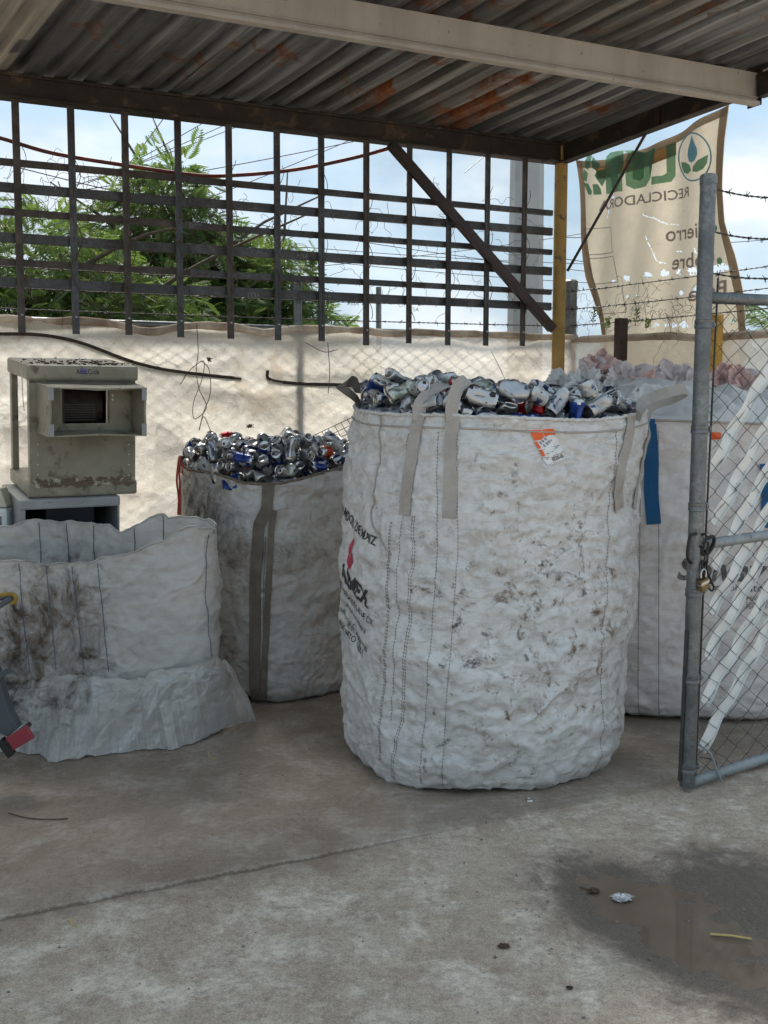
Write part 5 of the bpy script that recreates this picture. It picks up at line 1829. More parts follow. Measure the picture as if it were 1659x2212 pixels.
def can_mesh(var, cm):
    if (var, cm) not in MESH:
        me = BODY[var][0].copy()
        me.materials.append(CM[cm]); me.materials.append(M['canmetal'])
        me.polygons.foreach_set('material_index', BODY[var][1])
        MESH[(var, cm)] = me
    return MESH[(var, cm)]


STATE = ['uncrushed', 'pinched', 'flattened', 'end-crushed', 'wrung', 'folded', 'side-dented']
CANS1 = [(4,0.273,-0.205,0.068,0.413,0.581,0.44,-0.545),
         (3,-0.027,-0.429,0.094,0.112,-0.091,0.813,0.564),
         (4,0.379,-0.384,0.042,0.092,-0.568,0.355,0.737),
         (2,-0.032,-0.432,0.039,0.12,-0.127,0.42,-0.89),
         (4,-0.481,-0.198,0.063,0.381,0.498,0.388,0.676),
         (5,0.37,-0.121,0.048,0.824,0.461,0.157,-0.288),
         (0,0.431,-0.343,0.041,0.412,0.202,-0.64,-0.617),
         (5,0.064,-0.316,0.076,0.8,-0.251,0.54,-0.071),
         (3,-0.52,0.079,0.071,0.727,0.61,0.263,-0.174),
         (5,-0.292,-0.339,0.083,0.413,0.897,-0.007,0.159),
         (1,0.037,-0.47,0.133,0.407,-0.875,0.256,0.055),
         (5,-0.498,-0.133,0.06,0.85,-0.234,0.401,-0.248),
         (4,0.204,-0.074,0.099,0.454,0.295,0.719,-0.435),
         (3,-0.144,-0.134,0.153,0.126,-0.412,-0.189,0.882),
         (6,-0.269,0.236,0.125,0.361,0.083,-0.378,-0.849),
         (5,0.5,0.031,0.083,0.317,0.532,-0.314,0.72),
         (1,0.004,-0.293,0.093,0.734,-0.536,0.384,-0.161),
         (2,-0.06,-0.131,0.194,0.094,-0.042,-0.805,0.584),
         (5,-0.133,-0.3,0.127,0.364,0.487,0.72,-0.336),
         (6,-0.346,-0.282,0.063,0.604,0.425,0.503,0.449),
         (5,0.2,-0.324,0.057,0.602,-0.022,-0.56,0.569),
         (4,-0.38,-0.13,0.126,0.706,0.393,-0.579,-0.109),
         (4,-0.059,-0.143,0.136,0.488,0.019,0.588,0.645),
         (1,-0.173,-0.023,0.124,0.88,0.02,-0.095,0.465),
         (1,0.282,-0.267,0.091,0.834,0.196,0.512,0.065),
         (6,0.152,0.387,0.194,0.083,-0.766,0.629,-0.103),
         (5,-0.263,0.319,0.18,0.421,-0.397,0.582,0.571),
         (6,-0.251,-0.477,0.128,0.632,-0.352,-0.678,-0.128),
         (4,0.105,-0.489,0.05,0.448,0.651,-0.298,-0.536),
         (0,0.379,-0.22,0.051,0.667,0.442,0.593,0.095),
         (4,-0.276,-0.297,0.147,0.281,0.736,-0.393,0.474),
         (5,-0.411,-0.311,0.047,0.942,-0.267,0.095,-0.179),
         (6,-0.155,-0.521,0.152,0.534,-0.306,0.742,-0.267),
         (6,0.3,-0.141,0.101,0.094,-0.003,-0.506,0.857),
         (0,-0.235,-0.16,0.151,0.475,0.583,0.486,-0.445),
         (6,0.486,-0.247,0.105,0.747,0.385,-0.507,0.192),
         (2,0.126,-0.02,0.126,0.717,-0.261,-0.561,0.322),
         (3,0.116,0.292,0.162,0.294,-0.348,-0.728,-0.512),
         (5,-0.342,-0.167,0.089,0.241,0.442,-0.24,0.83),
         (2,-0.408,-0.112,0.152,0.416,-0.529,0.245,0.698),
         (2,-0.492,-0.077,0.154,0.057,0.218,-0.513,0.828),
         (2,0.016,-0.398,0.143,0.167,-0.087,-0.896,-0.401),
         (3,-0.042,-0.511,0.055,0.689,-0.009,-0.723,0.059),
         (1,0.128,0.53,0.161,0.54,0.037,-0.666,0.514),
         (1,0.182,-0.174,0.083,0.631,0.356,0.494,-0.48),
         (2,-0.123,-0.275,0.162,0.301,-0.525,0.609,-0.514),
         (2,0.063,0.281,0.159,0.035,-0.718,0.526,-0.455),
         (5,-0.349,-0.323,0.131,0.135,0.927,0.294,-0.188),
         (5,0.331,0.07,0.149,0.501,-0.557,-0.131,-0.649),
         (1,-0.099,-0.437,0.159,0.255,0.171,-0.885,-0.35),
         (6,0.428,-0.106,0.121,0.193,-0.71,0.43,-0.523),
         (3,0.131,-0.419,0.072,0.515,-0.158,-0.144,0.83),
         (4,0.254,-0.423,0.016,0.175,-0.022,0.034,-0.984),
         (6,0.153,-0.189,0.102,0.01,-0.394,0.076,0.916),
         (4,0.258,-0.369,0.143,0.066,-0.323,-0.944,-0.032),
         (4,0.037,0.529,0.142,0.074,-0.297,-0.387,0.87),
         (4,-0.124,-0.444,0.057,0.594,-0.285,0.32,-0.681),
         (6,-0.253,0.027,0.172,0.314,-0.047,0.484,0.815),
         (1,-0.512,0.087,0.096,0.679,-0.335,-0.155,-0.635),
         (6,0.152,-0.488,0.078,0.921,-0.28,0.265,-0.062),
         (1,-0.302,-0.052,0.21,0.4,-0.768,0.491,-0.094),
         (3,0.287,-0.403,0.196,0.031,0.921,0.33,0.203),
         (2,0.092,-0.312,0.18,0.473,0.161,0.863,0.076),
         (6,-0.178,-0.351,0.21,0.111,-0.887,0.442,0.07),
         (2,0.128,-0.488,0.032,0.801,-0.514,0.235,-0.197),
         (0,-0.432,0.248,0.118,0.005,-0.126,0.109,0.986),
         (4,0.031,0.295,0.155,0.492,-0.224,-0.506,-0.672),
         (2,-0.527,-0.015,0.149,0.506,-0.392,0.451,0.622),
         (3,0.134,-0.478,0.126,0.743,-0.117,-0.521,0.403),
         (2,0.441,0.105,0.126,0.097,-0.553,-0.475,0.678),
         (1,-0.509,-0.049,0.163,0.114,-0.33,0.937,-0.023),
         (4,0.1,-0.351,0.141,0.261,-0.612,0.476,-0.575),
         (6,-0.43,-0.201,0.234,0.456,-0.808,0.173,-0.33),
         (5,-0.093,0.305,0.176,0.476,-0.382,-0.733,-0.299),
         (4,-0.271,-0.161,0.203,0.036,0.284,0.771,0.568),
         (4,0.3,-0.41,0.081,0.798,-0.144,0.523,0.264),
         (4,-0.212,-0.407,0.121,0.285,-0.202,0.429,-0.833),
         (1,-0.23,-0.485,0.132,0.382,0.647,0.591,0.295),
         (1,-0.329,-0.309,0.165,0.525,0.567,-0.356,0.526),
         (5,-0.253,0.284,0.228,0.197,0.863,-0.242,0.398),
         (1,0.23,0.399,0.121,0.578,0.153,-0.413,0.687),
         (2,-0.143,0.041,0.186,0.397,-0.126,0.637,-0.648),
         (5,-0.345,-0.194,0.142,0.292,-0.431,-0.228,0.823),
         (1,-0.43,-0.298,0.133,0.342,-0.531,0.091,-0.77),
         (3,0.458,0.034,0.149,0.691,0.675,0.239,-0.1),
         (1,0.278,0.184,0.096,0.856,-0.177,0.458,-0.162),
         (5,-0.421,0.057,0.173,0.016,-0.413,0.495,0.764),
         (0,0.017,0.048,0.155,0.098,0.775,0.117,0.613),
         (5,0.061,-0.502,0.14,0.817,0.004,-0.525,0.238),
         (1,0.286,-0.142,0.154,0.295,-0.453,-0.587,-0.603),
         (2,0.463,-0.189,0.067,0.94,0.249,-0.226,0.054),
         (0,0.123,0.113,0.155,0.663,-0.147,-0.724,0.121),
         (2,-0.307,-0.17,0.156,0.772,0.516,0.226,-0.296),
         (0,0.249,-0.124,0.154,0.733,-0.317,-0.592,0.104),
         (2,0.226,-0.151,0.125,0.066,-0.031,-0.564,0.822),
         (2,0.232,0.083,0.119,0.582,-0.197,-0.457,0.644)]
CANS2 = [(4,-0.028,-0.476,0.176,0.377,-0.753,0.53,0.101),
         (6,-0.279,-0.298,0.143,0,-0.976,-0.209,-0.053),
         (2,0.065,-0.331,0.145,0.524,0.396,0.023,0.754),
         (0,-0.003,-0.158,0.109,0.612,-0.384,-0.327,0.609),
         (5,0.053,-0.182,0.111,0.188,-0.623,0.268,-0.711),
         (2,-0.011,-0.308,0.064,0.67,-0.515,0.424,-0.325),
         (4,0.232,-0.323,0.059,0.021,-0.488,-0.552,0.676),
         (1,0.236,-0.182,0.087,0.801,-0.503,-0.318,-0.068),
         (2,0.338,-0.251,0.064,0.023,0.571,0.387,-0.723),
         (2,-0.23,-0.369,0.046,0.375,0.635,-0.018,0.675),
         (4,0.117,-0.429,0.048,0.651,-0.001,-0.721,0.239),
         (4,0.009,-0.393,0.058,0.671,-0.415,0.561,-0.249),
         (2,-0.181,-0.241,0.055,0.11,-0.087,0.62,0.772),
         (6,0.345,-0.108,0.131,0.337,-0.624,0.498,-0.499),
         (4,-0.4,-0.16,0.133,0.281,0.761,0.582,0.057),
         (3,0.332,-0.22,0.055,0.346,0.443,0.42,0.713),
         (2,-0.115,-0.338,0.166,0.565,-0.604,0.495,-0.266),
         (5,0.09,-0.26,0.099,0.566,0.113,0.207,-0.79),
         (4,0.137,-0.371,0.137,0.433,-0.881,0.189,0.016),
         (2,-0.248,-0.134,0.106,0.349,-0.058,-0.581,-0.733),
         (4,0.072,0.478,0.041,0.283,0.288,-0.579,0.708),
         (6,-0.4,-0.163,0.037,0.278,-0.474,0.528,0.648),
         (3,0.248,-0.247,0.082,0.524,-0.079,-0.77,0.355),
         (2,0.264,-0.171,0.064,0.475,-0.119,0.509,-0.708),
         (2,-0.094,-0.476,0.025,0.232,0.164,0.629,0.724),
         (1,-0.112,-0.356,0.069,0.594,0.334,0.501,0.533),
         (6,-0.22,-0.261,0.078,0.621,-0.309,-0.72,0.002),
         (2,-0.307,-0.264,0.075,0.875,-0.121,-0.37,-0.288),
         (2,0.325,-0.084,0.167,0.234,0.896,-0.292,-0.24),
         (6,-0.232,-0.307,0.052,0.489,0.674,0.213,0.511),
         (5,-0.03,-0.475,0.068,0.7,-0.462,-0.019,0.544),
         (2,-0.093,-0.306,0.052,0.245,0.446,-0.421,-0.751),
         (2,0.423,0.014,0.075,0.048,-0.656,0.01,0.753),
         (3,0.034,-0.307,0.138,0.234,0.863,-0.393,0.216),
         (3,0.149,-0.244,0.124,0.058,-0.385,0.305,-0.869),
         (5,-0.246,-0.147,0.114,0.567,0.748,0.261,0.224),
         (1,-0.464,-0.026,0.132,0.265,0.034,0.797,-0.542),
         (4,-0.124,-0.322,0.117,0.155,0.542,0.373,-0.737),
         (1,-0.377,-0.211,0.196,0.518,-0.472,-0.22,-0.678),
         (2,-0.068,-0.374,0.11,0.933,0.259,-0.024,-0.248),
         (6,0.424,0.126,0.14,0.872,0.426,0.085,0.225),
         (1,-0.314,-0.217,0.194,0.194,-0.621,0.753,0.103),
         (5,0.116,-0.389,0.126,0.395,0.832,-0.208,-0.33),
         (5,-0.238,-0.047,0.159,0.152,-0.406,0.635,-0.64),
         (6,-0.165,-0.405,0.176,0.214,0.746,-0.14,0.615),
         (6,-0.294,-0.283,0.144,0.379,0.049,-0.143,-0.913),
         (5,0.246,-0.277,0.129,0.337,0.139,-0.616,0.699),
         (3,0.4,-0.156,0.17,0.055,0.515,0.811,-0.273),
         (1,-0.34,-0.133,0.134,0.182,0.072,-0.88,-0.433),
         (4,-0.013,-0.247,0.217,0.182,0.078,0.879,0.434),
         (6,-0.012,-0.32,0.191,0.494,-0.769,0.057,-0.403),
         (3,-0.269,-0.139,0.169,0.525,-0.577,-0.181,0.6),
         (6,0.041,0.209,0.191,0.179,0.344,-0.564,-0.729),
         (2,0.449,-0.074,0.136,0.146,-0.179,-0.455,0.86),
         (2,0.284,-0.245,0.159,0.292,0.286,-0.488,-0.771),
         (5,0.041,-0.338,0.196,0.566,0.381,-0.212,0.7),
         (4,-0.173,-0.275,0.12,0.756,0.473,-0.45,0.036),
         (5,-0.209,0.321,0.174,0.554,0.467,0.297,-0.623),
         (3,-0.214,0.344,0.221,0.443,0.062,0.765,0.463),
         (1,0.3,-0.17,0.114,0.715,0.022,-0.434,-0.547),
         (1,-0.022,-0.44,0.236,0.262,-0.5,-0.745,-0.355),
         (1,0.12,-0.421,0.272,0.064,0.987,0.088,-0.119),
         (4,0.034,-0.358,0.134,0.585,0.315,-0.364,0.653),
         (3,-0.188,-0.021,0.205,0.434,-0.275,-0.826,-0.231),
         (5,-0.231,-0.28,0.197,0.246,0.132,0.319,-0.906),
         (0,0.367,-0.211,0.178,0.268,-0.265,-0.768,0.517),
         (6,0.182,-0.175,0.165,0.087,-0.554,0.601,-0.569),
         (3,0.15,-0.344,0.187,0.262,-0.348,0.639,-0.634),
         (5,0.14,0.045,0.188,0.51,0.118,-0.509,0.683),
         (2,0.095,0.347,0.237,0.579,-0.762,0.172,-0.232),
         (1,-0.199,-0.044,0.256,0.115,-0.804,-0.383,0.441),
         (1,0.216,-0.032,0.096,0.545,-0.465,0.142,-0.683),
         (6,-0.142,-0.306,0.165,0.624,0.645,-0.114,-0.426),
         (2,-0.099,-0.283,0.181,0.052,-0.104,0.469,0.876),
         (3,0.223,0.034,0.196,0.671,-0.172,0.573,-0.438),
         (2,0.245,0.248,0.199,0.355,0.418,-0.395,-0.737),
         (1,-0.376,-0.052,0.116,0.833,-0.325,0.084,0.44),
         (5,-0.162,-0.243,0.184,0.657,-0.46,-0.351,0.483),
         (3,0.274,-0.279,0.194,0.143,0.411,0.515,-0.739),
         (3,0.343,-0.192,0.176,0.715,-0.648,0.011,0.263),
         (1,-0.327,0.252,0.241,0.692,-0.271,0.637,0.203),
         (2,0.033,0.184,0.216,0.712,0.496,0.437,0.236),
         (1,0.395,0.155,0.156,0.333,-0.445,0.253,0.792),
         (5,0.253,-0.256,0.277,0.442,-0.505,0.644,-0.367),
         (6,-0.476,0.013,0.163,0.888,0.34,0.208,0.231),
         (4,0.196,-0.191,0.251,0.523,0.817,-0.182,-0.159),
         (0,-0.077,0.365,0.141,0.812,0.005,-0.013,-0.583),
         (2,0.446,-0.053,0.231,0.199,0.826,-0.007,-0.527),
         (2,-0.261,0.122,0.187,0.255,-0.621,-0.141,-0.728),
         (2,-0.008,0.47,0.271,0.581,0.394,0.685,0.193),
         (4,-0.392,-0.164,0.162,0.753,-0.593,-0.157,0.238),
         (3,0.148,-0.305,0.235,0.222,-0.24,0.458,-0.827),
         (6,-0.046,-0.294,0.192,0.361,0.655,0.125,-0.652),
         (5,0.017,0.277,0.252,0.29,-0.353,0.509,-0.73),
         (3,-0.171,-0.307,0.251,0.32,-0.9,0.058,-0.292),
         (4,-0.325,-0.005,0.225,0.49,0.553,-0.634,0.229),
         (6,0.116,-0.276,0.213,0.47,-0.422,-0.432,0.644),
         (3,-0.328,0.182,0.251,0.323,-0.722,0.034,-0.611),
         (1,0.221,0.131,0.238,0.551,-0.58,0.595,0.072),
         (1,-0.151,0.305,0.198,0.129,-0.441,0.569,-0.682),
         (5,-0.244,-0.167,0.22,0.326,0.568,-0.182,-0.734),
         (0,0.022,0.405,0.284,0.429,0.771,-0.471,0.019),
         (3,0.395,-0.139,0.243,0.474,-0.774,0.188,-0.375),
         (3,-0.03,-0.37,0.224,0.195,-0.136,0.292,0.926),
         (2,0.202,-0.295,0.18,0.87,-0.286,0.281,0.286),
         (4,0.287,-0.081,0.229,0.433,-0.222,0.8,0.352),
         (4,0.343,0.033,0.219,0.799,-0.365,-0.471,-0.079)]


def heap(rows, c, z0, where, group, weights, seed, spread=0.5):
    rr = random.Random(seed)
    out = []
    for (var, x, y, z, qw, qx, qy, qz) in rows:
        cm = rr.choices(range(8), weights)[0]
        o = bpy.data.objects.new('drink_can', can_mesh(var, cm))
        COL.objects.link(o)
        o.location = (c[0] + x, c[1] + y, z0 + z)
        o.scale = (0.93, 0.93, 0.93)
        o.rotation_mode = 'QUATERNION'
        o.rotation_quaternion = (qw, qx, qy, qz)
        cx_, cy_ = x / spread, y / spread
        side = 'left edge' if cx_ < -0.6 else 'left part' if cx_ < -0.2 else 'middle' if cx_ < 0.2 else 'right part' if cx_ < 0.6 else 'right edge'
        dep = 'front' if cy_ < -0.35 else 'crest' if cy_ < 0.35 else 'far side'
        tag(o, '%s %s can at %s, %s of the %s heap' % (STATE[var], CNAME[cm], side, dep, where), 'can', group)
        ld = bpy.data.objects.new('lid', LID[var])
        COL.objects.link(ld); ld.parent = o
        out.append((o, var, cm))
    return out


_pk = D(1040, 842, 4.36) - np.array([B1.c[0] + 0.065, B1.c[1] + 0.02, 1.35])      # the whole can perched on top, foot to the camera
_p2 = D(1068, 856, 4.34) - np.array([B1.c[0] + 0.065, B1.c[1] + 0.02, 1.35])
CANS1 = CANS1 + [(0, _pk[0], _pk[1], _pk[2] + 0.03, 0.74, -0.66, 0.06, 0.05), (6, _p2[0], _p2[1], _p2[2], 0.6, -0.45, 0.5, 0.42), (0, _pk[0] - 0.02, _pk[1] + 0.02, _pk[2] - 0.04, 0.55, 0.72, 0.3, 0.25)]
H1 = heap(CANS1, (B1.c[0] + 0.065, B1.c[1] + 0.02), 1.335, 'tallest sack', 'cans in the tallest sack', [7, 3, 1.5, 1.1, 0.4, 4, 2.6, 2.6], 4)
H2 = heap(CANS2, (B2.c[0], B2.c[1]), 1.015, 'half-height sack', 'cans in the half-height sack', [9, 3, 1.5, 0.6, 0.9, 4, 0.8, 1.8], 9)

seen_ = {}
for o, _, _ in H1 + H2:
    seen_.setdefault(o['label'], []).append(o)
for lb, os_ in seen_.items():
    if len(os_) > 1 and len(lb.split()) <= 14:
        os_.sort(key=lambda q: q.location.x)
        nm_ = ['left', 'right'] if len(os_) == 2 else ['left', 'central', 'right'] if len(os_) == 3 else ['leftmost', 'second', 'third', 'rightmost'] if len(os_) == 4 else None
        if nm_:
            for q, w_ in zip(os_, nm_):
                q['label'] = lb + ', %s one' % w_
# ------------------------------------------------------------------ hanging banner, seen from its back
BP = CN - SOUT * 0.12
banner = empty('hanging_banner', PL(1440, 700, BP, SN), 'translucent tan banner with mirrored green lettering hanging beyond the barbed wire', 'banner')


def bpt(u, v, off=0.0):
    """point of the rippled banner that carries the sighted spot"""
    p = PL(u, v, BP, SN)
    t = float(np.dot(p - BP, RP)); z = float(p[2])
    w_ = 0.018 * math.sin(t * 9 + z * 1.5) + 0.012 * math.sin(t * 21 - z * 2) + 0.01 * math.sin(z * 6 + t * 3)
    return p + SOUT * (w_ + off)


edgeL = [(1240, 345), (1246, 400), (1255, 500), (1268, 600), (1290, 690), (1300, 760), (1303, 860)]
edgeR = [(1574, 226), (1569, 300), (1567, 400), (1572, 480), (1590, 550), (1606, 640), (1615, 720), (1618, 850)]


def edge_at(e, v):
    return float(np.interp(v, [q[1] for q in e], [q[0] for q in e]))


def zz(x, y):                     # spots read on an enlarged crop of the banner
    return ((1420 + x * 0.3014) * 0.864, (240 + y * 0.3014) * 0.864)


HOLES = [(495, 1515, 22), (680, 1485, 26), (790, 1470, 28), (897, 1458, 20), (1020, 1448, 30), (1060, 1455, 22), (1230, 1440, 34), (1285, 1432, 38), (1335, 1425, 30), (395, 1535, 12), (935, 1635, 18), (500, 1665, 12), (1060, 1600, 26), (1045, 1640, 16), (600, 1655, 8),
                   (1185, 1600, 24), (740, 1895, 16), (815, 1900, 18), (885, 1905, 20), (965, 1895, 26), (1050, 1885, 20), (1300, 1860, 22), (1380, 1870, 22), (480, 635, 16), (405, 770, 18), (365, 840, 10), (330, 890, 14)]
CRACKS = [[(620, 985), (660, 1000), (720, 1015), (760, 1040), (800, 1055), (890, 1065)], [(650, 1160), (680, 1230), (710, 1290), (740, 1370), (790, 1385)], [(300, 1010), (320, 920), (350, 860)], [(865, 1285), (920, 1290)], [(1040, 1260), (1050, 1300), (1085, 1305)], [(560, 600), (590, 590)], [(700, 500), (725, 460), (735, 380)], [(590, 460), (640, 440), (690, 420)]]
NUB, NVB = 210, 260
rows = []
pix = []
for j in range(NVB):
    b = j / (NVB - 1)
    row = []
    for i in range(NUB):
        a = i / (NUB - 1)
        top_ = 345 + (226 - 345) * a + 62 * (a * (1 - a)) * 1.9 * (1 + 0.6 * (0.6 - a))
        v = top_ + (855 - top_) * b
        u = edge_at(edgeL, v) * (1 - a) + edge_at(edgeR, v) * a
        row.append(bpt(u, v))
        pix.append((u, v))
    rows.append(row)
pix = np.array(pix).reshape(NVB, NUB, 2)
ctr = (pix[:-1, :-1] + pix[1:, 1:]) / 2
cut = np.zeros(ctr.shape[:2], bool)
jit = pn(np.concatenate([ctr.reshape(-1, 2) * 0.22, np.zeros((ctr[..., 0].size, 1))], 1), 66).reshape(cut.shape)
for (x, y, r_) in HOLES:                  # worn through by the barbed wire
    hu, hv = zz(x, y)
    d = np.hypot(ctr[..., 0] - hu, ctr[..., 1] - hv)
    cut |= d < r_ * 0.26 * (1.0 + 0.9 * jit)
for cpts in CRACKS:                       # cracked creases
    q = smooth_path([np.array([*zz(*p), 0.0]) for p in cpts], 60)
    for a_ in q:
        cut |= np.hypot(ctr[..., 0] - a_[0], ctr[..., 1] - a_[1]) < 1.1 * (0.9 + 1.6 * jit)
mb = MB(); mb.grid(np.array(rows))
mb.f = [f_ for f_, k_ in zip(mb.f, cut.ravel()) if not k_]
mb.build('sheet', M['banner'], banner, smooth=True)
for nm, ia in (('hem', (0, 8)), ('hem', (NUB - 11, NUB - 1))):
    mb = MB(); mb.grid(np.array(rows)[:, ia[0]:ia[1] + 1] + SOUT * 0.006)
    mb.build(nm, M['banner_edge'], banner, smooth=True)
mb = MB(); mb.grid(np.array(rows)[0:9] + SOUT * 0.006)
mb.build('hem', M['banner_edge'], banner, smooth=True)
mb = MB(); g_ = np.array(rows)[7:21, 28:140] + SOUT * 0.005; mb.grid(g_)
mb.build('rust_stain', M['bn_brown'], banner, smooth=True)


def bprint(polys, material, name, off=0.008, sub=2):
    mb = MB()
    for poly in polys:
        v, f = polyfan(poly, sub)
        mb.add([bpt(a, b, off) for a, b in v], f)
    return mb.build(name, material, banner)


def ringp(cx, cy, rx, ry, w_, n=40):
    out = []
    for k in range(n):
        a0, a1 = 2 * math.pi * k / n, 2 * math.pi * (k + 1) / n
        out.append([zz(cx + rx * math.cos(a0), cy + ry * math.sin(a0)), zz(cx + rx * math.cos(a1), cy + ry * math.sin(a1)),
                    zz(cx + (rx - w_) * math.cos(a1), cy + (ry - w_) * math.sin(a1)), zz(cx + (rx - w_) * math.cos(a0), cy + (ry - w_) * math.sin(a0))])
    return out


bprint(ringp(1060, 510, 156, 204, 13), M['bn_blue'], 'ring_emblem', sub=0)
bprint([[zz(*p) for p in [(1055, 330), (1080, 390), (1105, 440), (1108, 490), (1085, 540), (1055, 558), (1025, 545), (1008, 500), (1012, 450), (1035, 390)]]], M['bn_blue'], 'drop_emblem')
bprint([[zz(*p) for p in [(930, 548), (985, 552), (1030, 575), (1050, 620), (1010, 650), (960, 635), (940, 595)]], [zz(*p) for p in [(1190, 490), (1180, 560), (1150, 610), (1100, 636), (1060, 630), (1068, 590), (1110, 540)]]], M['bn_green2'], 'leaf_emblem')
bprint([[zz(*p) for p in q] for q in (
    [(890, 380), (880, 660), (845, 710), (700, 740), (702, 672), (790, 660), (818, 640), (822, 410)],
    [(735, 430), (670, 480), (680, 560), (690, 690), (650, 750), (560, 775), (505, 745), (505, 600), (530, 480), (500, 462), (555, 455), (560, 560), (552, 690), (600, 705), (632, 680), (640, 560), (650, 470), (700, 440)],
    [(500, 460), (495, 560), (480, 640), (478, 795), (435, 795), (440, 640), (465, 520), (380, 520), (355, 570), (350, 640), (365, 805), (300, 810), (300, 600), (320, 500), (360, 470)])], M['bn_green'], 'lettering')
bprint([[zz(*p) for p in q] for q in (
    [(205, 490), (180, 570), (160, 610), (130, 600), (120, 545), (150, 500)], [(210, 500), (265, 570), (230, 618), (200, 600), (195, 540)],
    [(300, 608), (310, 670), (270, 750), (240, 700), (215, 660), (240, 620)], [(240, 730), (260, 775), (262, 815), (205, 818), (198, 730)],
    [(110, 715), (160, 725), (192, 790), (185, 820), (160, 815)], [(115, 600), (155, 640), (140, 710), (110, 690)])], M['bn_green2'], 'recycling_emblem')


def btext(s, right, left, h, drop, bold=0.02, name='lettering'):
    """mirrored text: it starts at the right and runs left"""
    v, f = text_mesh(s, bold, 0.3)
    x0, x1 = v[:, 0].min(), v[:, 0].max()
    mb = MB()
    pts = []
    for a, b in v:
        k = (a - x0) / (x1 - x0)
        pts.append(bpt(*zz(right[0] + (left[0] - right[0]) * k, right[1] + (left[1] - right[1]) * k - b / 0.7 * h), 0.008))
    mb.add(pts, f)
    return mb.build(name, M['bn_grey'], banner)


btext('RECICLADORA', (1015, 832), (240, 950), 80, 0, 0.015)
btext('Fierro', (1140, 1165), (795, 1205), 125, 0, 0.012)
btext('Cobre', (1225, 1400), (845, 1440), 125, 0, 0.012)
btext('Bote', (1340, 1650), (1000, 1705), 125, 0, 0.015)
bprint([[zz(1230 + 26 * math.cos(a), 1098 + 30 * math.sin(a)) for a in np.linspace(0, 6.0, 12)], [zz(1278 + 27 * math.cos(a), 1370 + 30 * math.sin(a)) for a in np.linspace(0, 6.0, 12)]], M['bn_green2'], 'bullet_print')
for q in ([(135, 1105), (350, 1085), (385, 1300), (165, 1318)], [(175, 1352), (395, 1330), (440, 1545), (205, 1560)], [(212, 1605), (465, 1580), (490, 1795), (228, 1812)]):
    polys = []
    for k in range(4):
        a = np.array(q[k]); b = np.array(q[(k + 1) % 4]); d = (b - a) / np.linalg.norm(b - a); nrm_ = np.array([-d[1], d[0]]) * 5
        polys.append([zz(*(a - nrm_ * 0.6)), zz(*(b - nrm_ * 0.6)), zz(*(b + nrm_ * 0.6)), zz(*(a + nrm_ * 0.6))])
    bprint(polys, M['bn_grey'], 'frame_print', sub=3)

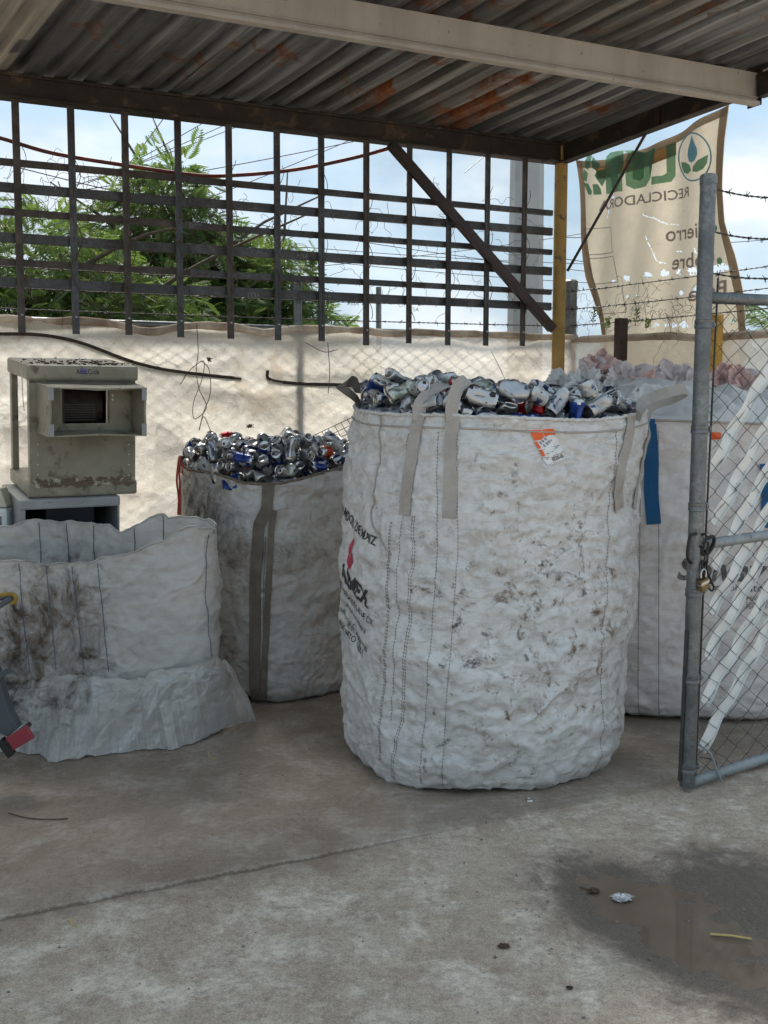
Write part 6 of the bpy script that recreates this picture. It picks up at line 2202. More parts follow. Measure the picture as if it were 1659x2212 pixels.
# ------------------------------------------------------------------ trees, pole and wires beyond the fence
def frond_tree(name, base, crown, nf, leafm, seed, label, size=0.3, trunk_h=None, lean=(0, 0)):
    """crown: list of (centre offset, radii); fronds are pinnate leaves set through the crown volume"""
    rs_ = np.random.RandomState(seed)
    tr = empty(name, base, label, 'tree', 'trees beyond the fence')
    base = np.asarray(base, float)
    mb = MB()
    hh = trunk_h
    cen = [base + np.array(c) for c, _ in crown]
    top_ = base + np.array([lean[0], lean[1], hh])
    mb.tube(smooth_path([base, base * 0.5 + top_ * 0.5 + np.array([0.08, 0.05, 0]), top_], 12), np.linspace(0.16, 0.09, 13), 10)
    limbs = []
    for c in cen:
        q = smooth_path([top_ - UP * 0.3, top_ * 0.5 + c * 0.5 + rs_.normal(size=3) * 0.15, c], 10)
        mb.tube(q, np.linspace(0.07, 0.02, len(q)), 7)
        for _ in range(5):
            e = c + rs_.normal(size=3) * 0.45
            mb.tube(smooth_path([q[5], (q[5] + e) / 2 + rs_.normal(size=3) * 0.1, e], 6), np.linspace(0.025, 0.006, 7), 5)
    mb.build('trunk', M['bark'], tr, smooth=True)
    # one pinnate leaf
    lv, lf = [], []
    nl = 8
    for k in range(nl):
        x = 0.18 + 0.8 * k / nl
        l = 0.3 * math.sin(math.pi * (0.2 + 0.75 * k / nl)) + 0.05
        for sg in (-1, 1):
            i = len(lv)
            dx = 0.14
            lv += [(x, 0.01 * sg, 0), (x + dx * 0.5 + 0.05, sg * l * 0.5, 0.03), (x + dx + 0.02, sg * l, -0.03), (x + dx * 0.1, sg * l * 0.55, -0.01)]
            lf.append((i, i + 1, i + 2, i + 3) if sg > 0 else (i + 3, i + 2, i + 1, i))
    i = len(lv)
    lv += [(0, -0.008, 0), (1, -0.004, -0.0), (1, 0.004, 0), (0, 0.008, 0)]
    lf.append((i, i + 1, i + 2, i + 3))
    lv = np.array(lv)
    lv[:, 2] -= 0.22 * lv[:, 0] ** 2
    wts = np.array([r[0] * r[1] * r[2] for _, r in crown]) ** 0.67
    wts /= wts.sum()
    V, Fc = [], []
    nv = 0
    lfa = np.array(lf)
    for i in range(nf):
        ci = rs_.choice(len(crown), p=wts)
        d = rs_.normal(size=3); d /= np.linalg.norm(d)
        rad = rs_.uniform(0.25, 1.0) ** 0.5
        clump = 0.16 * math.sin(7 * d[0] + ci * 2) * math.sin(6 * d[2] + 1.3 * ci) + 0.1 * math.sin(13 * d[0] + 9 * d[1])
        p = cen[ci] + d * np.array(crown[ci][1]) * (rad * (1 + clump))
        ax = d * [1, 1, 0.3] + rs_.normal(size=3) * 0.55 + np.array([0, 0, -0.1]); ax /= np.linalg.norm(ax)
        upv = UP + rs_.normal(size=3) * 0.35
        sx = np.cross(upv, ax); sx /= np.linalg.norm(sx)
        uz = np.cross(ax, sx)
        s = size * rs_.uniform(0.65, 1.25)
        V.append(p + s * (lv[:, :1] * ax + lv[:, 1:2] * sx + lv[:, 2:3] * uz))
        Fc.append(lfa + nv)
        nv += len(lv)
    mb = MB(); mb.add(np.concatenate(V), np.concatenate(Fc).tolist())
    mb.build('crown', leafm, tr)
    return tr


t0_ = W(330, 900, -3.2)
frond_tree('neem_tree', (t0_[0], t0_[1], 0), [((0.12, 0, 3.22), (0.36, 0.34, 0.36)), ((0.1, 0, 2.92), (0.55, 0.5, 0.36)), ((-0.05, 0, 2.55), (0.8, 0.7, 0.4)), ((0.55, 0, 2.35), (0.72, 0.6, 0.42)), ((-0.2, -0.3, 2.05), (1.2, 0.7, 0.45)), ((0.5, -0.3, 1.75), (1.2, 0.6, 0.4))],
           5200, M['leaf1'], 11, 'tall feathery green tree behind the middle of the steel grille', 0.16, 2.0, (0.1, 0))
t1_ = W(20, 900, -2.4)
frond_tree('neem_tree', (t1_[0], t1_[1], 0), [((0.2, 0, 2.5), (0.6, 0.5, 0.4)), ((-0.6, 0, 2.4), (0.7, 0.6, 0.5)), ((0.2, -0.2, 2.0), (0.95, 0.5, 0.4)), ((0.9, 0, 2.1), (0.6, 0.5, 0.4)), ((0.3, -0.2, 1.7), (1.2, 0.5, 0.3))],
           3400, M['leaf1'], 12, 'leafy tree at the far left behind the steel grille', 0.155, 1.7)
t2_ = W(590, 900, -3.0)
frond_tree('neem_tree', (t2_[0], t2_[1], 0), [((0.0, 0, 2.5), (0.4, 0.5, 0.4)), ((0.2, 0, 2.05), (0.5, 0.5, 0.35)), ((-0.5, 0, 2.55), (0.5, 0.6, 0.45)), ((-0.3, -0.2, 2.0), (0.8, 0.6, 0.45)), ((0.1, -0.2, 1.7), (0.8, 0.5, 0.3))],
           3400, M['leaf2'], 13, 'lower feathery tree behind the right half of the steel grille', 0.15, 1.6)
t3_ = W(730, 900, -7.0)
frond_tree('far_tree', (t3_[0], t3_[1], 0), [((0, 0, 1.95), (0.5, 0.4, 0.35))], 300, M['leaf2'], 14, 'small distant tree just above the shade cloth beside the post', 0.2, 1.2)


def palm(base, h, seed, label):
    pr_ = empty('palm_tree', base, label, 'tree')
    base = np.asarray(base, float)
    mb = MB(); mb.tube(smooth_path([base, base + UP * h * 0.5 + np.array([0.06, 0, 0]), base + UP * h], 14), np.linspace(0.14, 0.09, 15), 10)
    mb.build('trunk', M['bark'], pr_, smooth=True)
    rs_ = np.random.RandomState(seed)
    for k in range(15):
        a = 2 * math.pi * k / 15 + rs_.uniform(-0.2, 0.2); el = rs_.uniform(0.1, 1.25)
        ln_ = rs_.uniform(1.1, 1.5)
        t = np.linspace(0, 1, 22)
        out = np.array([math.cos(a), math.sin(a), 0])
        rach = base + UP * h + out * (t * ln_ * math.cos(el * 0.7))[:, None] + UP * (ln_ * (t * math.sin(el) - 0.75 * t ** 2.2))[:, None]
        mb = MB(); mb.tube(rach, np.linspace(0.012, 0.003, 22), 4)
        sd_ = np.cross(out, UP)
        for i in range(2, 22):
            l = 0.42 * math.sin(math.pi * (0.12 + 0.8 * t[i])) + 0.04
            fw = (rach[i] - rach[i - 1]); fw /= np.linalg.norm(fw)
            for sg in (-1, 1):
                tip = rach[i] + (sd_ * sg * 0.75 + fw * 0.55 - UP * rs_.uniform(0.2, 0.6)) * l
                mb.add([rach[i] - fw * 0.012, rach[i] + fw * 0.012, tip], [(0, 1, 2)])
        mb.build('frond', M['palm'], pr_)


pb_ = D(1690, 800, 11.5)
palm((pb_[0], pb_[1], 0), 2.15, 3, 'palm tree at the right edge beyond the banner')

pc = W(1134, 700, -1.9)
pol = empty('utility_pole', (pc[0], pc[1], 0), 'thick grey concrete utility pole beyond the fence', 'pole')
mb = MB()
prof8 = []
for z_, r_ in ((0, 0.165), (5.5, 0.13)):
    for k in range(8):
        a = math.pi / 8 + k * math.pi / 4 + 0.3
        prof8.append((pc[0] + r_ * math.cos(a), pc[1] + r_ * math.sin(a), z_))
mb.add(prof8, [(k, (k + 1) % 8, 8 + (k + 1) % 8, 8 + k) for k in range(8)] + [tuple(8 + k for k in range(8))])
mb.build('shaft', M['concpole'], pol)
for (u, vt) in ((640, 612), (818, 620)):
    q = W(u, 690, -4.0)
    zt2 = W(u, vt, -4.0)[2]
    mb = MB(); mb.lathe([(0.03, 0), (0.03, zt2)], (q[0], q[1], 0), 10)
    o = mb.build('thin_grey_post', M['galv'], org=(q[0], q[1], 0), auto=40)
    tag(o, 'thin grey post beyond the fence %s' % ('next to the lower tree' if u < 700 else 'standing alone against the sky'), 'post')

wires = [((285, 345), (352, 256), -9), ((285, 348), (460, 250), -9.5), ((288, 352), (520, 250), -10), ((280, 356), (560, 250), -10.5), ((600, 262), (700, 240), -8),
         ((-60, 330), (300, 420), -7), ((330, 380), (760, 300), -8), ((560, 380), (840, 260), -9), ((620, 520), (1240, 560), -12), ((620, 545), (1240, 600), -12), ((700, 500), (1240, 575), -11), ((760, 560), (1240, 500), -12),
         ((1230, 512), (1280, 512), -9), ((1230, 560), (1280, 566), -9), ((1600, 520), (1720, 508), -9)]
nw = ['slanting steeply above the tall tree', 'running up right from the tall tree', 'running flatter up right from the tall tree', 'lowest of the fan above the tall tree', 'short, under the roof beam', 'sloping down behind the left trees', 'rising behind the middle of the grille', 'rising behind the brace foot side of the grille',
      'low behind the right of the grille', 'lowest behind the right of the grille', 'crossing low behind the diagonal brace', 'rising towards the concrete pole', 'upper one between yellow post and banner', 'lower one between yellow post and banner', 'right of the banner above the palm']
for i, (a, b, off) in enumerate(wires):
    pa_ = W(*a, off); pb2 = W(*b, off)
    d = pb2 - pa_
    mb = MB(); mb.tube(catenary(pa_ - d * 0.4, pb2 + d * 0.4, np.linalg.norm(d) * 0.02, 16), 0.0065, 5)
    o = mb.build('overhead_wire', M['cable'], org=pa_)
    tag(o, 'thin overhead wire ' + nw[i], 'wire', 'overhead wires')

# red conduit sagging across the grille
mb = MB(); mb.tube(smooth_path([W(u, v, -0.05) for u, v in ((-120, 270), (0, 298), (110, 330), (250, 354), (420, 378), (520, 378), (640, 366), (760, 342), (842, 320))], 60), 0.011, 8)
o = mb.build('sagging_cable', M['redpipe'], org=W(420, 378, -0.05), smooth=True)
tag(o, 'thick red cable sagging across the top of the steel grille', 'cable')

# dry vines on the grille and cloth
rv = np.random.RandomState(17)
vspots = [(u, v) for u, v in zip(us, [330, 380, 400, 440, 360, 420, 480, 520, 480, 460, 420, 470])]
vname = ['leftmost', 'second', 'third', 'fourth', 'fifth', 'sixth', 'seventh', 'eighth', 'ninth', 'tenth', 'eleventh', 'rightmost']
for k, (u, v) in enumerate(vspots):
    mb = MB()
    s, z = sof(u, v, 0.04)
    dens = 36 if k < 5 else 9
    for _ in range(dens):
        a = np.array([s + rv.normal() * (0.16 if k < 5 else 0.07), 0.055 + rv.uniform(-0.12, 0.03), 2.05 + 0.72 * rv.beta(1.3, 1.9)])
        pts = [a]
        dr = rv.normal(size=3) * [1, 0.25, 1]
        dr /= np.linalg.norm(dr)
        for _ in range(9):
            dr = dr + rv.normal(size=3) * [0.75, 0.2, 0.75]; dr /= np.linalg.norm(dr)
            pts.append(pts[-1] + dr * 0.03)
        pts = smooth_path(pts, 20)
        pts[:, 1] = np.clip(pts[:, 1], -0.12, 0.085)
        mb.tube(POLE + pts[:, :1] * E1 + pts[:, 1:2] * E2 + pts[:, 2:3] * UP, 0.0014, 3, caps=False)
    pts = []
    for q in np.linspace(0, 1, 40):
        pts.append(wall(s + 0.03 * math.sin(q * 16 + k), 0.058 + 0.012 * math.cos(q * 16 + k), 1.95 + q * 0.85))
    mb.tube(pts, 0.0022, 4)
    o = mb.build('dry_vine', M['vine'], org=wall(s, 0.05, 1.95))
    tag(o, 'dry brown vine tangled on the %s upright of the steel grille' % vname[k], 'vine', 'dry vines on the grille')
vd = [[(425, 700), (428, 760), (424, 800), (430, 840), (446, 880), (420, 905), (418, 870), (436, 820), (440, 780), (410, 800), (390, 830)], [(436, 780), (452, 800), (454, 850), (440, 890), (430, 930), (440, 900), (455, 930), (472, 960)],
      [(708, 740), (712, 800), (709, 850)], [(1062, 760), (1082, 800), (1098, 835)], [(660, 740), (700, 760), (730, 755)]]
vl = ['looped dry vine dangling on the cloth above the grimy sack', 'long dry tendril hanging from the looped vine on the cloth', 'thin straight dry vine on the cloth beside the seventh upright', 'thin dry vine on the cloth left of the yellow post', 'short dry twig caught on the cloth below the grille']
for i, c in enumerate(vd):
    mb = MB(); mb.tube(smooth_path([W(u, v, 0.015) for u, v in c], 60), 0.0022, 4)
    o = mb.build('dry_vine', M['vine'], org=W(*c[0], 0.015))
    tag(o, vl[i], 'vine', 'dry vines on the cloth')
# knots of twig caught in the cloth
for i, (u, v) in enumerate([(452, 776), (455, 935), (540, 920), (1030, 865), (810, 900)]):
    c = W(u, v, 0.0)
    mb = MB()
    for _ in range(7):
        a = rv.normal(size=3) * [0.014, 0.005, 0.01]
        mb.tube([c - a, c + rv.normal(size=3) * 0.006, c + a * rv.uniform(0.5, 1.3)], 0.0025, 4)
    mb.build('twig_knot', M['vine'], fence)

# wire rack leaning on the fence between the two filled sacks
rk = empty('wire_rack', D(750, 1060, 6.2), 'rusty wire rack leaning behind the heap of crushed cans', 'rack')
c00 = np.array(D(735, 990, 6.2)); c10 = np.array(D(850, 990, 6.3)); c01 = np.array(D(690, 930, 6.25)); c11 = np.array(D(762, 905, 6.3))
rp_ = [(668, 945), (764, 900), (800, 960), (700, 1010)]
q_ = [D(u, v, 6.22) for u, v in rp_]
for k in range(8):
    a = k / 7
    mb = MB(); mb.tube([q_[0] * (1 - a) + q_[1] * a, q_[3] * (1 - a) + q_[2] * a], 0.0022, 5); mb.build('wire', M['vine'], rk)
for k in range(6):
    a = k / 5
    mb = MB(); mb.tube([q_[0] * (1 - a) + q_[3] * a, q_[1] * (1 - a) + q_[2] * a], 0.0022, 5); mb.build('wire', M['vine'], rk)

# ------------------------------------------------------------------ scrapped evaporative coolers at the left
C0 = D(64, 1074, 4.86)
CA = np.array([0.879, 0.477, 0.0])
CB = np.array([0.477, -0.879, -0.093]); CB /= np.linalg.norm(CB)      # the stack leans towards the yard
CC = np.cross(CA, CB); CC = CC if CC[2] > 0 else -CC


def cw(s, off, z):
    return C0 + CA * s + CB * off + CC * z


def csof(u, v, off=0.0):
    p = PL(u, v, C0 + CB * off, CB)
    return float(np.dot(p - C0, CA)), float(np.dot(p - C0 - CB * off, CC))


OFF = 0.0
cs0, cz1 = csof(66, 1072, OFF); cs1, _ = csof(292, 1070, OFF)
_, cz_lid0 = csof(180, 822, OFF); _, cz_top = csof(180, 789, OFF); _, cz0 = csof(180, 1071, OFF); _, cz_pan = csof(180, 1040, OFF)
DEPTH = 0.5
uc = empty('evaporative_cooler', cw((cs0 + cs1) / 2, OFF - DEPTH / 2, cz0), 'beige rusty evaporative cooler with flared outlet, stacked on another cooler', 'cooler', 'scrapped coolers')


def cbox(s0, s1, o0, o1, z0, z1, material, parent, name, bevel=0.006):
    mb = MB(); mb.box(cw((s0 + s1) / 2, (o0 + o1) / 2, (z0 + z1) / 2), CA * (s1 - s0) / 2, CB * (o1 - o0) / 2, CC * (z1 - z0) / 2)
    return mb.build(name, material, parent, bevel=bevel)


lid_ = MB()                        # lid, its back edge bent upwards
vs = []
for (s, o, z) in ((cs0 - 0.012, OFF - DEPTH, cz_lid0), (cs1 + 0.012, OFF - DEPTH, cz_lid0), (cs1 + 0.012, OFF + 0.012, cz_lid0), (cs0 - 0.012, OFF + 0.012, cz_lid0),
                  (cs0 - 0.012, OFF - DEPTH, cz_top + 0.004), (cs1 + 0.012, OFF - DEPTH, cz_top + 0.004), (cs1 + 0.012, OFF + 0.012, cz_top), (cs0 - 0.012, OFF + 0.012, cz_top)):
    vs.append(cw(s, o, z))
lid_.add(vs, [(3, 2, 1, 0), (4, 5, 6, 7), (0, 1, 5, 4), (1, 2, 6, 5), (2, 3, 7, 6), (3, 0, 4, 7)])
lid_.build('lid', M['coolerbeige'], uc, bevel=0.014)
cbox(cs0 - 0.008, cs1 + 0.008, OFF - DEPTH, OFF + 0.01, cz0, cz_pan, M['coolerbeige'], uc, 'base_pan', 0.012)
xs_ = np.linspace(cs0 + 0.015, cs1 - 0.004, 60)
e0 = pn(np.stack([xs_ * 30, 0 * xs_, 0 * xs_], 1), 5) * 0.016; e1_ = pn(np.stack([xs_ * 42, 0 * xs_ + 4, 0 * xs_], 1), 6) * 0.018
mb = MB(); mb.grid(np.array([[cw(a, OFF + 0.0112, cz_pan - 0.022 + q) for a, q in zip(xs_, e0)], [cw(a, OFF + 0.0112, cz_pan - 0.001) for a in xs_]]))
mb.grid(np.array([[cw(a, OFF + 0.0012, cz_pan - 0.001) for a in xs_], [cw(a, OFF + 0.0012, cz_pan + 0.018 + q) for a, q in zip(xs_, e1_)]]))
mb.build('rust_band', M['cooleredge'], uc)
# front panel as four strips round the outlet hole
hs0, hz1 = csof(130, 838, OFF); hs1, hz0 = csof(236, 914, OFF)
for (a, b, c, d) in ((cs0, hs0, cz_pan, cz_lid0), (hs1, cs1, cz_pan, cz_lid0), (hs0, hs1, cz_pan, hz0), (hs0, hs1, hz1, cz_lid0)):
    cbox(a, b, OFF - 0.012, OFF, c, d, M['coolerbeige'], uc, 'front_panel', 0)
cbox(cs0, cs0 + 0.03, OFF - DEPTH, OFF - DEPTH + 0.05, cz_pan, cz_lid0, M['coolerbeige'], uc, 'corner_post', 0.003)
cbox(cs0, cs0 + 0.03, OFF - 0.05, OFF - 0.013, cz_pan, cz_lid0, M['coolerbeige'], uc, 'corner_post', 0.003)
cbox(cs1 - 0.012, cs1, OFF - DEPTH, OFF - 0.013, cz_pan, cz_lid0, M['coolerbeige'], uc, 'side_panel', 0)
cbox(cs0 + 0.16, cs1 - 0.02, OFF - DEPTH + 0.02, OFF - DEPTH + 0.03, cz_pan, cz_lid0, M['coolerdark'], uc, 'back_panel', 0)
cbox(cs0 + 0.15, cs0 + 0.16, OFF - DEPTH + 0.03, OFF - 0.02, cz_pan, cz_lid0, M['coolerdark'], uc, 'inner_panel', 0)
mb = MB()
mb.lathe([(0.085, -0.1), (0.085, 0.1)], cw((hs0 + hs1) / 2 + 0.01, OFF - 0.2, hz0 + 0.06), 20, axis=CA)
mb.build('blower_wheel', M['studdark'], uc, auto=30)
for k in range(7):
    cbox(hs0 + 0.01, hs1 - 0.05, OFF - 0.06 - 0.002 * k, OFF - 0.055, hz0 + 0.008 + k * 0.012, hz0 + 0.011 + k * 0.012, M['stud'], uc, 'fin', 0)
for k in range(9):
    s, z = csof(82 + (k % 2) * 196, 960 + (k // 2) * 22, OFF)
    mb = MB(); mb.lathe([(0.0, 0.003), (0.004, 0.002), (0.0045, 0)], cw(s, OFF + 0.0005, z), 8, axis=CB); mb.build('screw', M['steel'], uc)
cbox(cs0 + 0.004, cs1 - 0.004, OFF + 0.0005, OFF + 0.004, cz_lid0 - 0.012, cz_lid0 - 0.003, M['studdark'], uc, 'lid_seam', 0)
# flared outlet duct
PRO = 0.17
ds0, dz1 = csof(77, 824, OFF); ds1, dz0 = csof(286, 932, OFF)
fo0, fz1 = csof(104, 836, OFF + PRO); fo1, fz0 = csof(317, 942, OFF + PRO)
wth = 0.007


def duct(s0, s1, z0, z1, s2, s3, z2, z3, o0, o1, name):
    A = [cw(s0, o0, z0), cw(s1, o0, z0), cw(s1, o0, z1), cw(s0, o0, z1)]
    B = [cw(s2, o1, z2), cw(s3, o1, z2), cw(s3, o1, z3), cw(s2, o1, z3)]
    cA = sum(A) / 4; cB = sum(B) / 4
    for k in range(4):
        k2 = (k + 1) % 4
        ins = lambda p, c: p + (c - p) / np.linalg.norm(c - p) * wth * 1.4
        mb = MB()
        mid = (B[k] + B[k2]) / 2 + (cB - (B[k] + B[k2]) / 2) * (0.045 if k in (0, 2) else 0.02)
        mm = (A[k] + A[k2]) / 2
        mb.add([A[k], mm, A[k2], B[k2], mid, B[k], ins(A[k], cA), ins(mm, cA), ins(A[k2], cA), ins(B[k2], cB), ins(mid, cB), ins(B[k], cB)],
               [(0, 1, 4, 5), (1, 2, 3, 4), (6, 11, 10, 7), (7, 10, 9, 8), (5, 4, 10, 11), (4, 3, 9, 10), (0, 6, 7, 1), (1, 7, 8, 2), (0, 5, 11, 6), (2, 8, 9, 3)])
        mb.build(name, M['coolerbeige'], uc)


duct(ds0, ds1, dz0, dz1, fo0, fo1, fz0, fz1, OFF + 0.001, OFF + PRO, 'outlet_side')
for (s, z) in ((fo0 + 0.012, fz1 - 0.03), (fo1 - 0.012, fz1 - 0.03), (fo0 + 0.012, fz0 + 0.03), (fo1 - 0.012, fz0 + 0.03)):
    cbox(s - 0.011, s + 0.011, OFF + PRO - 0.004, OFF + PRO + 0.002, z - 0.028, z + 0.028, M['coolerwhite'], uc, 'corner_bracket', 0)
for (u, v) in ((245, 855), (245, 864)):
    s, z = csof(u, v, OFF + 0.02)
    mb = MB(); mb.lathe([(0.005, 0), (0.005, 0.002)], cw(s, OFF + 0.004, z), 10, axis=CB); mb.build('bolt', M['label_white'], uc)
v, f = text_mesh('ArcticCircle', 0.01, 0.5)
s, z = csof(165, 808, OFF + 0.013)
mb = MB(); mb.add([cw(s + a * 0.021, OFF + 0.0135, z + b * 0.034) for a, b in v], f); mb.build('emblem', M['ink'], uc)
s, z = csof(173, 804, OFF + 0.013)
cbox(s, s + 0.03, OFF + 0.0122, OFF + 0.0132, z - 0.008, z + 0.016, M['violet'], uc, 'emblem', 0)
rd_ = np.random.RandomState(4)
mb = MB()
for _ in range(150):
    s = cs0 + (cs1 - cs0) * (0.25 if rd_.rand() < 0.4 else 0.72) + rd_.normal() * 0.07
    s = min(max(s, cs0), cs1); o = OFF - abs(rd_.normal()) * 0.18 - 0.01
    o = max(o, OFF - DEPTH + 0.02)
    z = cz_top + (OFF - o) / DEPTH * 0.004 + 0.002
    d = rd_.normal(size=3) * 0.011
    mb.tube([cw(s, o, z), cw(s + d[0], o + d[1], z + abs(d[2]) * 0.12)], 0.0022, 4)
mb.build('dry_litter', M['debris'], uc)
s, z = csof(48, 860, OFF - 0.2)
mb = MB(); mb.tube([cw(s, OFF - 0.2, cz_lid0 + 0.02), cw(s + 0.003, OFF - 0.2, z), cw(s + 0.008, OFF - 0.2, z - 0.06)], 0.0015, 4); mb.build('hanging_wire', M['wire'], uc)

LOF = 0.04
ls0, lz1 = csof(40, 1080, LOF); ls1, _ = csof(260, 1078, LOF)
_, lz0 = csof(150, 1098, LOF)
lz1 = cz0 - 0.002
LB = -C0[2] + 0.06
lc = empty('evaporative_cooler', cw((ls0 + ls1) / 2, LOF - 0.26, LB), 'pale lower evaporative cooler with dark open front, under the beige one', 'cooler', 'scrapped coolers')
cbox(ls0, ls1, LOF - 0.46, LOF, lz0, lz1, M['coolerwhite'], lc, 'lid', 0.008)
cbox(ls0 + 0.004, ls0 + 0.03, LOF - 0.45, LOF - 0.004, LB + 0.2, lz0, M['coolerwhite'], lc, 'side_panel', 0.003)
cbox(ls1 - 0.012, ls1 - 0.002, LOF - 0.45, LOF - 0.004, LB + 0.2, lz0, M['coolerwhite'], lc, 'side_panel', 0.003)
cbox(ls0 + 0.03, ls1 - 0.012, LOF - 0.45, LOF - 0.44, LB + 0.2, lz0, M['coolerdark'], lc, 'back_panel', 0)
cbox(ls0 + 0.14, ls0 + 0.36, LOF - 0.12, LOF - 0.1, LB + 0.2, lz0, M['coolerpad'], lc, 'navy_panel', 0)
cbox(ls0, ls1, LOF - 0.46, LOF, LB, LB + 0.2, M['coolerwhite'], lc, 'base_pan', 0.008)
jp = D(-10, 1150, 4.9)
jg = empty('plastic_jug', (jp[0], jp[1], 0.0), 'white plastic container at the left edge beside the coolers', 'container')
zj1 = D(5, 1055, 4.9)[2]; zj2 = D(5, 1096, 4.9)[2]; xr = D(15.5, 1120, 4.9)[0]
mb = MB(); mb.bbox(xr - 0.32, xr, 4.9, 5.02, 0.0, zj2 - 0.002); mb.build('tank', M['jug'], jg, bevel=0.02)
mb = MB()
mb.add([(xr - 0.32, 4.905, zj2), (xr - 0.002, 4.905, zj2), (xr - 0.002, 5.015, zj2), (xr - 0.32, 5.015, zj2), (xr - 0.28, 4.91, zj1), (xr - 0.03, 4.91, zj1), (xr - 0.03, 5.0, zj1), (xr - 0.28, 5.0, zj1)], [(3, 2, 1, 0), (4, 5, 6, 7), (0, 1, 5, 4), (1, 2, 6, 5), (2, 3, 7, 6), (3, 0, 4, 7)])
mb.build('hood', M['jugcap'], jg, bevel=0.006)
mb = MB(); q = D(-2, 1134, 4.899); mb.bbox(q[0] - 0.03, q[0] + 0.013, 4.8985, 4.8995, q[2] - 0.0, q[2] + 0.04); mb.build('paper_label', M['inkgrey'], jg)
# ------------------------------------------------------------------ chain link gate on the right
GB = G(1484, 1708, -STEP)
gth = R(33.3)
GA = np.array([math.cos(gth), math.sin(gth), 0.0]); GN = np.array([math.sin(gth), -math.cos(gth), 0.0])
GS = 0.0245
gate = empty('chain_link_gate', GB, 'open galvanised chain link gate leaf threaded with white plastic slats', 'gate')


def gp(s, o, z):
    return GB + GA * s + GN * o + UP * (z + GS * s)


def gsz(u, v, off=0.0):
    p = PL(u, v, GB + GN * off, GN)
    s = float(np.dot(p - GB, GA))
    return s, float(p[2] - GB[2] - GS * s)


GH = gsz(1530, 380)[1]
s_top = gsz(1530, 395)[0]
lean_g = s_top / GH * 0.55
mb = MB(); mb.tube([GB + UP * 0.018, GB + UP * GH * 0.5 + GA * s_top * 0.5, GB + UP * GH + GA * s_top], 0.0285, 20)
post = mb.build('gate_post', M['galv'], gate, auto=40)
mb = MB(); mb.lathe([(0.0305, -0.03), (0.0305, 0.0), (0.024, 0.006), (0.0, 0.008)], GB + UP * GH + GA * s_top, 18); mb.build('cap', M['galv'], post, auto=40)


def on_post(v):
    s, z = gsz(1500, v)
    return GB + UP * z + GA * s_top * z / GH


for v in (700, 928, 1095, 1279, 1465, 1655):
    c = on_post(v)
    mb = MB(); mb.lathe([(0.029, -0.016), (0.032, -0.014), (0.032, -0.004), (0.0305, 0.0), (0.032, 0.004), (0.032, 0.014), (0.029, 0.016)], c, 18); b_ = mb.build('tension_band', M['galv'], post, auto=40)
    mb = MB(); mb.box(c + GA * 0.042, GA * 0.014, GN * 0.004, UP * 0.013); mb.lathe([(0.0, 0.014), (0.008, 0.011), (0.009, 0.004)], c + GA * 0.048 , 10, axis=GN); mb.build('bolt', M['galv'], b_)
mb = MB(); mb.bar(GB + UP * 0.04 - GA * 0.03 - GN * 0.01, GB + UP * 0.62 - GA * 0.033 + GA * s_top * 0.3, 0.006, 0.014); mb.build('flat_bar', M['wire'], gate)
GLN = 1.5
for nm, v, r_ in (('bottom_rail', 1703, 0.021), ('middle_rail', 1178, 0.020), ('top_rail', 642, 0.0215)):
    _, z = gsz(1505, v)
    z = max(z, 0.03)
    x0 = s_top * z / GH
    mb = MB(); mb.tube([gp(x0 + 0.025, 0, z), gp(GLN, 0, z)], r_, 14); mb.build(nm, M['galv_white'] if nm != 'top_rail' else M['galv'], gate, smooth=True)
    if nm == 'top_rail':
        ztr = z
mb = MB(); mb.lathe([(0.0285, -0.04), (0.0285, 1.9)], gp(GLN, 0, 0.04), 14); mb.build('gate_post', M['galv'], gate, auto=40)
mb = chainlink(GB + GA * 0.075, GA, GLN - 0.1, 0.03, ztr + 0.04, 0.0585, 0.088, 0.0019, GN, 5, GS, jitter=0.004)
mb.build('chain_link_mesh', M['wiregalv'], gate)['kind'] = 'stuff'
_, zt0 = gsz(1545, 600)
mb = MB(); mb.tube([gp(0.045, 0.0, 0.05), gp(0.062, 0.0, 1.0), gp(0.085, 0, zt0)], 0.004, 6); mb.build('tension_bar', M['wire'], gate)
mb = MB(); mb.tube(smooth_path([gp(0.05, 0.012, 0.17), gp(0.1, 0.02, 0.13), gp(0.13, 0.03, 0.06), gp(0.15, 0.04, 0.012)], 14), 0.0045, 6); mb.build('bent_wire', M['galv_white'], gate)
mb = MB(); mb.tube(smooth_path([gp(0.06, 0.005, 0.12), gp(0.14, 0.01, 0.09), gp(0.16, 0.012, 0.045), gp(0.2, 0.02, 0.02)], 14), 0.003, 5); mb.build('bent_wire', M['wiregalv'], gate)
for i, v in enumerate((400, 494, 585)):
    a = on_post(v) - GA * 0.02
    far = PL(1730, [432, 520, 603][i], GB, GN)
    barb_wire(smooth_path([a, a * 0.6 + far * 0.4 - UP * 0.012, far], 20), 'barbed_wire', gate, 90 + i, gap=0.1)
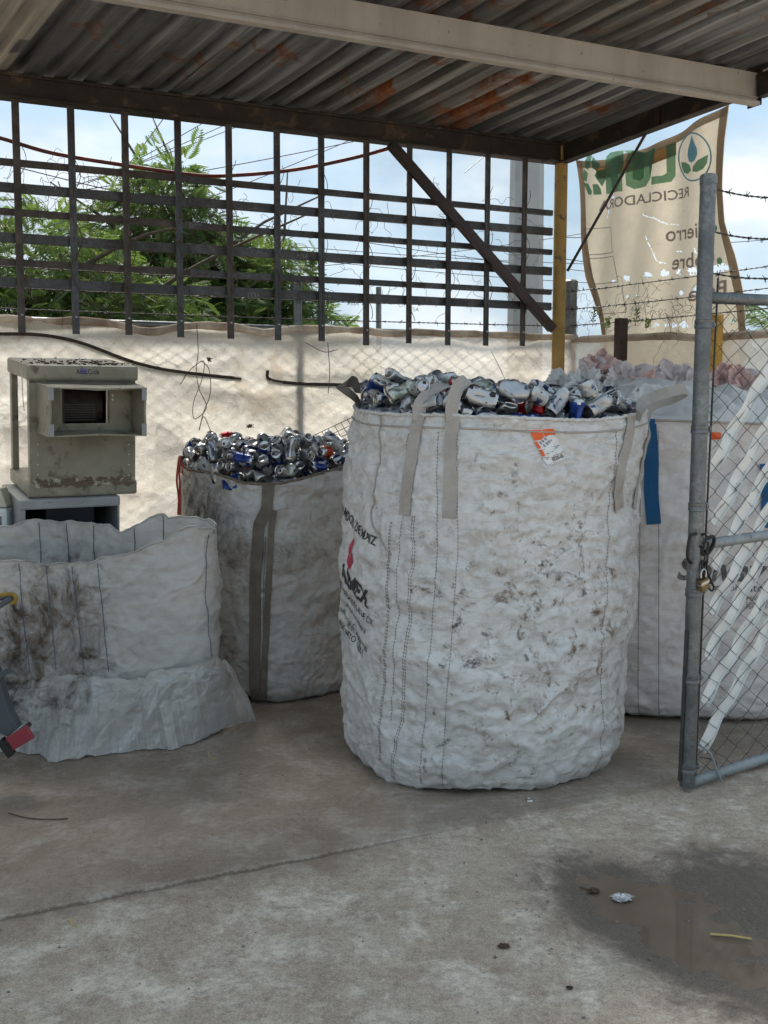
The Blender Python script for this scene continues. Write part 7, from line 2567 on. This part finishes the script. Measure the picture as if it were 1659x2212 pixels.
# white plastic slats pushed diagonally through the mesh
slats = [((1515, 1620), (1690, 1300)), ((1519, 1520), (1690, 1225)), ((1526, 1424), (1690, 1125)), ((1535, 1326), (1690, 1052)), ((1543, 1228), (1690, 960)), ((1542, 1130), (1690, 860)), ((1533, 1022), (1690, 745))]
for i, (a, b) in enumerate(slats):
    s0, z0 = gsz(*a); s1, z1 = gsz(*b)
    n = 46
    k = np.linspace(0, 1, n)
    ph = i * 0.7
    pts = []
    for q in k:
        s = s0 + (s1 - s0) * q; z = z0 + (z1 - z0) * q
        pts.append(gp(s, -0.006 + 0.005 * math.sin(q * 21 + ph) , z) + UP * 0.004 * math.sin(q * 9 + ph))
    pts = np.array(pts)
    tan = np.gradient(pts, axis=0); tan /= np.linalg.norm(tan, axis=1, keepdims=True)
    side = np.cross(tan, np.tile(GN, (n, 1))); side /= np.linalg.norm(side, axis=1, keepdims=True)
    tw = 0.1 * np.sin(k * 14 + ph)
    side = side * np.cos(tw)[:, None] + GN * np.sin(tw)[:, None]
    side /= np.linalg.norm(side, axis=1, keepdims=True)
    nrm_ = np.cross(side, tan)
    wd = np.full(n, 0.05); wd[0] = 0.03; wd[1] = 0.045
    mb = MB(); mb.ribbon(pts, nrm_, side, wd, 0.003)
    # folded lengthwise edge
    mb.ribbon(pts + side * 0.0235 + nrm_ * 0.006, side, nrm_, np.minimum(wd, 0.012), 0.0015)
    mb.build('plastic_slat', M['pvc'], gate)
# latch fork, chain and padlock
c = on_post(1180)
mb = MB(); mb.tube(smooth_path([c + GN * 0.02 - GA * 0.02 + UP * 0.05, c - GA * 0.055 + GN * 0.02 + UP * 0.04, c - GA * 0.06 + GN * 0.015 - UP * 0.03, c - GA * 0.035 + GN * 0.01 - UP * 0.06], 16), 0.006, 8)
mb.build('latch_fork', M['black'], gate, smooth=True)
mb = MB(); mb.tube(smooth_path([c + GN * 0.03 + GA * 0.02 + UP * 0.03, c + GA * 0.05 + GN * 0.04 + UP * 0.035, c + GA * 0.06 + GN * 0.03 + UP * 0.0, c + GA * 0.045 + GN * 0.02 - UP * 0.03], 16), 0.007, 8)
mb.build('latch_fork', M['black'], gate, smooth=True)
ch = empty('lock_chain', on_post(1240) + GA * 0.07 + GN * 0.03, 'short black steel chain hanging on the gate post', 'chain')


def chain_link(cc, d, sx, L_=0.05, W_=0.026, r_=0.0042):
    d = np.asarray(d, float) / np.linalg.norm(d); sx = np.asarray(sx, float); sx = sx - d * np.dot(sx, d); sx /= np.linalg.norm(sx)
    pts = []
    for k in range(20):
        a = 2 * math.pi * k / 20
        x = math.cos(a); y = math.sin(a)
        ln_ = (L_ / 2 - W_ / 2) * (1 if y > 0 else -1) if abs(y) > 1e-6 else 0
        pts.append(cc + sx * x * W_ / 2 + d * (y * W_ / 2 + ln_))
    mb = MB(); mb.tube(pts, r_, 6, closed=True)
    return mb


lk = [(1518, 1168, 0.035), (1524, 1185, 0.035), (1522, 1205, 0.036), (1522, 1226, 0.037), (1527, 1247, 0.038), (1534, 1262, 0.04)]
for i, (u, v, o) in enumerate(lk):
    cc = PL(u, v, GB + GN * o, GN)
    chain_link(cc, (0.15 * (i - 2), 0, -1), GA if i % 2 else GN).build('link', M['black'], ch, smooth=True)
lp_ = PL(1519, 1262, GB + GN * 0.045, GN)
pk = empty('padlock', lp_, 'small brass and steel padlock hanging from the gate chain', 'padlock')
mb = MB(); mb.box(lp_, GA * 0.021 + UP * 0.006, GN * 0.011, UP * 0.02 - GA * 0.004); mb.build('body', M['brass'], pk, bevel=0.003)
mb = MB(); mb.box(lp_ + UP * 0.006, (GA * 0.021 + UP * 0.006) * 1.03, GN * 0.0116, UP * 0.006); mb.build('jacket', M['steel'], pk, bevel=0.002)
mb = MB(); mb.tube(smooth_path([lp_ + GA * 0.013 + UP * 0.02, lp_ + GA * 0.012 + UP * 0.045, lp_ + UP * 0.056, lp_ - GA * 0.012 + UP * 0.045, lp_ - GA * 0.013 + UP * 0.02], 16), 0.0035, 8); mb.build('shackle', M['steel'], pk, smooth=True)
# ------------------------------------------------------------------ edge of a hand cart at the far left
kt = empty('hand_cart', G(-10, 1640), 'grey hand cart leg with red block and roped handle at the left edge', 'cart')
YK = 3.9
mb = MB()
poly = [(-60, 1400), (-6, 1448), (8, 1500), (22, 1540), (40, 1572), (16, 1592), (-60, 1560)]
fr = [D(u, v, YK) for u, v in poly]; bk_ = [D(u, v, YK) + np.array([0, 0.05, 0]) for u, v in poly]
n = len(poly)
mb.add(fr + bk_, [tuple(range(n - 1, -1, -1)), tuple(range(n, 2 * n))] + [(k, (k + 1) % n, n + (k + 1) % n, n + k) for k in range(n)])
mb.build('leg', M['cartgrey'], kt, bevel=0.004)
mb = MB(); mb.bar(D(-4, 1462, YK - 0.02), D(19, 1447, YK - 0.02), 0.05, 0.022); mb.build('bracket', M['cartgrey'], kt, bevel=0.003)
mb = MB(); mb.bar(D(10, 1604, YK - 0.006), D(62, 1566, YK - 0.006), 0.05, 0.016); mb.build('foot_plate', M['black'], kt, bevel=0.002)
mb = MB(); mb.bar(D(22, 1606, YK - 0.03), D(66, 1580, YK - 0.03), 0.02, 0.055); mb.build('red_block', M['cartred'], kt, bevel=0.003)
mb = MB(); mb.bar(D(8, 1618, YK - 0.01), D(20, 1610, YK - 0.01), 0.04, 0.075); mb.build('foot', M['black'], kt, bevel=0.004)
mb = MB(); mb.bar(D(-60, 1342, YK), D(29, 1291, YK), 0.03, 0.022); mb.build('handle', M['cartgrey'], kt, bevel=0.006)
mb = MB(); mb.bar(D(-60, 1312, YK + 0.03), D(22, 1288, YK + 0.03), 0.02, 0.012); mb.build('handle', M['cartgrey'], kt, bevel=0.004)
mb = MB(); mb.tube(smooth_path([D(-20, 1298, YK), D(2, 1286, YK - 0.015), D(18, 1283, YK - 0.02), D(32, 1286, YK - 0.02), D(34, 1298, YK - 0.02), D(22, 1306, YK - 0.02)], 24), 0.0075, 7); mb.build('rope', M['ropeyellow'], kt, smooth=True)
mb = MB(); mb.tube([D(27, 1304, YK - 0.02), D(32, 1316, YK - 0.02), D(38, 1320, YK - 0.02)], 0.006, 6); mb.build('rope_end', M['black'], kt)


# ------------------------------------------------------------------ litter on the floor
def gz(p):
    return float(ground_z(np.array([p[0]]), np.array([p[1]]))[0])


rl = np.random.RandomState(23)


def crumpled(u, v, r, squash, material, name, label, cat, seed):
    p = G(u, v, -0.01)
    nth, nr = 40, 22
    th = np.linspace(0, 2 * math.pi, nth, endpoint=False)
    rows = []
    for k in np.linspace(0.02, 0.98, nr):
        a = math.pi * k
        rows.append(np.stack([np.sin(a) * np.cos(th), np.sin(a) * np.sin(th), 0 * th - np.cos(a)], 1))
    f = np.array(rows).reshape(-1, 3)
    d = 1 + 0.45 * crumple(f, 2.6, seed, 0.5) + 0.25 * crumple(f, 6.0, seed + 5, 0.5)
    f = f * d[:, None] * r * np.array([1, 0.7, squash])
    f[:, 2] -= f[:, 2].min()
    c = np.array([p[0], p[1], gz(p) + 0.001])
    mb = MB(); mb.grid((f + c).reshape(nr, nth, 3), wrap=True)
    o = mb.build(name, material, org=c)
    return tag(o, label, cat)


crumpled(1343, 1938, 0.03, 0.25, M['foil'], 'crumpled_wrapper', 'crumpled silver wrapper lying in the puddle', 'litter', 3)
crumpled(1282, 1922, 0.019, 0.35, M['leafbrown'], 'dead_leaf', 'curled dark brown leaf on the wet concrete beside the wrapper', 'leaf', 9)
crumpled(1088, 2047, 0.016, 0.25, M['leafbrown'], 'dead_leaf', 'small reddish brown leaf on dry concrete left of the puddle', 'leaf', 14)
crumpled(1230, 2136, 0.009, 0.3, M['debris'], 'clod', 'small dark clod on the concrete at the bottom of the picture', 'clod', 19)
p0_, p1_ = G(1534, 2022, -0.02), G(1624, 2034, -0.02)
mb = MB()
p0_[2] = gz(p0_) + 0.008; p1_[2] = gz(p1_) + 0.01
mb.bar(p0_, (p0_ + p1_) / 2 + UP * 0.003, 0.011, 0.0015); mb.bar((p0_ + p1_) / 2 + UP * 0.003, p1_, 0.009, 0.0015)
tag(mb.build('straw_blade', M['straw'], org=p0_), 'dry yellow straw blade across the puddle edge', 'straw')
p = G(1144, 1728); p[2] = gz(p)
mb = MB(); mb.lathe([(0.0, 0.0035), (0.009, 0.0035), (0.012, 0.006), (0.014, 0.003), (0.0145, 0.0)], p, 20)
tag(mb.build('bottle_cap', M['steel'], org=p, auto=40), 'small round bottle cap on the floor before the tallest sack', 'cap')
tw = [((18, 1759), (60, 1769), (110, 1772), (147, 1770), 'thin dark twig curving across the floor at far left'), ((450, 1625), (452, 1632), (455, 1638), (470, 1641), 'short pale thread on the floor below the torn skirt'),
      ((1252, 1906), (1270, 1909), (1285, 1912), (1292, 1913), 'pale stalk on wet concrete above the dark leaf'), ((148, 1980), (154, 1988), (160, 1994), (166, 1998), 'short straw on the front slab near the joint at left')]
for (a, b, c, d, lb) in tw:
    pts = []
    for q in (a, b, c, d):
        p = G(*q); p[2] = gz(p) + 0.004; pts.append(p)
    mb = MB(); mb.tube(smooth_path(pts, 12), 0.0022, 5)
    tag(mb.build('twig', M['vine'] if 'dark' in lb else M['straw'], org=pts[0]), lb, 'twig')
mb = MB()
for _ in range(420):
    if rl.rand() < 0.45:
        p = PUD + pa * rl.normal() * 0.42 + pb * rl.normal() * 0.25
    else:
        p = np.array([rl.uniform(-1.3, 1.3), rl.uniform(2.0, 4.6), 0])
    z = gz(p)
    r_ = abs(rl.normal()) * 0.0022 + 0.0012
    v = np.array([(1, 0, 0), (-1, 0, 0), (0, 1, 0), (0, -1, 0), (0, 0, 1), (0, 0, -0.5)]) * r_ * rl.uniform(0.6, 1.3, size=(6, 1)) + [p[0], p[1], z + r_ * 0.3]
    mb.add(v, [(0, 2, 4), (2, 1, 4), (1, 3, 4), (3, 0, 4), (2, 0, 5), (1, 2, 5), (3, 1, 5), (0, 3, 5)])
gv = mb.build('grit', M['stone'])
tag(gv, 'loose grit scattered over the floor', 'grit', None, 'stuff')
# chalky scrapes are part of the concrete; weeds along the side fence
wd = empty('fence_weeds', sidep(0.6, 0.06, 1.85), 'leafy weed sprigs growing over the side fence before the banner', 'weed')
for i, (u, v, hgt) in enumerate([(1372, 690, 0.11), (1395, 700, 0.07), (1350, 700, 0.06), (1280, 690, 0.12), (1310, 700, 0.08)]):
    b_ = PL(u, v + 15, CN + SOUT * 0.05, SN)
    mb = MB()
    stem = smooth_path([b_, b_ + UP * hgt * 0.6 + RP * 0.01, b_ + UP * hgt + RP * 0.02], 10)
    mb.tube(stem, 0.0018, 4)
    for q in range(2, len(stem)):
        for sg in (-1, 1):
            d = RP * sg * 0.7 + UP * 0.4 + SOUT * rl.normal() * 0.4
            d /= np.linalg.norm(d); s2 = np.cross(d, SOUT); s2 /= np.linalg.norm(s2)
            l = 0.028
            mb.add([stem[q], stem[q] + d * l * 0.5 + s2 * 0.006, stem[q] + d * l, stem[q] + d * l * 0.5 - s2 * 0.006], [(0, 1, 2, 3)])
    mb.build('sprig', M['leaf1'], wd)
dv_ = MB()
for _ in range(70):
    u = rl.uniform(1230, 1520); v = rl.normal(680, 22)
    pts = [PL(u, v, CN + SOUT * 0.06, SN)]
    dr = rl.normal(size=2)
    for _ in range(8):
        dr = dr + rl.normal(size=2) * 0.7; dr /= np.linalg.norm(dr)
        pts.append(pts[-1] + (RP * dr[0] + UP * dr[1]) * 0.022)
    dv_.tube(smooth_path(pts, 16), 0.0012, 3)
dv_.build('dry_tendrils', M['vine'], wd)
